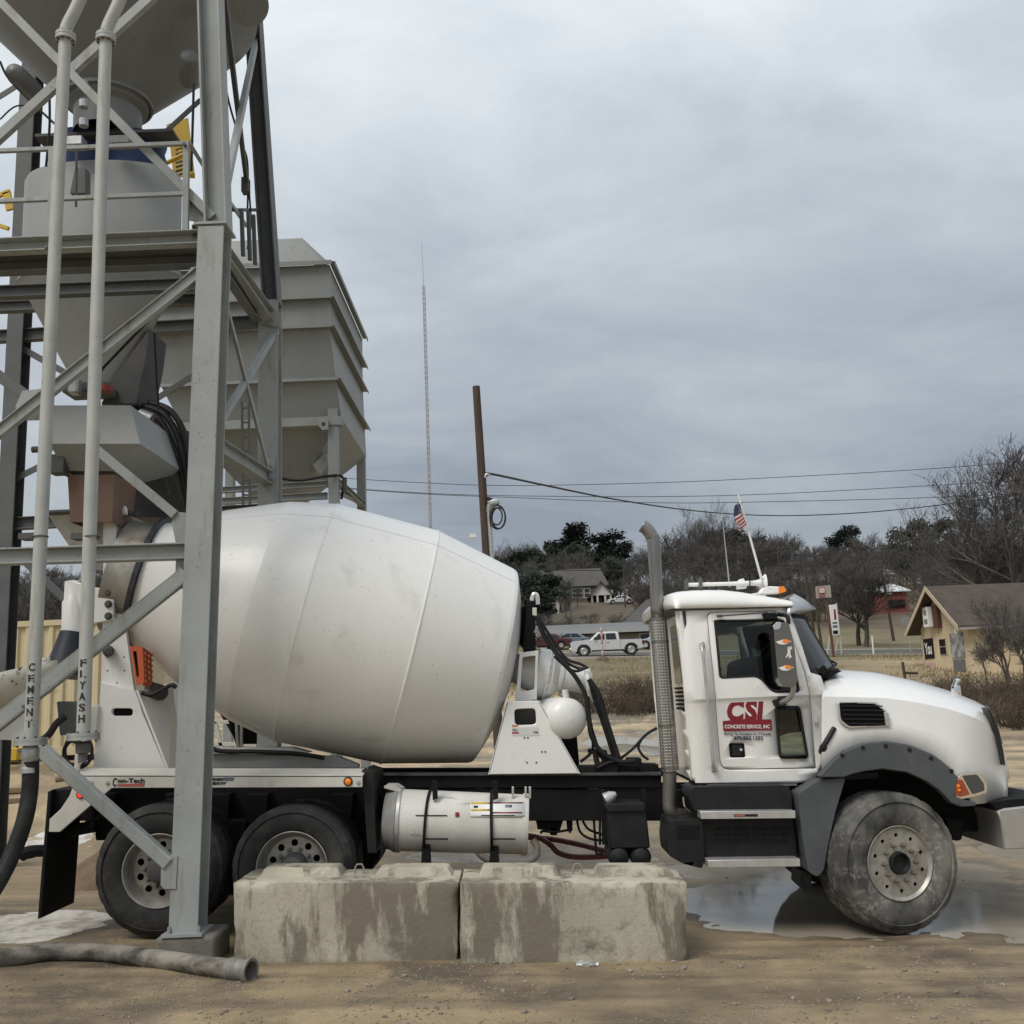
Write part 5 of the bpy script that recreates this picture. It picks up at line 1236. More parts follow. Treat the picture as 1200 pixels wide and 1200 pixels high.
# sun visor
v0, v1, v2, v3 = P(921.5, 727, YC + .02), P(925.5, 701, YC + .12), P(931.5, 695.5, YC + .3), P(956.5, 713.5, YC + .3)
vis_m = mat('brushed_visor', (.55, .56, .565), (.42, .425, .43), rough=.3, metal=.75, scale=7, amount=.6)
mb = MB(); prow = [(0.0, (921, 727), (928, 718)), (.03, (922, 712), (934, 716)), (.10, (925, 701), (944, 715)), (.25, (930, 697), (953, 713.5)), (.5, (933, 695.5), (957, 713)), (1.05, (935, 694), (961, 712))]
for dy_, a, b in prow:
    for q in (0, .5, 1):
        uu, vv = lerp(a[0], b[0], q), lerp(a[1], b[1], q) - (1.8 if q == .5 else 0); p = P(uu, vv, YC + .02 + dy_ * .85); mb.v.append(Vector((p.x, YC + dy_, p.z)))
for dy_, a, b in reversed(prow[:-1]):
    for q in (0, .5, 1):
        uu, vv = lerp(a[0], b[0], q), lerp(a[1], b[1], q) - (1.8 if q == .5 else 0); p = P(uu, vv, YC + .02 + dy_ * .85); mb.v.append(Vector((p.x, 2 * YA - YC - dy_, p.z)))
for i in range(len(prow) * 2 - 2):
    for j in range(2): a = i * 3 + j; mb.f.append((a, a + 1, a + 4, a + 3))
mb.build('sun_visor', vis_m, cab, smooth=50, solid=.006)
# roof gear
hz = thing  # noqa
rgy = 9.25
horn = lat('air_horn', P(803, 685.5, rgy), P(897, 683, rgy), [(0, .001), (0, .018), (.55, .018), (.86, .024), (.94, .035), (.975, .065), (1, .08), (.995, .06), (.96, .02)], white, cab, n=20)
for u, vt, vb in ((805, 678.5, 690), (821.5, 677, 689)): pz('horn_post', fillet([(u - 2.2, vt), (u + .8, vt - 1), (u + 2.2, vb), (u - 2.5, vb)], 1, 2), rgy - .03, .06, steel_d, horn, bevel=.004)
pz('horn_mount', [(866, 679), (872, 677.5), (876, 689), (864, 690)], rgy, .08, white, horn, bevel=.01)
pz('horn_mount', [(893, 676), (898.5, 676), (899, 688), (893, 688)], rgy - .05, .14, alum, horn, bevel=.008)
lb = MB().prism(px([(888, 696.5), (893, 689.5), (902, 686.8), (914, 687.2), (914, 695.5)], 9.05), (0, .10, 0)).build('marker_lamp', white, cab, bevel=.015, seg=3)
MB().prism(px(fillet([(912.5, 688), (917, 686.5), (921.5, 690), (921, 693.5), (913, 695)], 1.5, 3), 9.04), (0, .12, 0)).build('amber_lens', amber, lb, bevel=.012, seg=3)
for dyy in (.5, .8, 1.1):
    lb2 = MB().prism(px([(890, 694), (893, 689.5), (902, 688), (914, 689), (914, 696)], 9.05), (0, .10, 0)).xform(Matrix.Translation((0, dyy, 0))).build('marker_lamp', white, cab, bevel=.015)
MB().tube([P(879, 692, 9.2), P(878.5, 670, 9.2)], .006, 5).build('short_antenna', blk, cab)
MB().tube([P(855, 688, 9.6), P(845.5, 597, 9.6)], .008, 6, r1=.003).build('whip_antenna', mat('grey_whip', (.35, .35, .34), rough=.5), cab)
# flag on its own staff
fr_ = thing('flag', P(893.5, 690, rgy), 'small stars and stripes flag on a white staff above the cab roof', 'flag')
fs = MB().tube([P(895, 688, rgy), P(865, 579, rgy)], .012, 10, r1=.009).build('staff', mat('white_staff', (.75, .75, .74), rough=.4), fr_)
fred, fwht, fblu = mat('flag_red', (.36, .03, .04), rough=.8), mat('flag_white', (.62, .60, .58), rough=.8), mat('flag_blue', (.035, .04, .10), rough=.8)
def fl(s, t):
    """s across the fly (hanging), t down the hoist"""
    a = P(868.0, 589, rgy).lerp(P(872.5, 613, rgy), t)
    b = P(860.5, 592, rgy).lerp(P(865, 628, rgy), t)
    p = a.lerp(b, s); p.y += .05 * math.sin(s * 7 + t * 4) - .03; p.x += .012 * math.sin(s * 9 + t * 6); return p
NS, NT = 12, 26
for k in range(13):
    mb = MB()
    for j in range(k * 2, k * 2 + 3):
        for i in range(NS + 1): mb.v.append(fl(i / NS, j / NT))
    if k < 5: continue
    lo_i = 0
    for j in range(2):
        for i in range(lo_i, NS): a = j * (NS + 1) + i; mb.f.append((a, a + 1, a + NS + 2, a + NS + 1))
    mb.build('stripe', fred if k % 2 == 0 else fwht, fr_, smooth=60)
mb = MB()
for j in range(0, 13):
    for i in range(NS + 1): mb.v.append(fl(i / NS, j / NT * 10 / 12))
for j in range(12):
    for i in range(NS): a = j * (NS + 1) + i; mb.f.append((a, a + 1, a + NS + 2, a + NS + 1))
mb.build('canton', fblu, fr_, smooth=60)
for i in range(3):
    for j in range(5):
        c = fl((1.6 + 3.6 * i) / NS, (1.0 + 2.0 * j) / NT) + Vector((0, -.006, 0))
        MB().prism([c + Vector((.007 * math.cos(a + 1.57) * (1 if q % 2 == 0 else .4), 0, .007 * math.sin(a + 1.57) * (1 if q % 2 == 0 else .4))) for q, a in enumerate([2 * math.pi * k / 10 for k in range(10)])], (0, .002, 0)).build('star', fwht, fr_, smooth=0)

# ---- mirror
Ym = 8.50
mi = MB().prism(px(fillet([(906.5, 732), (912, 729), (924.5, 730), (931, 757), (935, 799), (930, 806), (917, 804.5), (912, 797), (907.5, 748)], 3, 3), Ym), (0, .16, 0)).build('mirror', mat('mirror_shell', (.24, .225, .20), rough=.16, metal=.9), tr, bevel=.02, seg=3, smooth=50)  # brownish base colour stands in for the ground mirrored in the chrome
pz('mirror_cap', fillet([(906, 733), (911.5, 728.5), (916, 729.5), (914, 737), (906.5, 738)], 1.5, 3), Ym - .012, .15, chrome, mi, bevel=.01)
for v in (751.5, 782):
    o_ = (v - 751.5) * .1
    pz('lamp_base', fillet([(909.5 + o_, v + .5), (918 + o_, v - 2), (928 + o_, v), (920 + o_, v + 4), (913 + o_, v + 3.6)], 1.4, 3), Ym - .03, .06, white, mi, bevel=.006)
    pz('amber_lens', fillet([(917.5 + o_, v - 2.6), (922 + o_, v - 2.4), (926.5 + o_, v), (920 + o_, v + 1.6), (917 + o_, v + .5)], .8, 3), Ym - .036, .06, amber, mi, bevel=.005)
pz('mirror_emblem', [(922.5, 758), (927.5, 757), (929, 760), (926.5, 762), (926.5, 767), (928.5, 770), (924.5, 772), (924.5, 768), (921.5, 771.5), (920.8, 770.5), (923.3, 765)], Ym - .006, .012, whp, mi)
MB().tube(smooth_path([P(930, 803, Ym + .08), P(929, 812, Ym + .1), P(924, 819, Ym + .14), P(915, 824, YC - .02)], 5), .022, 8).build('mirror_arm', alum, mi)
pz('arm_bracket', fillet([(906, 821), (913, 818.5), (922, 820), (921, 828), (909, 828)], 2, 3), YC - .04, .06, blkp, mi, bevel=.01)
MB().tube(smooth_path([P(924, 731, Ym + .08), P(922, 722, Ym + .12), P(912, 720, YC + .02)], 5), .018, 8).build('mirror_arm', blk, mi)

# ---- hood
Us = [963, 966, 970, 975, 982, 991, 1002, 1013, 1025, 1038, 1052, 1066, 1080, 1093, 1104, 1113, 1123, 1133, 1143, 1151, 1157, 1162, 1166, 1170, 1174, 1178, 1181]
arch = [(961, 908), (968, 900), (975, 892.5), (991, 879), (1013, 871), (1038, 868.5), (1066, 873), (1093, 884), (1112, 898), (1123, 912), (1134, 936), (1144, 943), (1162, 940), (1183, 936)]
crease = [(961, 816), (1038, 818), (1075, 823), (1112, 831), (1140, 840), (1156, 848), (1166, 863), (1174, 886), (1181, 915)]
top = [(961, 793), (966, 789.5), (986, 784.5), (1030, 788), (1074, 797.5), (1112, 808.5), (1140, 819), (1154, 826), (1162, 835), (1167, 848), (1174, 871), (1181, 904)]
mb = MB(); nrow = None
for u in Us:
    f = sm(1110, 1183, u)
    yb = lerp(8.64, 8.92, f ** 2); 
    vb, vc, vt = interp(arch, u), interp(crease, u), interp(top, u)
    vc = min(vc, vb - 3); vt = min(vt, vc - 3)
    p0 = P(u, vb, yb); p1 = P(u, lerp(vb, vc, .45), yb + .035); p1b = P(u, lerp(vb, vc, .85), yb + .055); p2 = P(u, vc, yb + .062)
    pt = P(u, vt, 9.55); ptz = pt.z
    x_ = p2.x
    def mk(y, z): return Vector((x_, y, z))
    zsh = lerp(p2.z, ptz, .62)
    bow = .10 * f
    row = [p0, p1, p1b, p2, mk(yb + .20, lerp(p2.z, ptz, .34)), mk(yb + .38, lerp(p2.z, ptz, .62)), mk(9.30, lerp(p2.z, ptz, .90)), mk(9.6, ptz), mk(YA, ptz + .012)]
    for i, q in enumerate(row):
        if i > 3: q.x = lerp(p2.x, pt.x, min(1, ((q.y - p2.y) / (9.55 - p2.y)) ** .8))
        if i == 8: q.x += .02
    full = row + [Vector((q.x, 2 * YA - q.y, q.z)) for q in reversed(row[:-1])]
    nrow = len(full); mb.v += full
for i in range(len(Us) - 1):
    for j in range(nrow - 1): a = i * nrow + j; mb.f.append((a, a + 1, a + nrow + 1, a + nrow))
k0 = (len(Us) - 1) * nrow
hood = mb.build('hood', white, tr, smooth=22, solid=.015)
gm = MB(); gm.prism([mb.v[k0 + j] + Vector((-.02, 0, 0)) for j in range(nrow)], (.008, 0, 0)); gm.build('grille', blk, hood, smooth=0)
for u0 in (1156,):
    MB().tube([P(1153.5, 829, 9.35), P(1161, 841, 9.3), P(1166, 855, 9.25), P(1171, 872, 9.2)], .03, 8).build('grille_surround', mat('dark_chrome', (.16, .17, .18), rough=.15, metal=.9), hood)
pz('nose_strip', [(1156, 828.5), (1160, 831), (1166, 841), (1172, 858), (1176.5, 880), (1179, 898), (1177, 896), (1173.5, 880), (1168, 859), (1161, 840)], 8.86, .12, mat('gloss_black_trim', (.02, .021, .023), rough=.12), hood, bevel=.01)
# side vent
vpoly = fillet([(981.5, 822.5), (1027, 822.8), (1040, 834), (1042, 851), (993.5, 853), (983, 844)], [3, 4, 4, 2, 4, 4], 3)
yv = 8.645
slab(px(vpoly, yv), [px(wi(vpoly, 2.4), yv)], .08).build('vent_frame', chrome, hood, bevel=.003)
MB().prism(px(wi(vpoly, 1.5), yv + .012), (0, .05, 0)).build('vent_back', blk, hood)
for i in range(5): MB().beam(P(985 + i * 1.6, 827 + i * 5.2, yv + .004), P(1034 + i * .8, 827.5 + i * 5.2, yv + .004), .010, .02, 'box').build('vent_slat', blkp, hood)
pz('vent_emblem', [(1036, 834), (1041.5, 835.5), (1043, 851), (1038, 851.5)], yv - .004, .03, alum, hood)
# hood ornament: a small sitting dog, chrome
ox = P(1120.5, 812, 9.8)
om = MB().tube(smooth_path([P(1121, 816, 9.6), P(1119, 807, 9.6), P(1119.5, 802, 9.6), P(1121.5, 798.5, 9.6), P(1124.5, 797.5, 9.6)], 4), [.028, .032, .035, .035, .034, .032, .03, .028, .026, .024, .024, .024, .024, .024, .024, .022, .018], 10); om.tube([P(1123.5, 803, 9.6), P(1125, 816, 9.6)], .014, 8); om.build('hood_ornament', chrome, hood)
# rubber hood latch
MB().tube(smooth_path([P(963, 882, 8.70), P(966, 873, 8.66), P(972, 863, 8.66), P(977.5, 853, 8.68)], 5), [.03] * 5 + [.022] * 11, 8).build('hood_latch', blkp, hood)
MB().box(P(956, 844, YC), (.03, .02, .05)).build('hinge_plate', white, cab, bevel=.003)
# flare
inner = [(989, 911), (1000, 907), (1013, 904), (1035, 901), (1063, 905), (1085, 915), (1101, 926), (1115, 941), (1126, 945.5), (1144, 944)]
outer = [(961, 908.5), (968, 900.5), (975, 893), (991, 879.5), (1013, 871.5), (1038, 869), (1066, 873.5), (1093, 884.5), (1112, 898.5), (1122, 911), (1121, 934), (1132, 937.5), (1144, 940)]
MB().prism(px(outer + inner[::-1] + [(961, 911)], 8.575), (0, .10, 0)).build('fender_flare', gryp, hood, bevel=.02, seg=3, smooth=60)
for u, v in ((987, 882.5), (1011, 873.5), (1038, 871.5), (1066, 876), (1091, 886), (1115, 901)):
    MB().lathe([(0, .018), (.008, .016), (.01, .001)], P(u, v + 2.5, 8.575), (0, -1, 0), 10).build('flare_bolt', blkp, hood)
# headlamp
hl = pz('headlamp', fillet([(1116.5, 933), (1122.5, 911), (1129, 906.5), (1147, 905), (1156, 917), (1157, 929), (1140, 934), (1126, 936.5)], 2.5, 3), 8.585, .2, chrome, hood, bevel=.01, seg=3, smooth=50)
pz('turn_lens', fillet([(1117.5, 932), (1123, 913), (1128, 914), (1137, 931), (1126, 934)], 1, 2), 8.575, .05, mat('red_amber_lens', (.34, .075, .035), (.24, .05, .025), rough=.2, scale=20), hl, bevel=.004)
for u, v in ((1123, 921), (1124, 926)): MB().lathe([(0, .014), (.012, .01), (.014, .001)], P(u, v, 8.575), (0, -1, 0), 10).build('lamp_bulb', amber, hl)
pz('lamp_well', fillet([(1128, 909), (1145, 907.5), (1153, 918), (1154, 926.5), (1140, 931)], 2, 3), 8.578, .04, mat('lamp_grey', (.10, .105, .11), rough=.2, metal=.5), hl, bevel=.004)
0 and pz('lamp_trim', [(1157, 907), (1176, 932), (1183, 936.5), (1146, 943), (1143, 936), (1158, 930)], 8.75, .15, white, hood, bevel=.01)
# dark liner inside the arch and front running gear
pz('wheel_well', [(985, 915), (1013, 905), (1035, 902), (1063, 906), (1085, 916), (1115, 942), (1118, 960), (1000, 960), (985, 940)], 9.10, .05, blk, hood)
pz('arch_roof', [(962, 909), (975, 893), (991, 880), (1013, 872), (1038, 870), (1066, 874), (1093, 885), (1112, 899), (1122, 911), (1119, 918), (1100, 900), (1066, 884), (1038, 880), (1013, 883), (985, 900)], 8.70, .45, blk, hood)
pz('front_frame', [(1085, 935), (1172, 936), (1175, 960), (1165, 975), (1130, 975), (1125, 985), (1112, 980)], 9.15, .25, blk, tr, bevel=.02)
pz('tow_bracket', [(1105, 955), (1130, 960), (1128, 985), (1118, 986)], 9.0, .1, blk, tr, bevel=.02)
for y_ in (9.2, 9.9): pz('leaf_spring', [(990, 985), (1060, 992), (1120, 975), (1120, 980), (1060, 998), (990, 990)], y_, .1, blk)
# bumper
bmp = MB().prism(px([(1168, 951), (1177, 947.5), (1240, 940), (1250, 993), (1177, 996), (1173, 962)], 8.70), (0, 2.3, 0)).build('bumper', mat('bumper_steel', (.50, .49, .47), (.36, .345, .32), rough=.35, metal=.5, scale=4, amount=.8), tr, bevel=.02)
pz('bumper_top', [(1160, 941), (1182, 937), (1240, 933), (1240, 940), (1177, 947), (1168, 950)], 8.72, 2.2, blk, tr)
# plastic quarter fender behind the front wheel
pz('quarter_fender', fillet([(960, 914), (991, 911.5), (984, 935), (978, 955), (971, 988), (965.5, 1020), (958, 1028), (947.5, 1022), (941, 985), (936, 944), (936, 930)], 4, 3), 8.62, .36, gryp, tr, bevel=.025, seg=3, smooth=60)
pz('mud_tab', [(939, 1020), (951, 1024), (951, 1050), (938, 1038)], 8.8, .3, blkp, tr)

# ---- steps and battery box
pz('step_body', [(808, 925), (926, 922), (930, 953), (936, 1010), (834, 1013), (824, 1000), (815, 950)], 8.76, .5, blkp, tr, bevel=.01)
pz('step_cover', fillet([(806, 932), (812, 922), (920, 920), (927, 927), (929, 949), (815, 952)], 4, 3), 8.72, .45, blkp, tr, bevel=.02)
pz('sill_trim', [(828, 918), (935, 917), (934, 921), (829, 922)], YC + .05, .2, mat('grey_trim', (.2, .2, .2), rough=.5), tr)
s1_ = pz('step', [(820.5, 951), (932, 950), (932.5, 959), (821.5, 960)], 8.60, .26, alum, tr, bevel=.004)
s2_ = pz('step', [(829, 1008), (937.5, 1006.5), (938, 1015.5), (830, 1017)], 8.60, .26, alum, tr, bevel=.004)
pz('step_label', [(860, 954.3), (888, 954), (888, 957), (860, 957.2)], 8.597, .002, blkp, s1_, bevel=0); pz('step_label', [(861, 954.8), (873, 954.6), (873, 956.6), (861, 956.8)], 8.595, .002, mat('faded_red_print', (.42, .10, .09), rough=.6), s1_, bevel=0)
pz('battery_box', fillet([(784, 962), (823, 960), (826, 1005), (823, 1018), (800, 1012), (784, 1003), (782, 985)], 3, 3), 8.72, .5, blkp, tr, bevel=.015)
for r_ in range(3):
    for q_ in range(6): pz('box_slot', [(793 + q_ * 4.6, 967 + r_ * 6), (796.4 + q_ * 4.6, 966.9 + r_ * 6), (796.6 + q_ * 4.6, 971 + r_ * 6), (793.2 + q_ * 4.6, 971.1 + r_ * 6)], 8.712, .02, blk, tr, bevel=0)
for r_ in range(3):
    for q_ in range(8): pz('box_slot', [(838 + q_ * 11, 970 + r_ * 7), (846 + q_ * 11, 969.8 + r_ * 7), (846 + q_ * 11, 973 + r_ * 7), (838 + q_ * 11, 973.2 + r_ * 7)], 8.752, .02, mat('slot_black', (.006, .006, .006), rough=.8), tr, bevel=0)
MB().tube(smooth_path([P(801, 934, 8.85), P(803, 945, 8.85), P(810, 951, 8.85)]), .012, 6).build('chrome_clip', chrome, tr)
pz('engine_block', [(820, 925), (1010, 920), (1080, 930), (1080, 985), (960, 990), (830, 985)], 9.4, .9, blk, tr, bevel=.05)
# ------------------------------------------------------------------ concrete blocks in front
def block_mat():
    m = bpy.data.materials.new('stained_block_concrete'); m.use_nodes = True; t = m.node_tree; b = t.nodes['Principled BSDF']
    pos = t.nodes.new('ShaderNodeNewGeometry').outputs['Position']
    def nz(sc, st, det=6, ro=.6):
        mp = t.nodes.new('ShaderNodeMapping'); mp.inputs['Scale'].default_value = st; t.links.new(pos, mp.inputs[0])
        n = t.nodes.new('ShaderNodeTexNoise'); n.inputs['Scale'].default_value = sc; n.inputs['Detail'].default_value = det; n.inputs['Roughness'].default_value = ro
        t.links.new(mp.outputs[0], n.inputs['Vector']); return n.outputs['Fac']
    def mr(s_, a, c, d=0., e_=1.):
        k = t.nodes.new('ShaderNodeMapRange'); k.inputs[1].default_value = a; k.inputs[2].default_value = c; k.inputs[3].default_value = d; k.inputs[4].default_value = e_
        t.links.new(s_, k.inputs[0]); return k.outputs[0]
    def mixc(f, a, c):
        x = t.nodes.new('ShaderNodeMix'); x.data_type = 'RGBA'
        for s_, k in ((a, 'A'), (c, 'B')):
            if isinstance(s_, tuple): x.inputs[k].default_value = (*s_, 1)
            else: t.links.new(s_, x.inputs[k])
        t.links.new(f, x.inputs['Factor']); return x.outputs['Result']
    c = mixc(mr(nz(2.2, (1, 1, .6)), .4, .62), (.47, .435, .345), (.37, .34, .27))
    c = mixc(mr(nz(2.6, (1.2, 1.2, .30), 7, .68), .49, .56), c, (.195, .172, .13))      # water running down from the top
    c = mixc(mr(nz(1.7, (1, 1, 1.2), 8, .7), .53, .63, 0., .9), c, (.17, .15, .115))
    c = mixc(mr(nz(22, (1, 1, 1)), .58, .72, 0., .5), c, (.20, .18, .15))
    c = mixc(mr(nz(75, (1, 1, 1), 2), .68, .73), c, (.10, .09, .075))
    t.links.new(c, b.inputs['Base Color']); b.inputs['Roughness'].default_value = .9
    bp = t.nodes.new('ShaderNodeBump'); bp.inputs['Strength'].default_value = .35; bp.inputs['Distance'].default_value = .02
    t.links.new(nz(26, (1, 1, 1), 8, .7), bp.inputs['Height']); t.links.new(bp.outputs[0], b.inputs['Normal'])
    return m
bmat = block_mat()
def cblock(u0, u1, vtop, vbot, label):
    gf = G((u0 + u1) / 2, vbot); Yf = gf.y + .02
    a, b, c, d = P(u0, vtop, Yf), P(u1, vtop, Yf), P(u1 - 1, vbot + 6, Yf), P(u0 + 1, vbot + 6, Yf)
    root = thing('concrete_block', ((a.x + b.x) / 2, Yf + .3, gf.z), label, 'concrete block')
    D = .62; mb = MB(); bm = bmesh.new()
    nX, nY, nZ = 30, 11, 13
    def f(s, t_, q):   # s along, t depth, q up
        p = d.lerp(c, s).lerp(a.lerp(b, s), q); return Vector((p.x, Yf + D * t_, p.z))
    vid = {}
    def vert(i, j, k):
        if (i, j, k) not in vid:
            p = f(i / nX, j / nY, k / nZ)
            e = sum(x in (0, 1) for x in (i / nX, j / nY, k / nZ))
            nv = Vector((noise.noise(p * 5), noise.noise(p * 5 + Vector((7, 0, 0))), noise.noise(p * 5 + Vector((0, 9, 0))))) * .004 + Vector((noise.noise(p * 17), noise.noise(p * 17 + Vector((3, 0, 0))), noise.noise(p * 17 + Vector((0, 3, 0))))) * .004
            if e >= 2:
                cc = f(.5, .5, .5); k_ = .005 + .012 * max(0, noise.noise(p * 8 + Vector((1, 1, 1))) * 2)
                for ax_, w_ in (('x', i in (0, nX)), ('y', j in (0, nY)), ('z', k in (0, nZ))):
                    if w_: setattr(p, ax_, getattr(p, ax_) + (k_ if getattr(cc, ax_) > getattr(p, ax_) else -k_))
            vid[(i, j, k)] = len(mb.v); mb.v.append(p + nv)
        return vid[(i, j, k)]
    for i in range(nX):
        for k in range(nZ):
            for j in (0, nY): mb.f.append((vert(i, j, k), vert(i + 1, j, k), vert(i + 1, j, k + 1), vert(i, j, k + 1)))
        for j in range(nY):
            for k in (0, nZ): mb.f.append((vert(i, j, k), vert(i + 1, j, k), vert(i + 1, j + 1, k), vert(i, j + 1, k)))
    for j in range(nY):
        for k in range(nZ):
            for i in (0, nX): mb.f.append((vert(i, j, k), vert(i, j + 1, k), vert(i, j + 1, k + 1), vert(i, j, k + 1)))
    mb.build('block_body', bmat, root, smooth=60)
    # the interlocking keys on top
    for s0, s1 in ((.07, .46), (.60, .97)):
        k = MB(); h = .058; q = .03
        lo = [f(s0, .40, 1), f(s1, .40, 1), f(s1, .92, 1), f(s0, .92, 1)]; hi = [f(s0 + q, .47, 1), f(s1 - q, .47, 1), f(s1 - q, .85, 1), f(s0 + q, .85, 1)]
        frustum(k, [p + Vector((0, 0, h)) for p in hi], [p - Vector((0, 0, .02)) for p in lo]); n0 = len(k.v) - 8; k.f.append((n0, n0 + 1, n0 + 2, n0 + 3))
        k.build('block_key', bmat, root, bevel=.012, seg=2, smooth=50)
    c0 = f(.53, .55, 1)
    MB().tube([c0 + Vector((-.035, 0, -.01)), c0 + Vector((-.033, 0, .05)), c0 + Vector((-.018, 0, .075)), c0 + Vector((.018, 0, .075)), c0 + Vector((.033, 0, .05)), c0 + Vector((.035, 0, -.01))], .007, 6).build('lifting_loop', mat('rusty_wire', (.30, .27, .23), (.2, .15, .11), rough=.7, scale=20), root)
cblock(273, 537.3, 1034, 1131, 'stained concrete block between the column footing and the other block')
cblock(538.2, 806, 1034, 1133, 'stained concrete block nearer the front wheel of the truck')

# ---- loose things on the ground
def rock(name, p, s, m, label=None, cat=None, sq=(1, 1, .6), parent=None):
    bm = bmesh.new(); bmesh.ops.create_icosphere(bm, subdivisions=2, radius=1)
    o_ = Vector((p.x * 3, p.y * 3, 5)); mb = MB()
    for v in bm.verts: v.co *= 1 + .35 * noise.noise(v.co * 1.7 + o_)
    bm.verts.index_update(); mb.v = [p + Vector((v.co.x * s * sq[0], v.co.y * s * sq[1], v.co.z * s * sq[2])) for v in bm.verts]; mb.f = [tuple(v.index for v in f.verts) for f in bm.faces]; bm.free()
    o = mb.build(name, m, parent, smooth=40)
    if label: tag(o, label, cat)
    return o
dirtp = mat('damp_soil_pile', (.20, .135, .085), (.13, .088, .058), rough=.95, scale=5, amount=.9, bump=.8, bscale=30)
g = G(85, 1048)
mb = MB(); n_ = 26
for j in range(n_):
    for i in range(n_):
        a, b = (i / (n_ - 1) - .5) * 2, (j / (n_ - 1) - .5) * 2; r_ = math.hypot(a, b)
        x_, y_ = g.x + .15 + a * .62, g.y + .75 + b * .75
        h_ = .36 * max(0, 1 - r_ ** 1.3) ** .9; h_ += (.06 * noise.noise(Vector((x_ * 4, y_ * 4, 0))) + .03 * noise.noise(Vector((x_ * 11, y_ * 11, 0)))) * (1 if r_ < .95 else 0)
        mb.v.append(Vector((x_, y_, gz(x_, y_) - .02 + max(0, h_))))
for j in range(n_ - 1):
    for i in range(n_ - 1): a = j * n_ + i; mb.f.append((a, a + 1, a + n_ + 1, a + n_))
tag(mb.build('dirt_pile', dirtp, smooth=60), 'low brown dirt pile behind the rear mudflap', 'dirt pile')
bt_ = G(688, 1136)
bo = thing('plastic_bottle', bt_, 'crushed clear plastic bottle lying below the concrete block', 'bottle')
pl = mat('crushed_plastic', (.40, .43, .40), (.20, .22, .20), rough=.2, scale=30, amount=.7)
d_ = Vector((.95, -.25, .02)).normalized()
MB().lathe([(-.075, .001), (-.072, .022), (-.03, .027), (-.01, .018), (.02, .026), (.045, .024), (.062, .011), (.072, .011)], bt_ + Vector((0, 0, .032)), d_, 14, rf=lambda i, q, r: r * (1 + .22 * math.sin(q * 2.1 + i * 1.7))).build('bottle_body', pl, bo)
MB().lathe([(.070, .013), (.086, .013), (.086, .001)], bt_ + Vector((0, 0, .032)), d_, 12).build('cap', whp, bo)
gr_m = mat('grey_gravel', (.30, .26, .21), (.17, .145, .115), rough=.9, scale=2.0, amount=1.0, lo=.4, hi=.6, world=True)
gm_ = MB(); rg = random.Random(3)
ico = bmesh.new(); bmesh.ops.create_icosphere(ico, subdivisions=1, radius=1); ico.verts.index_update()
iv = [v.co.copy() for v in ico.verts]; if_ = [tuple(v.index for v in f.verts) for f in ico.faces]; ico.free()
for i in range(5200):
    y_ = rg.uniform(6.3, 8.2) if i < 3900 else rg.uniform(8, 22); x_ = rg.uniform(-.55, .55) * y_ * 1.0
    if noise.noise(Vector((x_ * .8, y_ * .8, 11))) < -.08 and rg.random() < .85: continue
    s = rg.uniform(.003, .011) * (2.2 if rg.random() < .04 else 1)
    M_ = Matrix.Rotation(rg.uniform(0, 6), 3, 'Z') @ Matrix.Diagonal((s * rg.uniform(.7, 1.5), s, s * rg.uniform(.4, .8)))
    c = Vector((x_, y_, gz(x_, y_) + s * .25)); gm_.add([c + M_ @ v for v in iv], if_)
tag(gm_.build('gravel', gr_m, smooth=0), 'fine grit and small stones scattered over the dirt', 'gravel', kind='stuff')
for i, (u, v, s, lb) in enumerate(((598, 1137, .035, 'dark flat stone under the nearer block joint'), (1066, 1120, .025, 'small dark stone in front of the front wheel'), (770, 1131, .03, 'pale stone at the block corner'))):
    rock('stone', G(u, v) + Vector((0, 0, s * .4)), s, gr_m, lb, 'stone', sq=(1.4, 1, .5))
# red and white hoses on the wet pad under the truck
redh = mat('red_hose', (.20, .04, .055), (.30, .14, .13), rough=.5, scale=6); whh = mat('white_hose', (.52, .47, .44), (.36, .33, .30), rough=.6, scale=6)
def gh(u, v, Y, r): p = P(u, v, Y); return p
h = MB().tube(smooth_path([P(615, 979, 10.2), P(632, 982, 10.2), P(645, 990, 10.1), P(654, 999, 10.1), P(672, 1004, 10.1), P(700, 1004, 10.1), P(722, 1002, 10.1)], 8), .026, 10).build('water_hose', redh); tag(h, 'dark red hose sagging lowest under the truck frame', 'hose')
h = MB().tube(smooth_path([P(618, 981, 10.4), P(650, 984, 10.4), P(680, 990, 10.4), P(704, 996, 10.4), P(722, 999, 10.4)], 8), .026, 10).build('water_hose', redh); tag(h, 'upper straighter red hose under the truck frame', 'hose')
h = MB().tube(smooth_path([P(556, 990, 9.7), P(566, 1004, 9.6), P(585, 1011, 9.6), P(612, 1011, 9.6), P(627, 1004, 9.6), P(629, 992, 9.6), P(624, 984, 9.6)], 8), .033, 12).build('water_hose', whh); tag(h, 'looped dirty white hose under the strapped tank', 'hose')
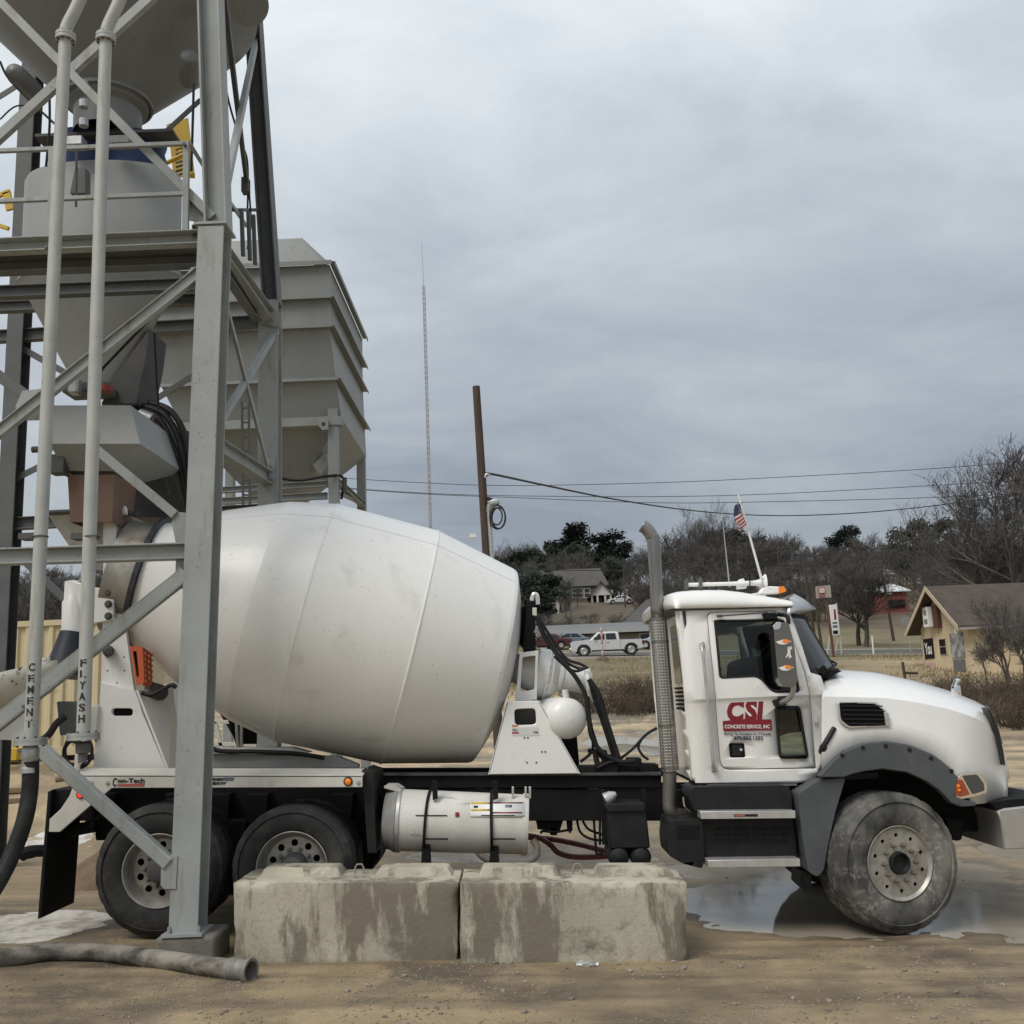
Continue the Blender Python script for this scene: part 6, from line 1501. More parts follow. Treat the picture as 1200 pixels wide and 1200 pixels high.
# cream corrugated container
Yk = 18.5
kx0, kx1 = P(-260, 800, Yk).x, P(138, 800, Yk).x; kz1, kz0 = P(50, 727, Yk).z, P(50, 886, Yk).z
ct = thing('shipping_container', ((kx0 + kx1) / 2, Yk + 1.2, kz0), 'cream corrugated shipping container behind the rear of the truck', 'container')
crm = mat('cream_paint', (.60, .52, .34), (.52, .45, .30), rough=.5, scale=1.5, amount=.7, col3=(.38, .31, .2), scale3=3, lo3=.64, hi3=.76)
mb = MB(); pts = []; x_ = kx0
while x_ < kx1:
    for dx_, dy_ in ((0, 0), (.07, 0), (.105, .045), (.175, .045)): pts.append((x_ + dx_, Yk + dy_))
    x_ += .21
for x_, y_ in pts: mb.v += [Vector((x_, y_, kz0 + .15)), Vector((x_, y_, kz1 - .1))]
mb.f = [(2 * i, 2 * i + 2, 2 * i + 3, 2 * i + 1) for i in range(len(pts) - 1)]
mb.build('corrugated_side', crm, ct, smooth=20)
MB().bx(kx0, kx1, Yk - .02, Yk + .1, kz1 - .1, kz1).build('top_rail', crm, ct); MB().bx(kx0, kx1, Yk - .02, Yk + .1, kz0, kz0 + .15).build('bottom_rail', crm, ct)
MB().bx(kx0, kx1, Yk + .1, Yk + 2.4, kz1 - .06, kz1 - .02).build('roof', crm, ct); MB().bx(kx1 - .06, kx1, Yk + .1, Yk + 2.4, kz0, kz1 - .06).build('end_wall', crm, ct)
MB().bx(kx1 - .1, kx1 + .02, Yk - .04, Yk + .1, kz0, kz1 + .01).build('corner_post', crm, ct)
pz2 = MB().bx(kx0, kx1, Yk + 2.35, Yk + 2.4, kz0, kz1 - .06); pz2.build('back_wall', crm, ct)
yb_ = MB().bx(P(-40, 880, 17.6).x, P(20, 880, 17.6).x, 17.6, 18.2, kz0 - .02, kz0 + .18); tag(yb_.build('yellow_beam', yellow, bevel=.01), 'yellow steel beam lying in front of the container', 'beam')
pk = MB().tube([G(64, 918) + Vector((0, 0, .08)), G(80, 916) + Vector((0, 0, .08))], .07, 14); tag(pk.build('pipe_offcut', mat('tan_pipe', (.42, .33, .22), (.3, .24, .17), rough=.7, scale=6)), 'short tan pipe offcut on the dirt behind the truck', 'pipe')
for i, (u, v, w) in enumerate(((0, 932, .9), (4, 945, .7))):
    g = G(u, v); tag(MB().box(g + Vector((0, 0, .06 + .0 * i)), (w, .14, .07), Matrix.Rotation(.15 * (i + 1), 3, 'Z')).build('timber', mat('old_timber', (.24, .18, .12), (.15, .11, .08), rough=.9, scale=4, stretch=(.2, 3, 3)), smooth=0), ['long weathered plank left of the mudflap', 'shorter weathered plank nearest the mudflap'][i], 'plank')
# machinery frame seen under the drum, beyond the truck
fr2 = thing('steel_skid', G(262, 905), 'pale steel skid frame with a dark hopper seen under the drum', 'frame')
for a, b in (((240, 846, 14), (300, 846, 14)), ((240, 872, 14), (310, 872, 14)), ((252, 846, 14), (262, 884, 14)), ((284, 846, 14), (284, 884, 14))): B('frame_bar', P(*a), P(*b), .05, .05, 'box', m=cream, parent=fr2)
MB().prism(px([(255, 832), (300, 850), (300, 866), (276, 868)], 14.3), (0, .6, 0)).build('hopper', blk, fr2, smooth=0)
# ------------------------------------------------------------------ background: poles and wires
wood_pole = mat('creosote_pole', (.085, .060, .045), (.05, .037, .03), rough=.9, scale=3, amount=.8, stretch=(4, 4, .3))
wire_m = mat('black_wire', (.02, .02, .022), rough=.6)
Yp = 26.0
a, b = P(570.5, 650, Yp), P(558, 453, Yp); gzp = gbase(a.x, Yp); k = (a.z - gzp) / (b.z - a.z); bot = a - (b - a) * k * 1.05
pp = thing('utility_pole', (bot.x, Yp, gzp), 'thick brown service pole with a coil of wire behind the drum', 'utility pole')
MB().tube([bot, b], .135, 14, r1=.10).build('pole', wood_pole, pp)
MB().tube([P(577, 660, Yp - .1), P(573, 600, Yp - .1), P(573, 594, Yp - .1)], .06, 10).build('conduit', galv, pp)
MB().tube(smooth_path([P(573, 600, Yp - .1), P(574, 592, Yp - .12), P(580, 589, Yp - .15), P(585, 591, Yp - .15)]), [.07] * 8 + [.10] * 8 + [.06] * 3, 10).build('weather_head', galv, pp)
for i, (cu_, cv_, r_) in enumerate(((583, 606, 9), (584.5, 607, 8), (582, 605, 6.5))):
    MB().tube([P(cu_ + r_ * math.cos(t), cv_ + r_ * 1.55 * math.sin(t) , Yp - .2 - .02 * i) for t in [2 * math.pi * j / 20 for j in range(21)]], .022, 6).build('wire_coil', wire_m, pp)
MB().tube(smooth_path([P(571, 584, Yp - .15), P(576, 586, Yp - .15), P(580, 590, Yp - .15)]), .05, 8).build('splice', wire_m, pp)
MB().box(P(554, 628, Yp - .15), (.16, .12, .1)).build('camera_box', whp, pp)
MB().tube(smooth_path([P(568.5, 560, Yp - .12), P(570, 556, Yp - .12), P(574, 557, Yp - .12)]), .03, 6).build('wire_hook', galv, pp)
def wire(pts, r, label):
    tag(MB().tube(smooth_path([P(*p) for p in pts], 10), r, 6).build('wire', wire_m), label, 'wire')
wire([(570, 558, 26), (576, 555.5, 27), (640, 569, 33), (720, 585, 42), (800, 597, 52), (870, 603, 60), (940, 604, 66), (1020, 600, 70), (1100, 592, 73), (1200, 578, 76), (1260, 568, 78)], .035, 'thick twisted service wire sagging from the brown pole')
wire([(380, 559, 95), (500, 566, 95), (600, 569, 95), (760, 566, 95), (900, 560, 95), (1110, 548, 95), (1300, 532, 95)], .030, 'uppermost thin wire crossing the sky')
wire([(380, 570, 95), (500, 578, 95), (600, 581, 95), (760, 582, 95), (900, 579, 95), (1110, 568, 95), (1300, 556, 95)], .030, 'middle thin wire crossing the sky')
wire([(380, 571, 96), (500, 579, 96), (600, 583, 96), (760, 589, 96), (900, 588, 96), (1120, 582, 96), (1300, 572, 96)], .030, 'lowest thin wire crossing the sky')
wire([(590, 668, 120), (740, 668, 120), (900, 662, 120), (1020, 668, 120), (1100, 676, 120), (1300, 680, 120)], .05, 'dark cable in front of the far wood')
wire([(860, 655, 118), (940, 650, 118), (1035, 655, 118), (1130, 655, 118), (1300, 650, 118)], .035, 'thin cable in front of the far wood by the red building')
# far poles
def far_pole(ut, vt, ub, vb, D, r, label, arm=True):
    p, q = P(ut, vt, D), P(ub, vb, D); q = Vector((q.x, D, gbase(q.x, D) - .3)); p = Vector((q.x + (p.x - q.x), D, p.z))
    o = thing('roadside_pole', q, label, 'pole', None)
    MB().tube([q, p], r, 8, r1=r * .75).build('pole', wood_pole, o)
    if arm: MB().box(p - Vector((0, 0, .7)), (1.9, .12, .12)).build('cross_arm', wood_pole, o)
far_pole(941, 652, 956, 757, 96, .17, 'dark leaning pole just right of the cab roof')
far_pole(952, 682, 963, 757, 92, .14, 'shorter dark pole beside the leaning pole', arm=False)
far_pole(1031, 656, 1047, 746, 108, .17, 'utility pole in front of the red building')
far_pole(911, 645, 917, 700, 130, .12, 'thin grey pole behind the flag', arm=False)
far_pole(731, 664, 732, 700, 170, .15, 'far thin pole behind the porch house')
# radio mast
rm_ = mat('mast_paint', (.45, .44, .44), (.35, .3, .3), rough=.6, scale=.3)
q0, q1 = P(505, 640, 160), P(496.5, 335, 160); q2 = P(494, 283, 160)
q0 = Vector((q0.x, 160, gbase(q0.x, 160)))
rmst = thing('radio_mast', q0, 'slender lattice radio mast rising beyond the bin', 'mast')
ofs = [Vector((.22 * math.cos(R(120 * i + 30)), .22 * math.sin(R(120 * i + 30)), 0)) for i in range(3)]
for o_ in ofs: MB().tube([q0 + o_, q1 + o_], .06, 4).build('leg', rm_, rmst)
mb = MB(); nb = 60
for i in range(nb):
    c0, c1 = q0.lerp(q1, i / nb), q0.lerp(q1, (i + 1) / nb)
    for j in range(3): mb.tube([c0 + ofs[j], c1 + ofs[(j + 1) % 3]], .03, 3, cap=False)
tag(mb.build('lattice', rm_, rmst, smooth=0), kind='stuff')
MB().tube([q1, q2], .06, 5, r1=.03).build('whip', rm_, rmst)

# ------------------------------------------------------------------ trees
bark = mat('winter_bark', (.065, .055, .046), (.10, .088, .075), rough=.95, scale=2, amount=.8)
twig = mat('winter_twigs', (.078, .071, .066), (.115, .104, .096), rough=.95, scale=.4, amount=1.0, lo=.4, hi=.6)  # greyed and lightened, distance haze is put into the colour
twig_d = mat('brushy_twigs', (.075, .056, .042), (.12, .092, .068), rough=.95, scale=.6, amount=1.0, lo=.4, hi=.6)
needle = mat('pine_needles', (.030, .042, .031), (.048, .062, .042), rough=.9, scale=.6, amount=1.0, lo=.4, hi=.6)  # lightened a little to carry haze over the far hill
def bare_mesh(seed, H=10.0, levels=4, dens=1.0, spread=1.0, tw=.022, n_twig=1500):
    r = random.Random(seed); trunk, crown = MB(), MB(); cnt = [0]
    def grow(p, d, L, rad, lev):
        seg = 4 if lev < 2 else 3; pts = [p]; dd = d.copy(); rads = [rad]
        for i in range(seg):
            dd = (dd + Vector((r.gauss(0, .14), r.gauss(0, .14), r.gauss(.05, .08)))).normalized()
            pts.append(pts[-1] + dd * L / seg); rads.append(rad * (1 - .55 * (i + 1) / seg))
        (trunk if lev == 0 else crown).tube(pts, rads, 7 if lev == 0 else (4 if lev == 1 else 3), cap=False)
        if lev >= levels: return
        nb_ = {0: 7, 1: 6, 2: 6, 3: 5}.get(lev, 4)
        nb_ = max(2, int(nb_ * dens + r.random()))
        for i in range(nb_):
            t = r.uniform(.35 if lev == 0 else .2, 1.0); k_ = min(seg - 1, int(t * seg)); c = pts[k_].lerp(pts[k_ + 1], t * seg - k_)
            ang = r.uniform(.45, 1.0) * spread; az = r.uniform(0, 2 * math.pi)
            a_ = dd.orthogonal().normalized(); b_ = dd.cross(a_)
            nd = (dd * math.cos(ang) + (a_ * math.cos(az) + b_ * math.sin(az)) * math.sin(ang)); nd.z += .22; nd.normalize()
            grow(c, nd, L * r.uniform(.48, .72), max(tw * .6, rads[k_] * r.uniform(.42, .6)), lev + 1)
    grow(Vector((0, 0, -.3)), Vector((r.gauss(0, .04), r.gauss(0, .04), 1)).normalized(), H * .55, H * .020, 0)
    zm = max(p.z for p in crown.v); s = H / zm
    for mb_ in (trunk, crown):
        for p in mb_.v: p *= s
    return trunk, crown
def make_tree(name, trunk, crown, tm, cm, label, cat='tree'):
    o = thing(name, (0, 0, 0), label, cat)
    t = trunk.build('trunk', tm, o, smooth=60); c = crown.build('crown', cm, o, smooth=0); return o
TREES = []
for i in range(5): TREES.append(make_tree('bare_tree', *bare_mesh(10 + i, 10, 4, .95, 1.0, .035), bark, twig, 'x'))
BIG = [make_tree('bare_tree', *bare_mesh(40 + i, 10, 5, 1.0, .95, .016), bark, twig, 'x') for i in range(2)]
def pine_mesh(seed, H=10.0, n=1500, low=.22):
    r = random.Random(seed); t, c = MB(), MB()
    t.tube([Vector((0, 0, -.3)), Vector((.1, 0, H * .5)), Vector((0, .1, H * .98))], [.16, .11, .03], 6)
    cl = []
    for i in range(22):
        z = H * lerp(low, .97, (i + r.random() * .6) / 22); rr = H * .27 * (1 - ((z / H - .62) / .5) ** 2) * r.uniform(.5, 1.1) if z < H * .95 else .1
        a = r.uniform(0, 6.28); p = Vector((rr * math.cos(a), rr * math.sin(a), z)); cl.append((p, H * r.uniform(.08, .145)))
        t.tube([Vector((0, 0, z - rr * .25)), p], [.045, .02], 4, cap=False)
    for i in range(n):
        p, s = r.choice(cl); v = Vector((r.gauss(0, 1), r.gauss(0, 1), r.gauss(0, .6))); v = v.normalized() * s * r.uniform(.3, 1.05)
        q = p + v; w = H * .0135 * r.uniform(.6, 1.4); d1 = Vector((r.gauss(0, 1), r.gauss(0, 1), r.gauss(0, 1))).normalized() * w * 1.6; d2 = d1.orthogonal().normalized() * w * .7
        c.add([q - d1, q + d2, q + d1, q - d2], [(0, 1, 2, 3)])
    return t, c
PINES = [make_tree('pine_tree', *pine_mesh(70 + i, 10, 6500), bark, needle, 'x') for i in range(3)]
USED = set()
def put(proto, u, vtop, D, label, group=None, rot=None, sx=None):
    top_ = P(u, vtop, D); gz_ = gbase(top_.x, D); h = top_.z - gz_
    if h < 1.5: return
    o = proto if proto.name not in USED else copy_tree(proto)
    USED.add(proto.name)
    s = h / 10.0; w = s * (sx or 1)
    o.location = (top_.x, D, gz_); o.scale = (w, w, s); o.rotation_euler = (0, 0, rng.uniform(0, 6.28) if rot is None else rot)
    o['label'] = label
    if group: o['group'] = group
    elif 'group' in o: del o['group']
    return o
SKY = [(-60, 668), (150, 660), (560, 640), (600, 636), (650, 640), (720, 636), (780, 628), (830, 612), (870, 618), (940, 628), (1000, 630), (1040, 628), (1100, 646), (1260, 640)]
# named ones first
put(BIG[0], 1176, 511, 70, 'tall bare tree over the cream house, tallest in the picture', sx=1.15)
put(BIG[1], 1146, 545, 76, 'bare tree behind the cream house, beside the tallest', sx=1.1)
put(BIG[0], 1244, 530, 66, 'bare tree at the picture edge right of the cream house')
put(BIG[1], 1002, 640, 96, 'dark bare tree with a thick forked trunk beyond the road', sx=1.5)
put(BIG[0], 996, 652, 99, 'bare tree close behind the forked tree beyond the road', sx=1.3)
put(BIG[1], 822, 577, 205, 'tall thin bare tree rising above the wood behind the exhaust', sx=.8)
put(BIG[0], 662, 690, 150, 'dark bare tree in front of the porch house lawn', sx=1.0)
gp = 'pines on the far hill'
PL = []; SA = []; BH = []
pl_ = 'one of the dark pine trees standing on the far hill'
for u, vt, D, sx in ((690, 616, 225, 1.5), (672, 628, 230, 1.2), (655, 636, 235, 1.2), (640, 640, 235, 1.2), (622, 644, 220, 1.3), (602, 648, 215, 1.4), (588, 652, 225, 1.3), (716, 632, 228, 1.2), (720, 655, 200, 1.2), (708, 650, 215, 1.2), (628, 676, 140, 1.9), (610, 690, 130, 2.0), (1064, 612, 210, 1.3), (1097, 612, 220, 1.2), (847, 622, 230, 1.3), (870, 622, 240, 1.2), (985, 618, 240, 1.2), (900, 640, 235, 1.3), (575, 660, 200, 1.5), (616, 668, 165, 1.7), (600, 676, 150, 1.8), (632, 662, 185, 1.5), (700, 640, 232, 1.4), (682, 640, 222, 1.5), (666, 648, 228, 1.4), (586, 690, 128, 2.0)):
    PL.append((u, put(PINES[rng.randrange(3)], u, vt, D, pl_, gp, sx=sx)))

gw = 'bare trees of the far wood'; wl = 'one of the bare grey brown trees making up the far wood'
r2 = random.Random(5)
u = -60
while u < 1260:
    if 1:
        put(TREES[r2.randrange(5)], u, interp(SKY, u) + r2.uniform(-7, 10), r2.uniform(215, 265), wl, gw, sx=r2.uniform(1.0, 1.4))
    u += r2.uniform(9, 14)
u = -60
while u < 1260:
    if 1:
        put(TREES[r2.randrange(5)], u, interp(SKY, u) + r2.uniform(8, 26), r2.uniform(192, 212), wl, gw, sx=r2.uniform(1.0, 1.5))
    u += r2.uniform(12, 18)
u = 740
while u < 1260:
    if not 1012 < u < 1072: put(TREES[r2.randrange(5)], u, interp(SKY, u) + r2.uniform(22, 48), r2.uniform(128, 180), wl, gw, sx=r2.uniform(1.0, 1.5))
    u += r2.uniform(11, 17)
for u, vt, D in ((640, 690, 175), (655, 676, 168), (675, 684, 172), (725, 672, 190), (745, 680, 180), (760, 676, 185), (640, 712, 122), (668, 714, 120), (690, 716, 124), (722, 715, 122), (-20, 690, 60), (20, 684, 62), (60, 676, 70), (95, 682, 66), (5, 668, 90), (45, 664, 95), (85, 668, 92)):
    put(TREES[r2.randrange(5)], u, vt, D, wl, gw, sx=1.4)
u = 1100
while u < 1280:
    BH.append((u, put(TREES[r2.randrange(5)], u, r2.uniform(600, 650), r2.uniform(78, 100), 'one of the bare trees crowding behind the cream house', 'bare trees behind the cream house', sx=r2.uniform(.9, 1.3)))); u += r2.uniform(9, 15)
for u, vt, D in ((1150, 735, 49), (1171, 720, 46), (1184, 690, 48), (1192, 700, 45), (1205, 690, 50), (1170, 690, 53)):
    SA.append((u, put(TREES[r2.randrange(5)], u, vt, D, 'x', 'saplings beside the cream house', sx=.9)))
ORD = ['leftmost'] + [w + ' from the left' for w in 'second third fourth fifth sixth seventh eighth ninth tenth eleventh twelfth thirteenth fourteenth fifteenth sixteenth seventeenth eighteenth nineteenth twentieth twenty-first twenty-second twenty-third twenty-fourth twenty-fifth twenty-sixth twenty-seventh twenty-eighth twenty-ninth thirtieth'.split()]
for lst, ph_ in ((PL, 'dark green pine on the far hill'), (SA, 'thin bare sapling in the brush before the cream house'), (BH, 'bare tree crowding behind the cream house')):
    for i, (u, o) in enumerate(sorted([q for q in lst if q[1]], key=lambda q: q[0])): o['label'] = ph_ + ', ' + ORD[i]
# understorey mass of the far wood
us = MB(); r3 = random.Random(9)
def stems(mb, x, y, z, h, w, n, th, rr):
    for i in range(n):
        a = rr.uniform(0, 6.28); d = rr.uniform(0, w); b0 = Vector((x + d * .6 * math.cos(a), y + d * .6 * math.sin(a), z - .05)); a2 = a + rr.gauss(0, .8); L = h * rr.uniform(.5, 1.15)
        tp = b0 + Vector((math.cos(a2) * L * rr.uniform(.1, .75), math.sin(a2) * L * rr.uniform(.1, .75), L * rr.uniform(.55, 1)))
        md = b0.lerp(tp, .5) + Vector((rr.gauss(0, .12), rr.gauss(0, .12), rr.uniform(0, .25))) * L
        mb.tube([b0, md, tp], [th, th * .8, th * .35], 3, cap=False)
        for q in range(2):
            c = md.lerp(tp, rr.random()); e = c + Vector((rr.gauss(0, .3), rr.gauss(0, .3), rr.gauss(.15, .25))) * L; mb.tube([c, e], [th * .6, th * .3], 3, cap=False)
for i in range(260):
    D = r3.uniform(118, 215); u = r3.uniform(-60, 1260)
    if (600 < u < 740 and D < 190) or (960 < u < 1080 and D < 160): continue
    x = P(u, 700, D).x; stems(us, x, D, gbase(x, D), r3.uniform(2.5, 5.0), 3.0, 26, .06, r3)
tag(us.build('woodland_scrub', twig_d, smooth=0), 'brown leafless scrub under the far trees', 'scrub', kind='stuff')
# brush nearer
def thicket(name, label, spots, th, n, h, w, seed):
    rr = random.Random(seed); mb = MB()
    for u, v, D in spots:
        x = P(u, v, D).x; stems(mb, x, D, gbase(x, D), h * rr.uniform(.7, 1.2), w, n, th, rr)
    tag(mb.build(name, twig_d, smooth=0), label, 'brush', kind='stuff')
rr_ = random.Random(21)
thicket('brush', 'tangled brown brush along the yard in front of the cream house', [(rr_.uniform(1085, 1270), 800, rr_.uniform(33, 46)) for i in range(34)], .014, 95, 1.05, 1.3, 2)
thicket('brush', 'dead brown weeds and brush beyond the yard, between drum and exhaust', [(rr_.uniform(672, 880), 800, rr_.uniform(38, 48)) for i in range(36)], .014, 80, .85, 1.3, 3)
thicket('brush', 'dead weeds left of the drum behind the container', [(rr_.uniform(-60, 130), 800, rr_.uniform(24, 34)) for i in range(14)], .014, 60, 1.3, 1.2, 4)
# dead grass tufts on the bank
gt = MB(); r4 = random.Random(31); grass_m = mat('dead_grass', (.30, .245, .135), (.20, .165, .085), rough=.95, scale=.5, amount=1, lo=.4, hi=.6, world=True)
for i in range(15000):
    D = 40 + 42 * r4.random() ** .8; u = r4.uniform(560, 1250); x = (u - 600) / 1200 * D
    if noise.noise(Vector((x * .15, D * .15, 5))) < -.12: continue
    z = gz(x, D); h = r4.uniform(.10, .34); a = r4.uniform(0, 6.28); w = .03
    b0 = Vector((x, D, z - .02)); sdv_ = Vector((math.cos(a), math.sin(a), 0)) * w; tp = b0 + Vector((r4.gauss(0, .1), r4.gauss(0, .1), h)); gt.add([b0 - sdv_, b0 + sdv_, tp], [(0, 1, 2)])
tag(gt.build('dead_grass', grass_m, smooth=0), 'short dead straw coloured grass on the road bank', 'grass', kind='stuff')

# ------------------------------------------------------------------ buildings
def house_part(name, pts, ext, m, parent, **k): return MB().prism(pts, ext).build(name, m, parent, smooth=0, **k)
def gz0(u, D): x = P(u, 760, D).x; return Vector((x, D, gbase(x, D)))
peel = mat('peeling_cream_wall', (.62, .51, .34), (.52, .42, .28), rough=.85, scale=1.6, amount=.9, col3=(.26, .20, .14), scale3=2.4, lo3=.60, hi3=.70, bump=.1, bscale=10)
roofb = mat('brown_shingles', (.095, .074, .060), (.06, .048, .04), rough=.95, scale=1.2, amount=.8, bump=.4, bscale=12)
Ac = gz0(1136, 60); Ac.z = P(1136, 776, 60).z - .6
gv_ = Vector((-.03, 1, 0)).normalized(); sv_ = Vector((1, .03, 0)).normalized(); up = Vector((0, 0, 1))
Wg, Ls = 6.4, 11.0; ze = P(1131, 729, 60).z - Ac.z
hs = thing('cream_house', Ac + (gv_ * Wg + sv_ * Ls) * .5, 'run down cream house with brown gable roof and posters beyond the brush', 'house')
def hp(a, s, z): return Ac + gv_ * a + sv_ * s + up * z
za_ = ze + 2.25
house_part('wall', [hp(0, 0, -1), hp(Wg, 0, -1), hp(Wg, 0, ze), hp(Wg / 2, 0, za_), hp(0, 0, ze)], sv_ * .2, peel, hs)
house_part('wall', [hp(0, .2, -1), hp(0, Ls, -1), hp(0, Ls, ze), hp(0, .2, ze)], gv_ * .2, peel, hs)
house_part('wall', [hp(Wg, .2, -1), hp(Wg, Ls, -1), hp(Wg, Ls, ze), hp(Wg, .2, ze)], -gv_ * .2, peel, hs)
ov = .75; sl_ = 2.25 / (Wg / 2)
rf1 = house_part('roof', [hp(-.6, -ov, ze - .6 * sl_ + .05), hp(Wg / 2, -ov, za_ + .05), hp(Wg / 2, Ls + ov, za_ + .05), hp(-.6, Ls + ov, ze - .6 * sl_ + .05)], (0, 0, .16), roofb, hs)
rf2 = house_part('roof', [hp(Wg + .6, -ov, ze - .6 * sl_ + .05), hp(Wg / 2, -ov, za_ + .05), hp(Wg / 2, Ls + ov, za_ + .05), hp(Wg + .6, Ls + ov, ze - .6 * sl_ + .05)], (0, 0, .16), roofb, hs)
trim = mat('weathered_trim', (.52, .44, .32), (.38, .31, .22), rough=.85, scale=3)
for a0, z0 in ((-.6, ze - .6 * sl_), (Wg + .6, ze - .6 * sl_)):
    house_part('barge_board', [hp(a0, -ov - .04, z0 - .1), hp(Wg / 2, -ov - .04, za_ - .1), hp(Wg / 2, -ov - .04, za_ + .22), hp(a0, -ov - .04, z0 + .22)], -sv_ * .04, trim, hs)
house_part('gutter', [hp(-.62, -ov, ze - .6 * sl_ - .05), hp(-.62, Ls + ov, ze - .6 * sl_ - .05), hp(-.62, Ls + ov, ze - .6 * sl_ + .1), hp(-.62, -ov, ze - .6 * sl_ + .1)], -gv_ * .08, mat('grey_gutter', (.3, .28, .25), rough=.7), hs)
def on_gable(nm, a0, a1, z0, z1, m, th=.06, parent=None, off=0.0): return house_part(nm, [hp(a0, -off, z0), hp(a1, -off, z0), hp(a1, -off, z1), hp(a0, -off, z1)], -sv_ * th, m, parent or hs)
wn_ = on_gable('window', 2.85, 3.85, 1.15, 2.15, trim, .05); on_gable('pane', 2.95, 3.75, 1.2, 1.62, blk, .02, wn_, .05); on_gable('pane', 2.95, 3.75, 1.68, 2.1, blk, .02, wn_, .05)
sg = on_gable('sign_box', 3.95, 4.7, ze + .02, ze + 1.25, whp, .5); on_gable('sign_print', 4.1, 4.55, ze + .2, ze + .5, mat('grey_print2', (.2, .18, .18), rough=.7), .01, sg, .5); on_gable('sign_print', 4.15, 4.5, ze + .75, ze + 1.05, MATS['grey_print2'], .01, sg, .5)
on_gable('shutter', 3.2, 3.9, ze - .1, ze + 1.3, mat('brown_board', (.10, .045, .035), rough=.8), .25)
ps = on_gable('poster', 4.75, 6.1, 1.0, 2.25, blk, .05)
tt = text('lettering', 'You', whp, ps, hp(5.95, -.06, 1.25), 1.0, .75, -gv_, up, bold=.03)
on_gable('poster', 4.75, 6.1, -.1, .75, mat('pink_poster', (.50, .28, .27), (.6, .5, .47), rough=.8, scale=2), .05)
on_gable('poster_trim', 6.1, 6.3, -.3, 2.4, trim, .08)
on_gable('metal_sheet', .6, 2.3, .9, 2.35, mat('patchy_tin', (.45, .46, .46), (.2, .2, .2), rough=.5, metal=.3, scale=2.2, lo=.45, hi=.55, amount=.9), .05); on_gable('metal_sheet', .7, 2.2, .1, .8, mat('dark_tin', (.16, .17, .165), (.08, .08, .08), rough=.6, scale=2.5), .05)
on_gable('floodlight', .75, 1.05, 2.3, 2.6, whp, .3)

# other buildings
dkroof = mat('dark_roof_shingles', (.095, .088, .082), (.07, .064, .06), rough=.95, scale=.8, amount=.8)
brick = mat('brown_brick_wall', (.15, .115, .09), (.11, .085, .07), rough=.9, scale=2)
offw = mat('off_white_siding', (.55, .53, .48), (.45, .43, .39), rough=.8, scale=1)
glz = mat('dark_pane', (.02, .022, .025), rough=.15)
def gable_house(name, u0, u1, D, vb, ve, vr, depth, wall_m, roof_m, label, ridge_in=.0, eave=.4):
    a, b = P(u0, vb, D), P(u1, vb, D); z0 = min(gbase(a.x, D), a.z) - .5; zt2 = (a.z + b.z) / 2 - z0
    ze_ = P((u0 + u1) / 2, ve, D).z; zr = P((u0 + u1) / 2, vr, D + depth / 2).z
    o = thing(name, ((a.x + b.x) / 2, D + depth / 2, z0 + .5), label, 'house' if 'house' in name else 'building')
    MB().bx(a.x, b.x, D, D + .2, z0, ze_).build('wall', wall_m, o); MB().bx(a.x, b.x, D + depth - .2, D + depth, z0, ze_).build('wall', wall_m, o)
    for x0, s in ((a.x, 1), (b.x, -1)): MB().prism([(x0, D + .2, z0), (x0, D + depth - .2, z0), (x0, D + depth - .2, ze_), (x0 + s * ridge_in, D + depth / 2, zr - .2), (x0, D + .2, ze_)], (s * .2, 0, 0)).build('wall', wall_m, o, smooth=0)
    for y_, s in ((D - eave, 1), (D + depth + eave, -1)):
        MB().prism([(a.x - eave, y_, ze_), (b.x + eave, y_, ze_), (b.x + eave - ridge_in, D + depth / 2, zr), (a.x - eave + ridge_in, D + depth / 2, zr)], (0, 0, .15)).build('roof', roof_m, o, smooth=0)
    return o, a, b, z0, ze_
def win_(o, u, v, w, h, D, m=None):
    c = P(u, v, D); f = MB().box((c.x, D - .04, c.z), (w + .24, .08, h + .24)).build('window', offw, o, smooth=0)
    MB().box((c.x, D - .09, c.z + h * .26), (w, .03, h * .44)).build('pane', m or glz, f, smooth=0); MB().box((c.x, D - .09, c.z - h * .26), (w, .03, h * .44)).build('pane', m or glz, f, smooth=0)
ph, a, b, z0, ze_ = gable_house('porch_house', 628, 712, 185, 705, 688, 668, 11, brick, dkroof, 'long brown house on the hill with a white pillared porch', ridge_in=1.0)
for u in (674, 680, 688): win_(ph, u, 691 + 4, .9, 1.6, 185)
for u in (640, 652): win_(ph, u, 697, 1.0, 1.5, 185)
gpz = [P(691.5, 698, 182), P(717.5, 697, 182), P(704, 682.5, 182)]
MB().prism(gpz, (0, .2, 0)).build('porch_gable', offw, ph, smooth=0)
for i, j in ((0, 2), (1, 2)):
    e_ = (gpz[i] - gpz[2]).normalized() * .6; MB().prism([gpz[i] + e_ + Vector((0, -.5, .05)), gpz[2] + Vector((0, -.5, .05)), gpz[2] + Vector((0, 4, .05)), gpz[i] + e_ + Vector((0, 4, .05))], (0, 0, .2)).build('porch_roof', dkroof, ph, smooth=0)
for u in (693.5, 700, 709, 715.5):
    t_ = P(u, 698, 182.2); MB().bx(t_.x - .16, t_.x + .16, 182, 182.32, gbase(t_.x, 182) - .2, t_.z).build('porch_column', offw, ph)
c = P(704.5, 702, 184.9); MB().box((c.x, 184.85, c.z), (1.3, .1, 2.3)).build('door', glz, ph)
o2, *_ = gable_house('small_house', 630, 655, 160, 712, 703, 690, 8, offw, dkroof, 'small pale house half hidden by trees left of the porch house')
win_(o2, 640, 707, .9, 1.0, 160); win_(o2, 648, 707, .9, 1.0, 160)
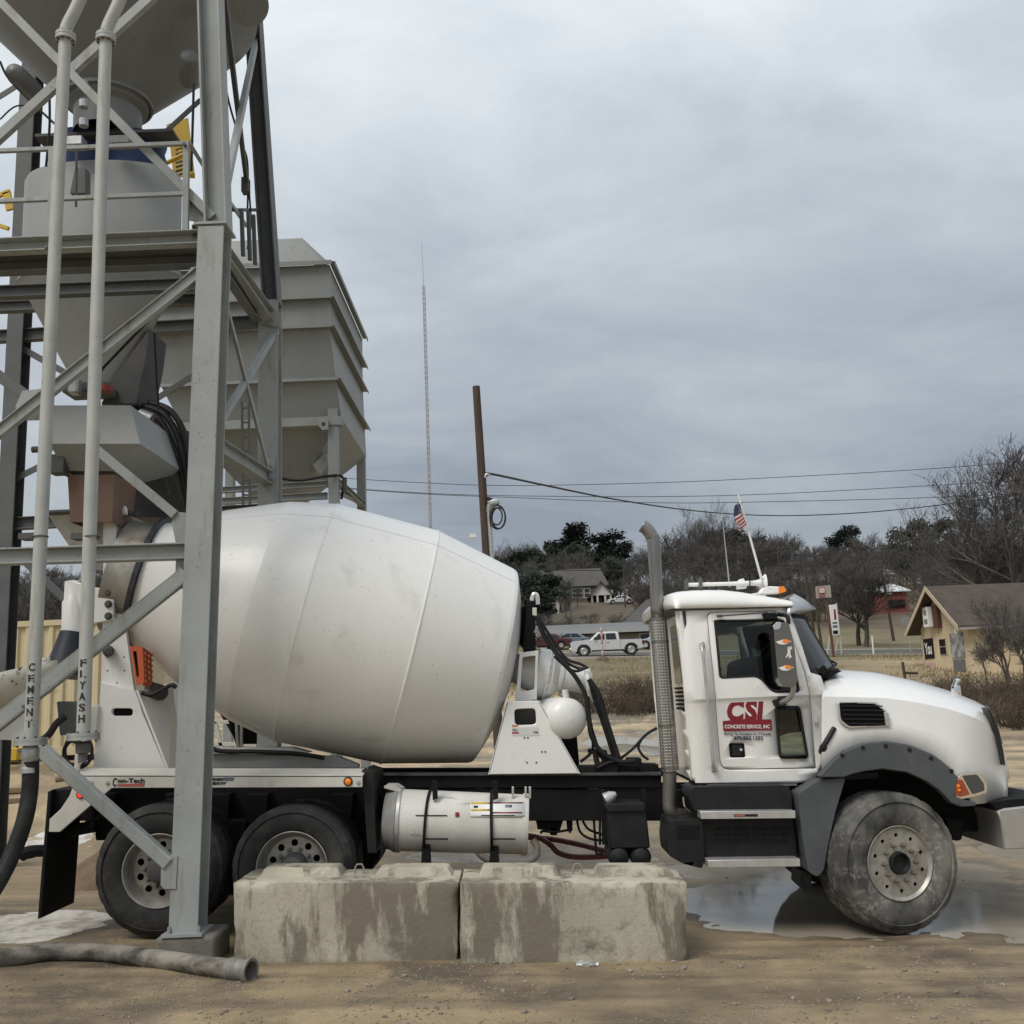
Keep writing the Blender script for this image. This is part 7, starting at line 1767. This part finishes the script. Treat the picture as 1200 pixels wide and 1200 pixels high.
o3, *_ = gable_house('far_house', 744, 760, 175, 712, 702, 694, 8, mat('pinkish_wall', (.30, .235, .2), rough=.9), dkroof, 'dull pinkish house among trees left of the exhaust stack')
win_(o3, 751, 707, .9, 1.0, 175)
st, a, b, z0, ze_ = gable_house('strip_building', 606, 764, 104, 760, 739, 733, 12, mat('beige_block_wall', (.27, .225, .165), (.22, .185, .14), rough=.9, scale=.6), mat('pale_metal_roof', (.15, .15, .15), (.11, .11, .11), rough=.5, scale=.5), 'long low beige building behind the silver pickup', eave=.6)
MB().bx(a.x - .7, b.x + .7, 103.25, 103.4, ze_ - .35, ze_ + .18).build('fascia', mat('pale_fascia', (.36, .365, .37), rough=.6), st)
MB().bx(a.x - .6, b.x + .6, 103.4, 103.9, ze_ - .42, ze_ - .36).build('soffit', blk, st)
for u in (634, 648, 757): win_(st, u, 750, 1.1, 1.2, 104)
o4, a, b, z0, ze_ = gable_house('grey_roof_house', 732, 822, 112, 762, 735, 703, 16, offw, dkroof, 'pale house with a broad grey hipped roof behind the exhaust stack', ridge_in=4.5, eave=.7)
win_(o4, 777, 748, 1.2, 1.6, 112); win_(o4, 800, 748, 1.2, 1.6, 112)
rb, a, b, z0, ze_ = gable_house('red_building', 1019, 1064, 150, 710, 694, 686, 12, mat('red_wall', (.22, .06, .045), (.17, .05, .04), rough=.8, scale=1), mat('white_metal_roof', (.62, .63, .63), rough=.4), 'low red building with a white roof beyond the road', eave=.5)
c = P(1040, 691, 149.6); MB().box((c.x, 149.7, c.z), (1.0, .1, 1.4)).build('sign_panel', whp, rb)
MB().bx(P(1041, 704, 149.8).x, P(1060, 704, 149.8).x, 149.7, 149.95, P(1050, 711, 150).z, P(1050, 703, 150).z).build('open_bay', blk, rb)
o5, *_ = gable_house('hill_house', 1034, 1048, 190, 684, 674, 668, 8, offw, mat('grey_tin_roof', (.4, .41, .41), rough=.5), 'tiny pale house on the hill above the red building')

# ------------------------------------------------------------------ roadside signs, fence
sp_ = thing('sign_board', G(975, 762), 'tall narrow white sign board propped on white legs by the road', 'sign')
D = 80.0
zb2 = gz0(980, D).z
B('leg', P(970, 709, D), Vector((P(977, 757, D).x, D, zb2 - .1)), .1, .1, 'box', m=offw, parent=sp_); B('leg', P(980, 707, D), Vector((P(985.5, 757, D).x, D, zb2 - .1)), .1, .1, 'box', m=offw, parent=sp_)
B('brace', P(983, 744, D + .1), Vector((P(976, 757, D).x, D, zb2 - .1)), .09, .09, 'box', m=offw, parent=sp_); B('brace', P(973, 742, D + .1), Vector((P(967.5, 757, D).x, D, zb2 - .1)), .09, .09, 'box', m=offw, parent=sp_)
bd_ = MB().prism(px([(971, 709), (980, 708), (984.5, 744), (975.5, 744.5)], D - .1), (0, .08, 0)).build('board', whp, sp_, smooth=0)
MB().prism(px([(977, 714), (979, 714), (980.2, 726), (977.8, 726)], D - .12), (0, .02, 0)).build('red_stripe', redp, bd_, smooth=0)
for i, (v, h_) in enumerate(((729, 2), (733, 2.5), (739, 4))): MB().prism(px([(975.5 + i * .4, v), (981 + i * .5, v - .3), (981.3 + i * .5, v + h_ - .3), (975.8 + i * .4, v + h_)], D - .12), (0, .02, 0)).build('print_block', prgrey if i < 2 else blk, bd_, smooth=0)
rs = thing('pole_sign', gz0(976, 77), 'small red and white box sign on a rusty pole right of the cab', 'sign')
rust = mat('rusty_pole', (.13, .065, .045), (.08, .045, .035), rough=.9, scale=2)
MB().tube([Vector((P(977, 766, 77).x, 77, gbase(P(977, 766, 77).x, 77) - .2)), P(968, 700, 77)], .11, 8).build('pole', rust, rs)
MB().prism(px([(957.5, 687), (973, 685.5), (974.5, 700), (958.5, 701)], 76.8), (0, .5, 0)).build('sign_box', mat('faded_sign', (.34, .31, .27), rough=.8), rs, smooth=0)
MB().prism(px([(959, 688), (966, 687.3), (966.5, 699.5), (960, 700)], 76.75), (0, .03, 0)).build('sign_face', mat('faded_red_sign', (.30, .11, .10), rough=.8), rs, smooth=0)
MB().prism(px([(960, 689), (966, 688.4), (966.6, 694.5), (960.6, 695)], 76.7), (0, .03, 0)).build('sign_print', mat('pale_pink_print', (.6, .45, .42), rough=.7), rs, smooth=0)
ss = thing('road_sign', gz0(1066, 78), 'back of a round grey road sign on a thin post left of the cream house', 'sign')
c = P(1062.5, 728, 78); MB().lathe([(0, .001), (0, .40), (.02, .40), (.02, .001)], c, (0, 1, 0), 8).build('sign_plate', galv, ss, smooth=0)
MB().tube([Vector((P(1066, 750, 78).x, 78.05, gbase(P(1066, 750, 78).x, 78) - .2)), P(1062.5, 724, 78.05)], .04, 6).build('post', galv, ss)
wp = MB().tube([gz0(1023, 80) - Vector((0, 0, .2)), P(1022, 745, 80)], .07, 6); tag(wp.build('marker_post', whp), 'small white marker post on the grass across the road', 'post')
fp_ = thing('fence_end', G(1060, 800), 'dark gate post with a fallen rail at the yard edge', 'fence')
MB().tube([G(1061, 797) - Vector((0, 0, .2)), G(1061, 797) + Vector((-.05, 0, .95))], .08, 8).build('post', wood_pole, fp_); g1_ = G(1061, 797)
MB().tube([g1_ + Vector((.05, 0, .38)), g1_ + Vector((.75, .2, .34))], .07, 8).build('rail', wood_pole, fp_)
stk = thing('striped_stake', gz0(706, 76), 'red and white striped stake standing in front of the silver pickup', 'stake')
g2_ = gz0(706, 76); tp_ = P(704.5, 735, 76)
MB().tube([g2_ - Vector((0, 0, .1)), tp_], .09, 6).build('post', mat('stake_red', (.36, .13, .10), (.55, .5, .46), rough=.8, scale=1.2, lo=.48, hi=.52, amount=1, stretch=(.3, .3, 2.5)), stk)
MB().lathe([(0, .5), (.2, .35), (.3, .001)], g2_, (0, 0, 1), 10).build('base', mat('stake_base', (.12, .08, .06), rough=.9), stk)

# ------------------------------------------------------------------ vehicles beyond
def car_wheel(o, x, y, r, w, side, rim_m):
    t = MB().lathe([(0, r * .62), (.0, r * .95), (.04, r), (w - .04, r), (w, r * .95), (w, r * .62)], (x, y, r), (0, 1, 0), 24).build('wheel', tyre_m, o)
    yy = y + (.015 if side < 0 else w - .015)
    MB().lathe([(0, .001), (0, r * .2), (.02 * side, r * .25), (.03 * side, r * .55), (0, r * .64)], (x, yy, r), (0, 1, 0), 20).build('rim', rim_m, t)
def car(kind, label, paint, u, v, D, rot, cat):
    o = thing('pickup_truck' if kind == 'pickup' else 'parked_car', (0, 0, 0), label, cat)
    if kind == 'pickup':
        L, Wd, r = 5.85, 2.0, .47; xf, xr_ = -1.85, 1.95
        body = [(-2.9, .55), (-2.92, .75), (-2.85, 1.08), (-2.6, 1.22), (-1.35, 1.33), (.35, 1.30), (.38, 1.30), (2.85, 1.28), (2.9, 1.2), (2.92, .62), (2.4, .55)]
        cabp = [(-1.4, 1.30), (-.72, 1.88), (-.45, 1.94), (.75, 1.94), (.98, 1.88), (1.05, 1.28)]
        wins = [[(-1.02, 1.36), (-.62, 1.80), (-.14, 1.83), (-.14, 1.34)], [(-.04, 1.34), (-.04, 1.83), (.72, 1.82), (.82, 1.34)]]
    else:
        L, Wd, r = 4.6, 1.8, .33; xf, xr_ = -1.4, 1.4
        body = [(-2.25, .35), (-2.3, .6), (-2.15, .78), (-1.2, .95), (1.3, .98), (2.1, .95), (2.28, .8), (2.28, .4)]
        cabp = [(-1.25, .93), (-.45, 1.40), (.6, 1.44), (1.1, 1.35), (1.75, .95)]
        wins = [[(-.85, 1.0), (-.36, 1.33), (.1, 1.36), (.1, 1.0)], [(.2, 1.0), (.2, 1.36), (.85, 1.33), (1.25, 1.02)]]
    bp = [q for q in body]
    pts = []
    for q in body: pts.append(Vector((q[0], -Wd / 2, q[1])))
    low = []
    for cx_ in (xr_, xf):
        low += [Vector((cx_ + (r + .1) * math.cos(a_), -Wd / 2, r + (r + .1) * math.sin(a_))) for a_ in [math.pi * i / 8 for i in range(9)] if r + (r + .1) * math.sin(a_) > body[0][1] - .1]
    MB().prism(pts + low, (0, Wd, 0)).build('body', paint, o, bevel=.06, seg=3, smooth=40)
    cb = MB(); n0 = [Vector((x, -Wd / 2 + .04 + (.16 if z > 1.5 or (kind != 'pickup' and z > 1.2) else 0), z)) for x, z in cabp]; n1 = [Vector((p.x, -p.y, p.z)) for p in n0]
    k = len(n0); cb.v = n0 + n1; cb.f = [tuple(range(k)), tuple(reversed(range(k, 2 * k)))] + [(i, (i + 1) % k, k + (i + 1) % k, k + i) for i in range(k)]
    cbo = cb.build('cab_shell', paint, o, bevel=.04, seg=2)
    for w_ in wins:
        for s in (-1, 1):
            MB().prism([Vector((x, s * (Wd / 2 - .02 - .15 * ((z - cabp[0][1]) / (cabp[2][1] - cabp[0][1]))), z)) for x, z in w_], (0, s * .012, 0)).build('window', glz, cbo, smooth=0)
    a_, b_ = cabp[0], cabp[1]; MB().prism([(lerp(a_[0], b_[0], .12) - .02, -Wd / 2 + .2, lerp(a_[1], b_[1], .12) + .02), (lerp(a_[0], b_[0], .12) - .02, Wd / 2 - .2, lerp(a_[1], b_[1], .12) + .02), (lerp(a_[0], b_[0], .95) - .02, Wd / 2 - .3, lerp(a_[1], b_[1], .95) + .02), (lerp(a_[0], b_[0], .95) - .02, -Wd / 2 + .3, lerp(a_[1], b_[1], .95) + .02)], (-.012, 0, .012)).build('windscreen', glz, cbo, smooth=0)
    for cx_ in (xf, xr_):
        MB().bx(cx_ - r - .08, cx_ + r + .08, -Wd / 2 + .05, Wd / 2 - .05, .3, r + r).build('wheel_housing', blk, o)
        car_wheel(o, cx_, -Wd / 2 - .03, r, .26, -1, alum); car_wheel(o, cx_, Wd / 2 - .23, r, .26, 1, alum)
    zl = body[2][1] - .2
    for s in (-1, 1):
        MB().box((body[2][0] + .06, s * (Wd / 2 - .22), zl), (.14, .36, .2)).build('headlamp', whp, o, bevel=.02); MB().box((body[-3][0] - .02, s * (Wd / 2 - .06), body[-3][1] - .16), (.1, .16, .36)).build('tail_lamp', red_l if False else redp, o, bevel=.02)
        MB().box((cabp[0][0] + .45, s * (Wd / 2 + .1), cabp[0][1] + .16), (.12, .2, .18)).build('wing_mirror', blk, o, bevel=.02)
        MB().box((.1, s * (Wd / 2 + .005), body[3][1] - .12), (.18, .03, .04)).build('door_handle', blk, o)
    MB().bx(body[0][0] - .1, body[0][0] + .15, -Wd / 2 + .02, Wd / 2 - .02, body[0][1] - .12, body[0][1] + .2).build('bumper', chrome if kind == 'pickup' else paint, o, bevel=.04)
    MB().bx(body[-2][0] - .1, body[-2][0] + .12, -Wd / 2 + .05, Wd / 2 - .05, body[-2][1] - .1, body[-2][1] + .12).build('bumper', chrome if kind == 'pickup' else paint, o, bevel=.03)
    MB().bx(body[1][0] - .02, body[1][0] + .04, -Wd / 4, Wd / 4, body[1][1] - .05, body[2][1] - .05).build('grille', blk, o)
    MB().bx(xf + r + .15, xr_ - r - .15, -Wd / 2 - .01, -Wd / 2 + .1, body[0][1] - .14, body[0][1] - .02).build('sill_step', blk, o)
    if kind == 'pickup':
        for x_ in (-.09, 1.08): MB().bx(x_ - .008, x_ + .008, -Wd / 2 - .006, -Wd / 2 + .01, .62, 1.30).build('door_seam', blk, o)
        MB().bx(1.15, 2.8, -Wd / 2 + .12, Wd / 2 - .12, 1.27, 1.30).build('bed_floor', blk, o)
    p = P(u, v, D); o.location = (p.x, D, max(gbase(p.x, D) + .05, gbase(p.x, D))); o.rotation_euler = (.08 if D < 90 else .09, 0, rot) if rot == 0 else (0, 0, rot)
    return o
silver = mat('silver_paint', (.66, .67, .67), (.60, .61, .61), rough=.25, metal=.1, scale=2, coat=.5)
car('pickup', 'silver crew cab pickup driving on the road beyond the yard', silver, 710, 760, 83.6, 0, 'pickup')
car('sedan', 'dark red car parked left behind the pickup', mat('maroon_paint', (.085, .03, .033), rough=.3, coat=.5), 640, 757, 98, 0, 'car')
car('sedan', 'grey blue car parked just ahead of the pickup', mat('grey_blue_paint', (.20, .24, .30), rough=.3, coat=.5), 664, 757, 99, R(20), 'car')
car('sedan', 'pale blue car parked behind the tail of the pickup', mat('pale_blue_paint', (.38, .46, .55), rough=.3, coat=.5), 775, 757, 97, R(-10), 'car')
0 and car('sedan', 'blue car parked hidden behind the pickup', mat('blue_car_paint', (.08, .12, .25), rough=.3, coat=.5), 722, 757, 98, 0, 'car')
car('sedan', 'white car parked in front of the porch house', mat('white_car_paint', (.62, .63, .64), rough=.3), 727, 703, 178, 0, 'car')
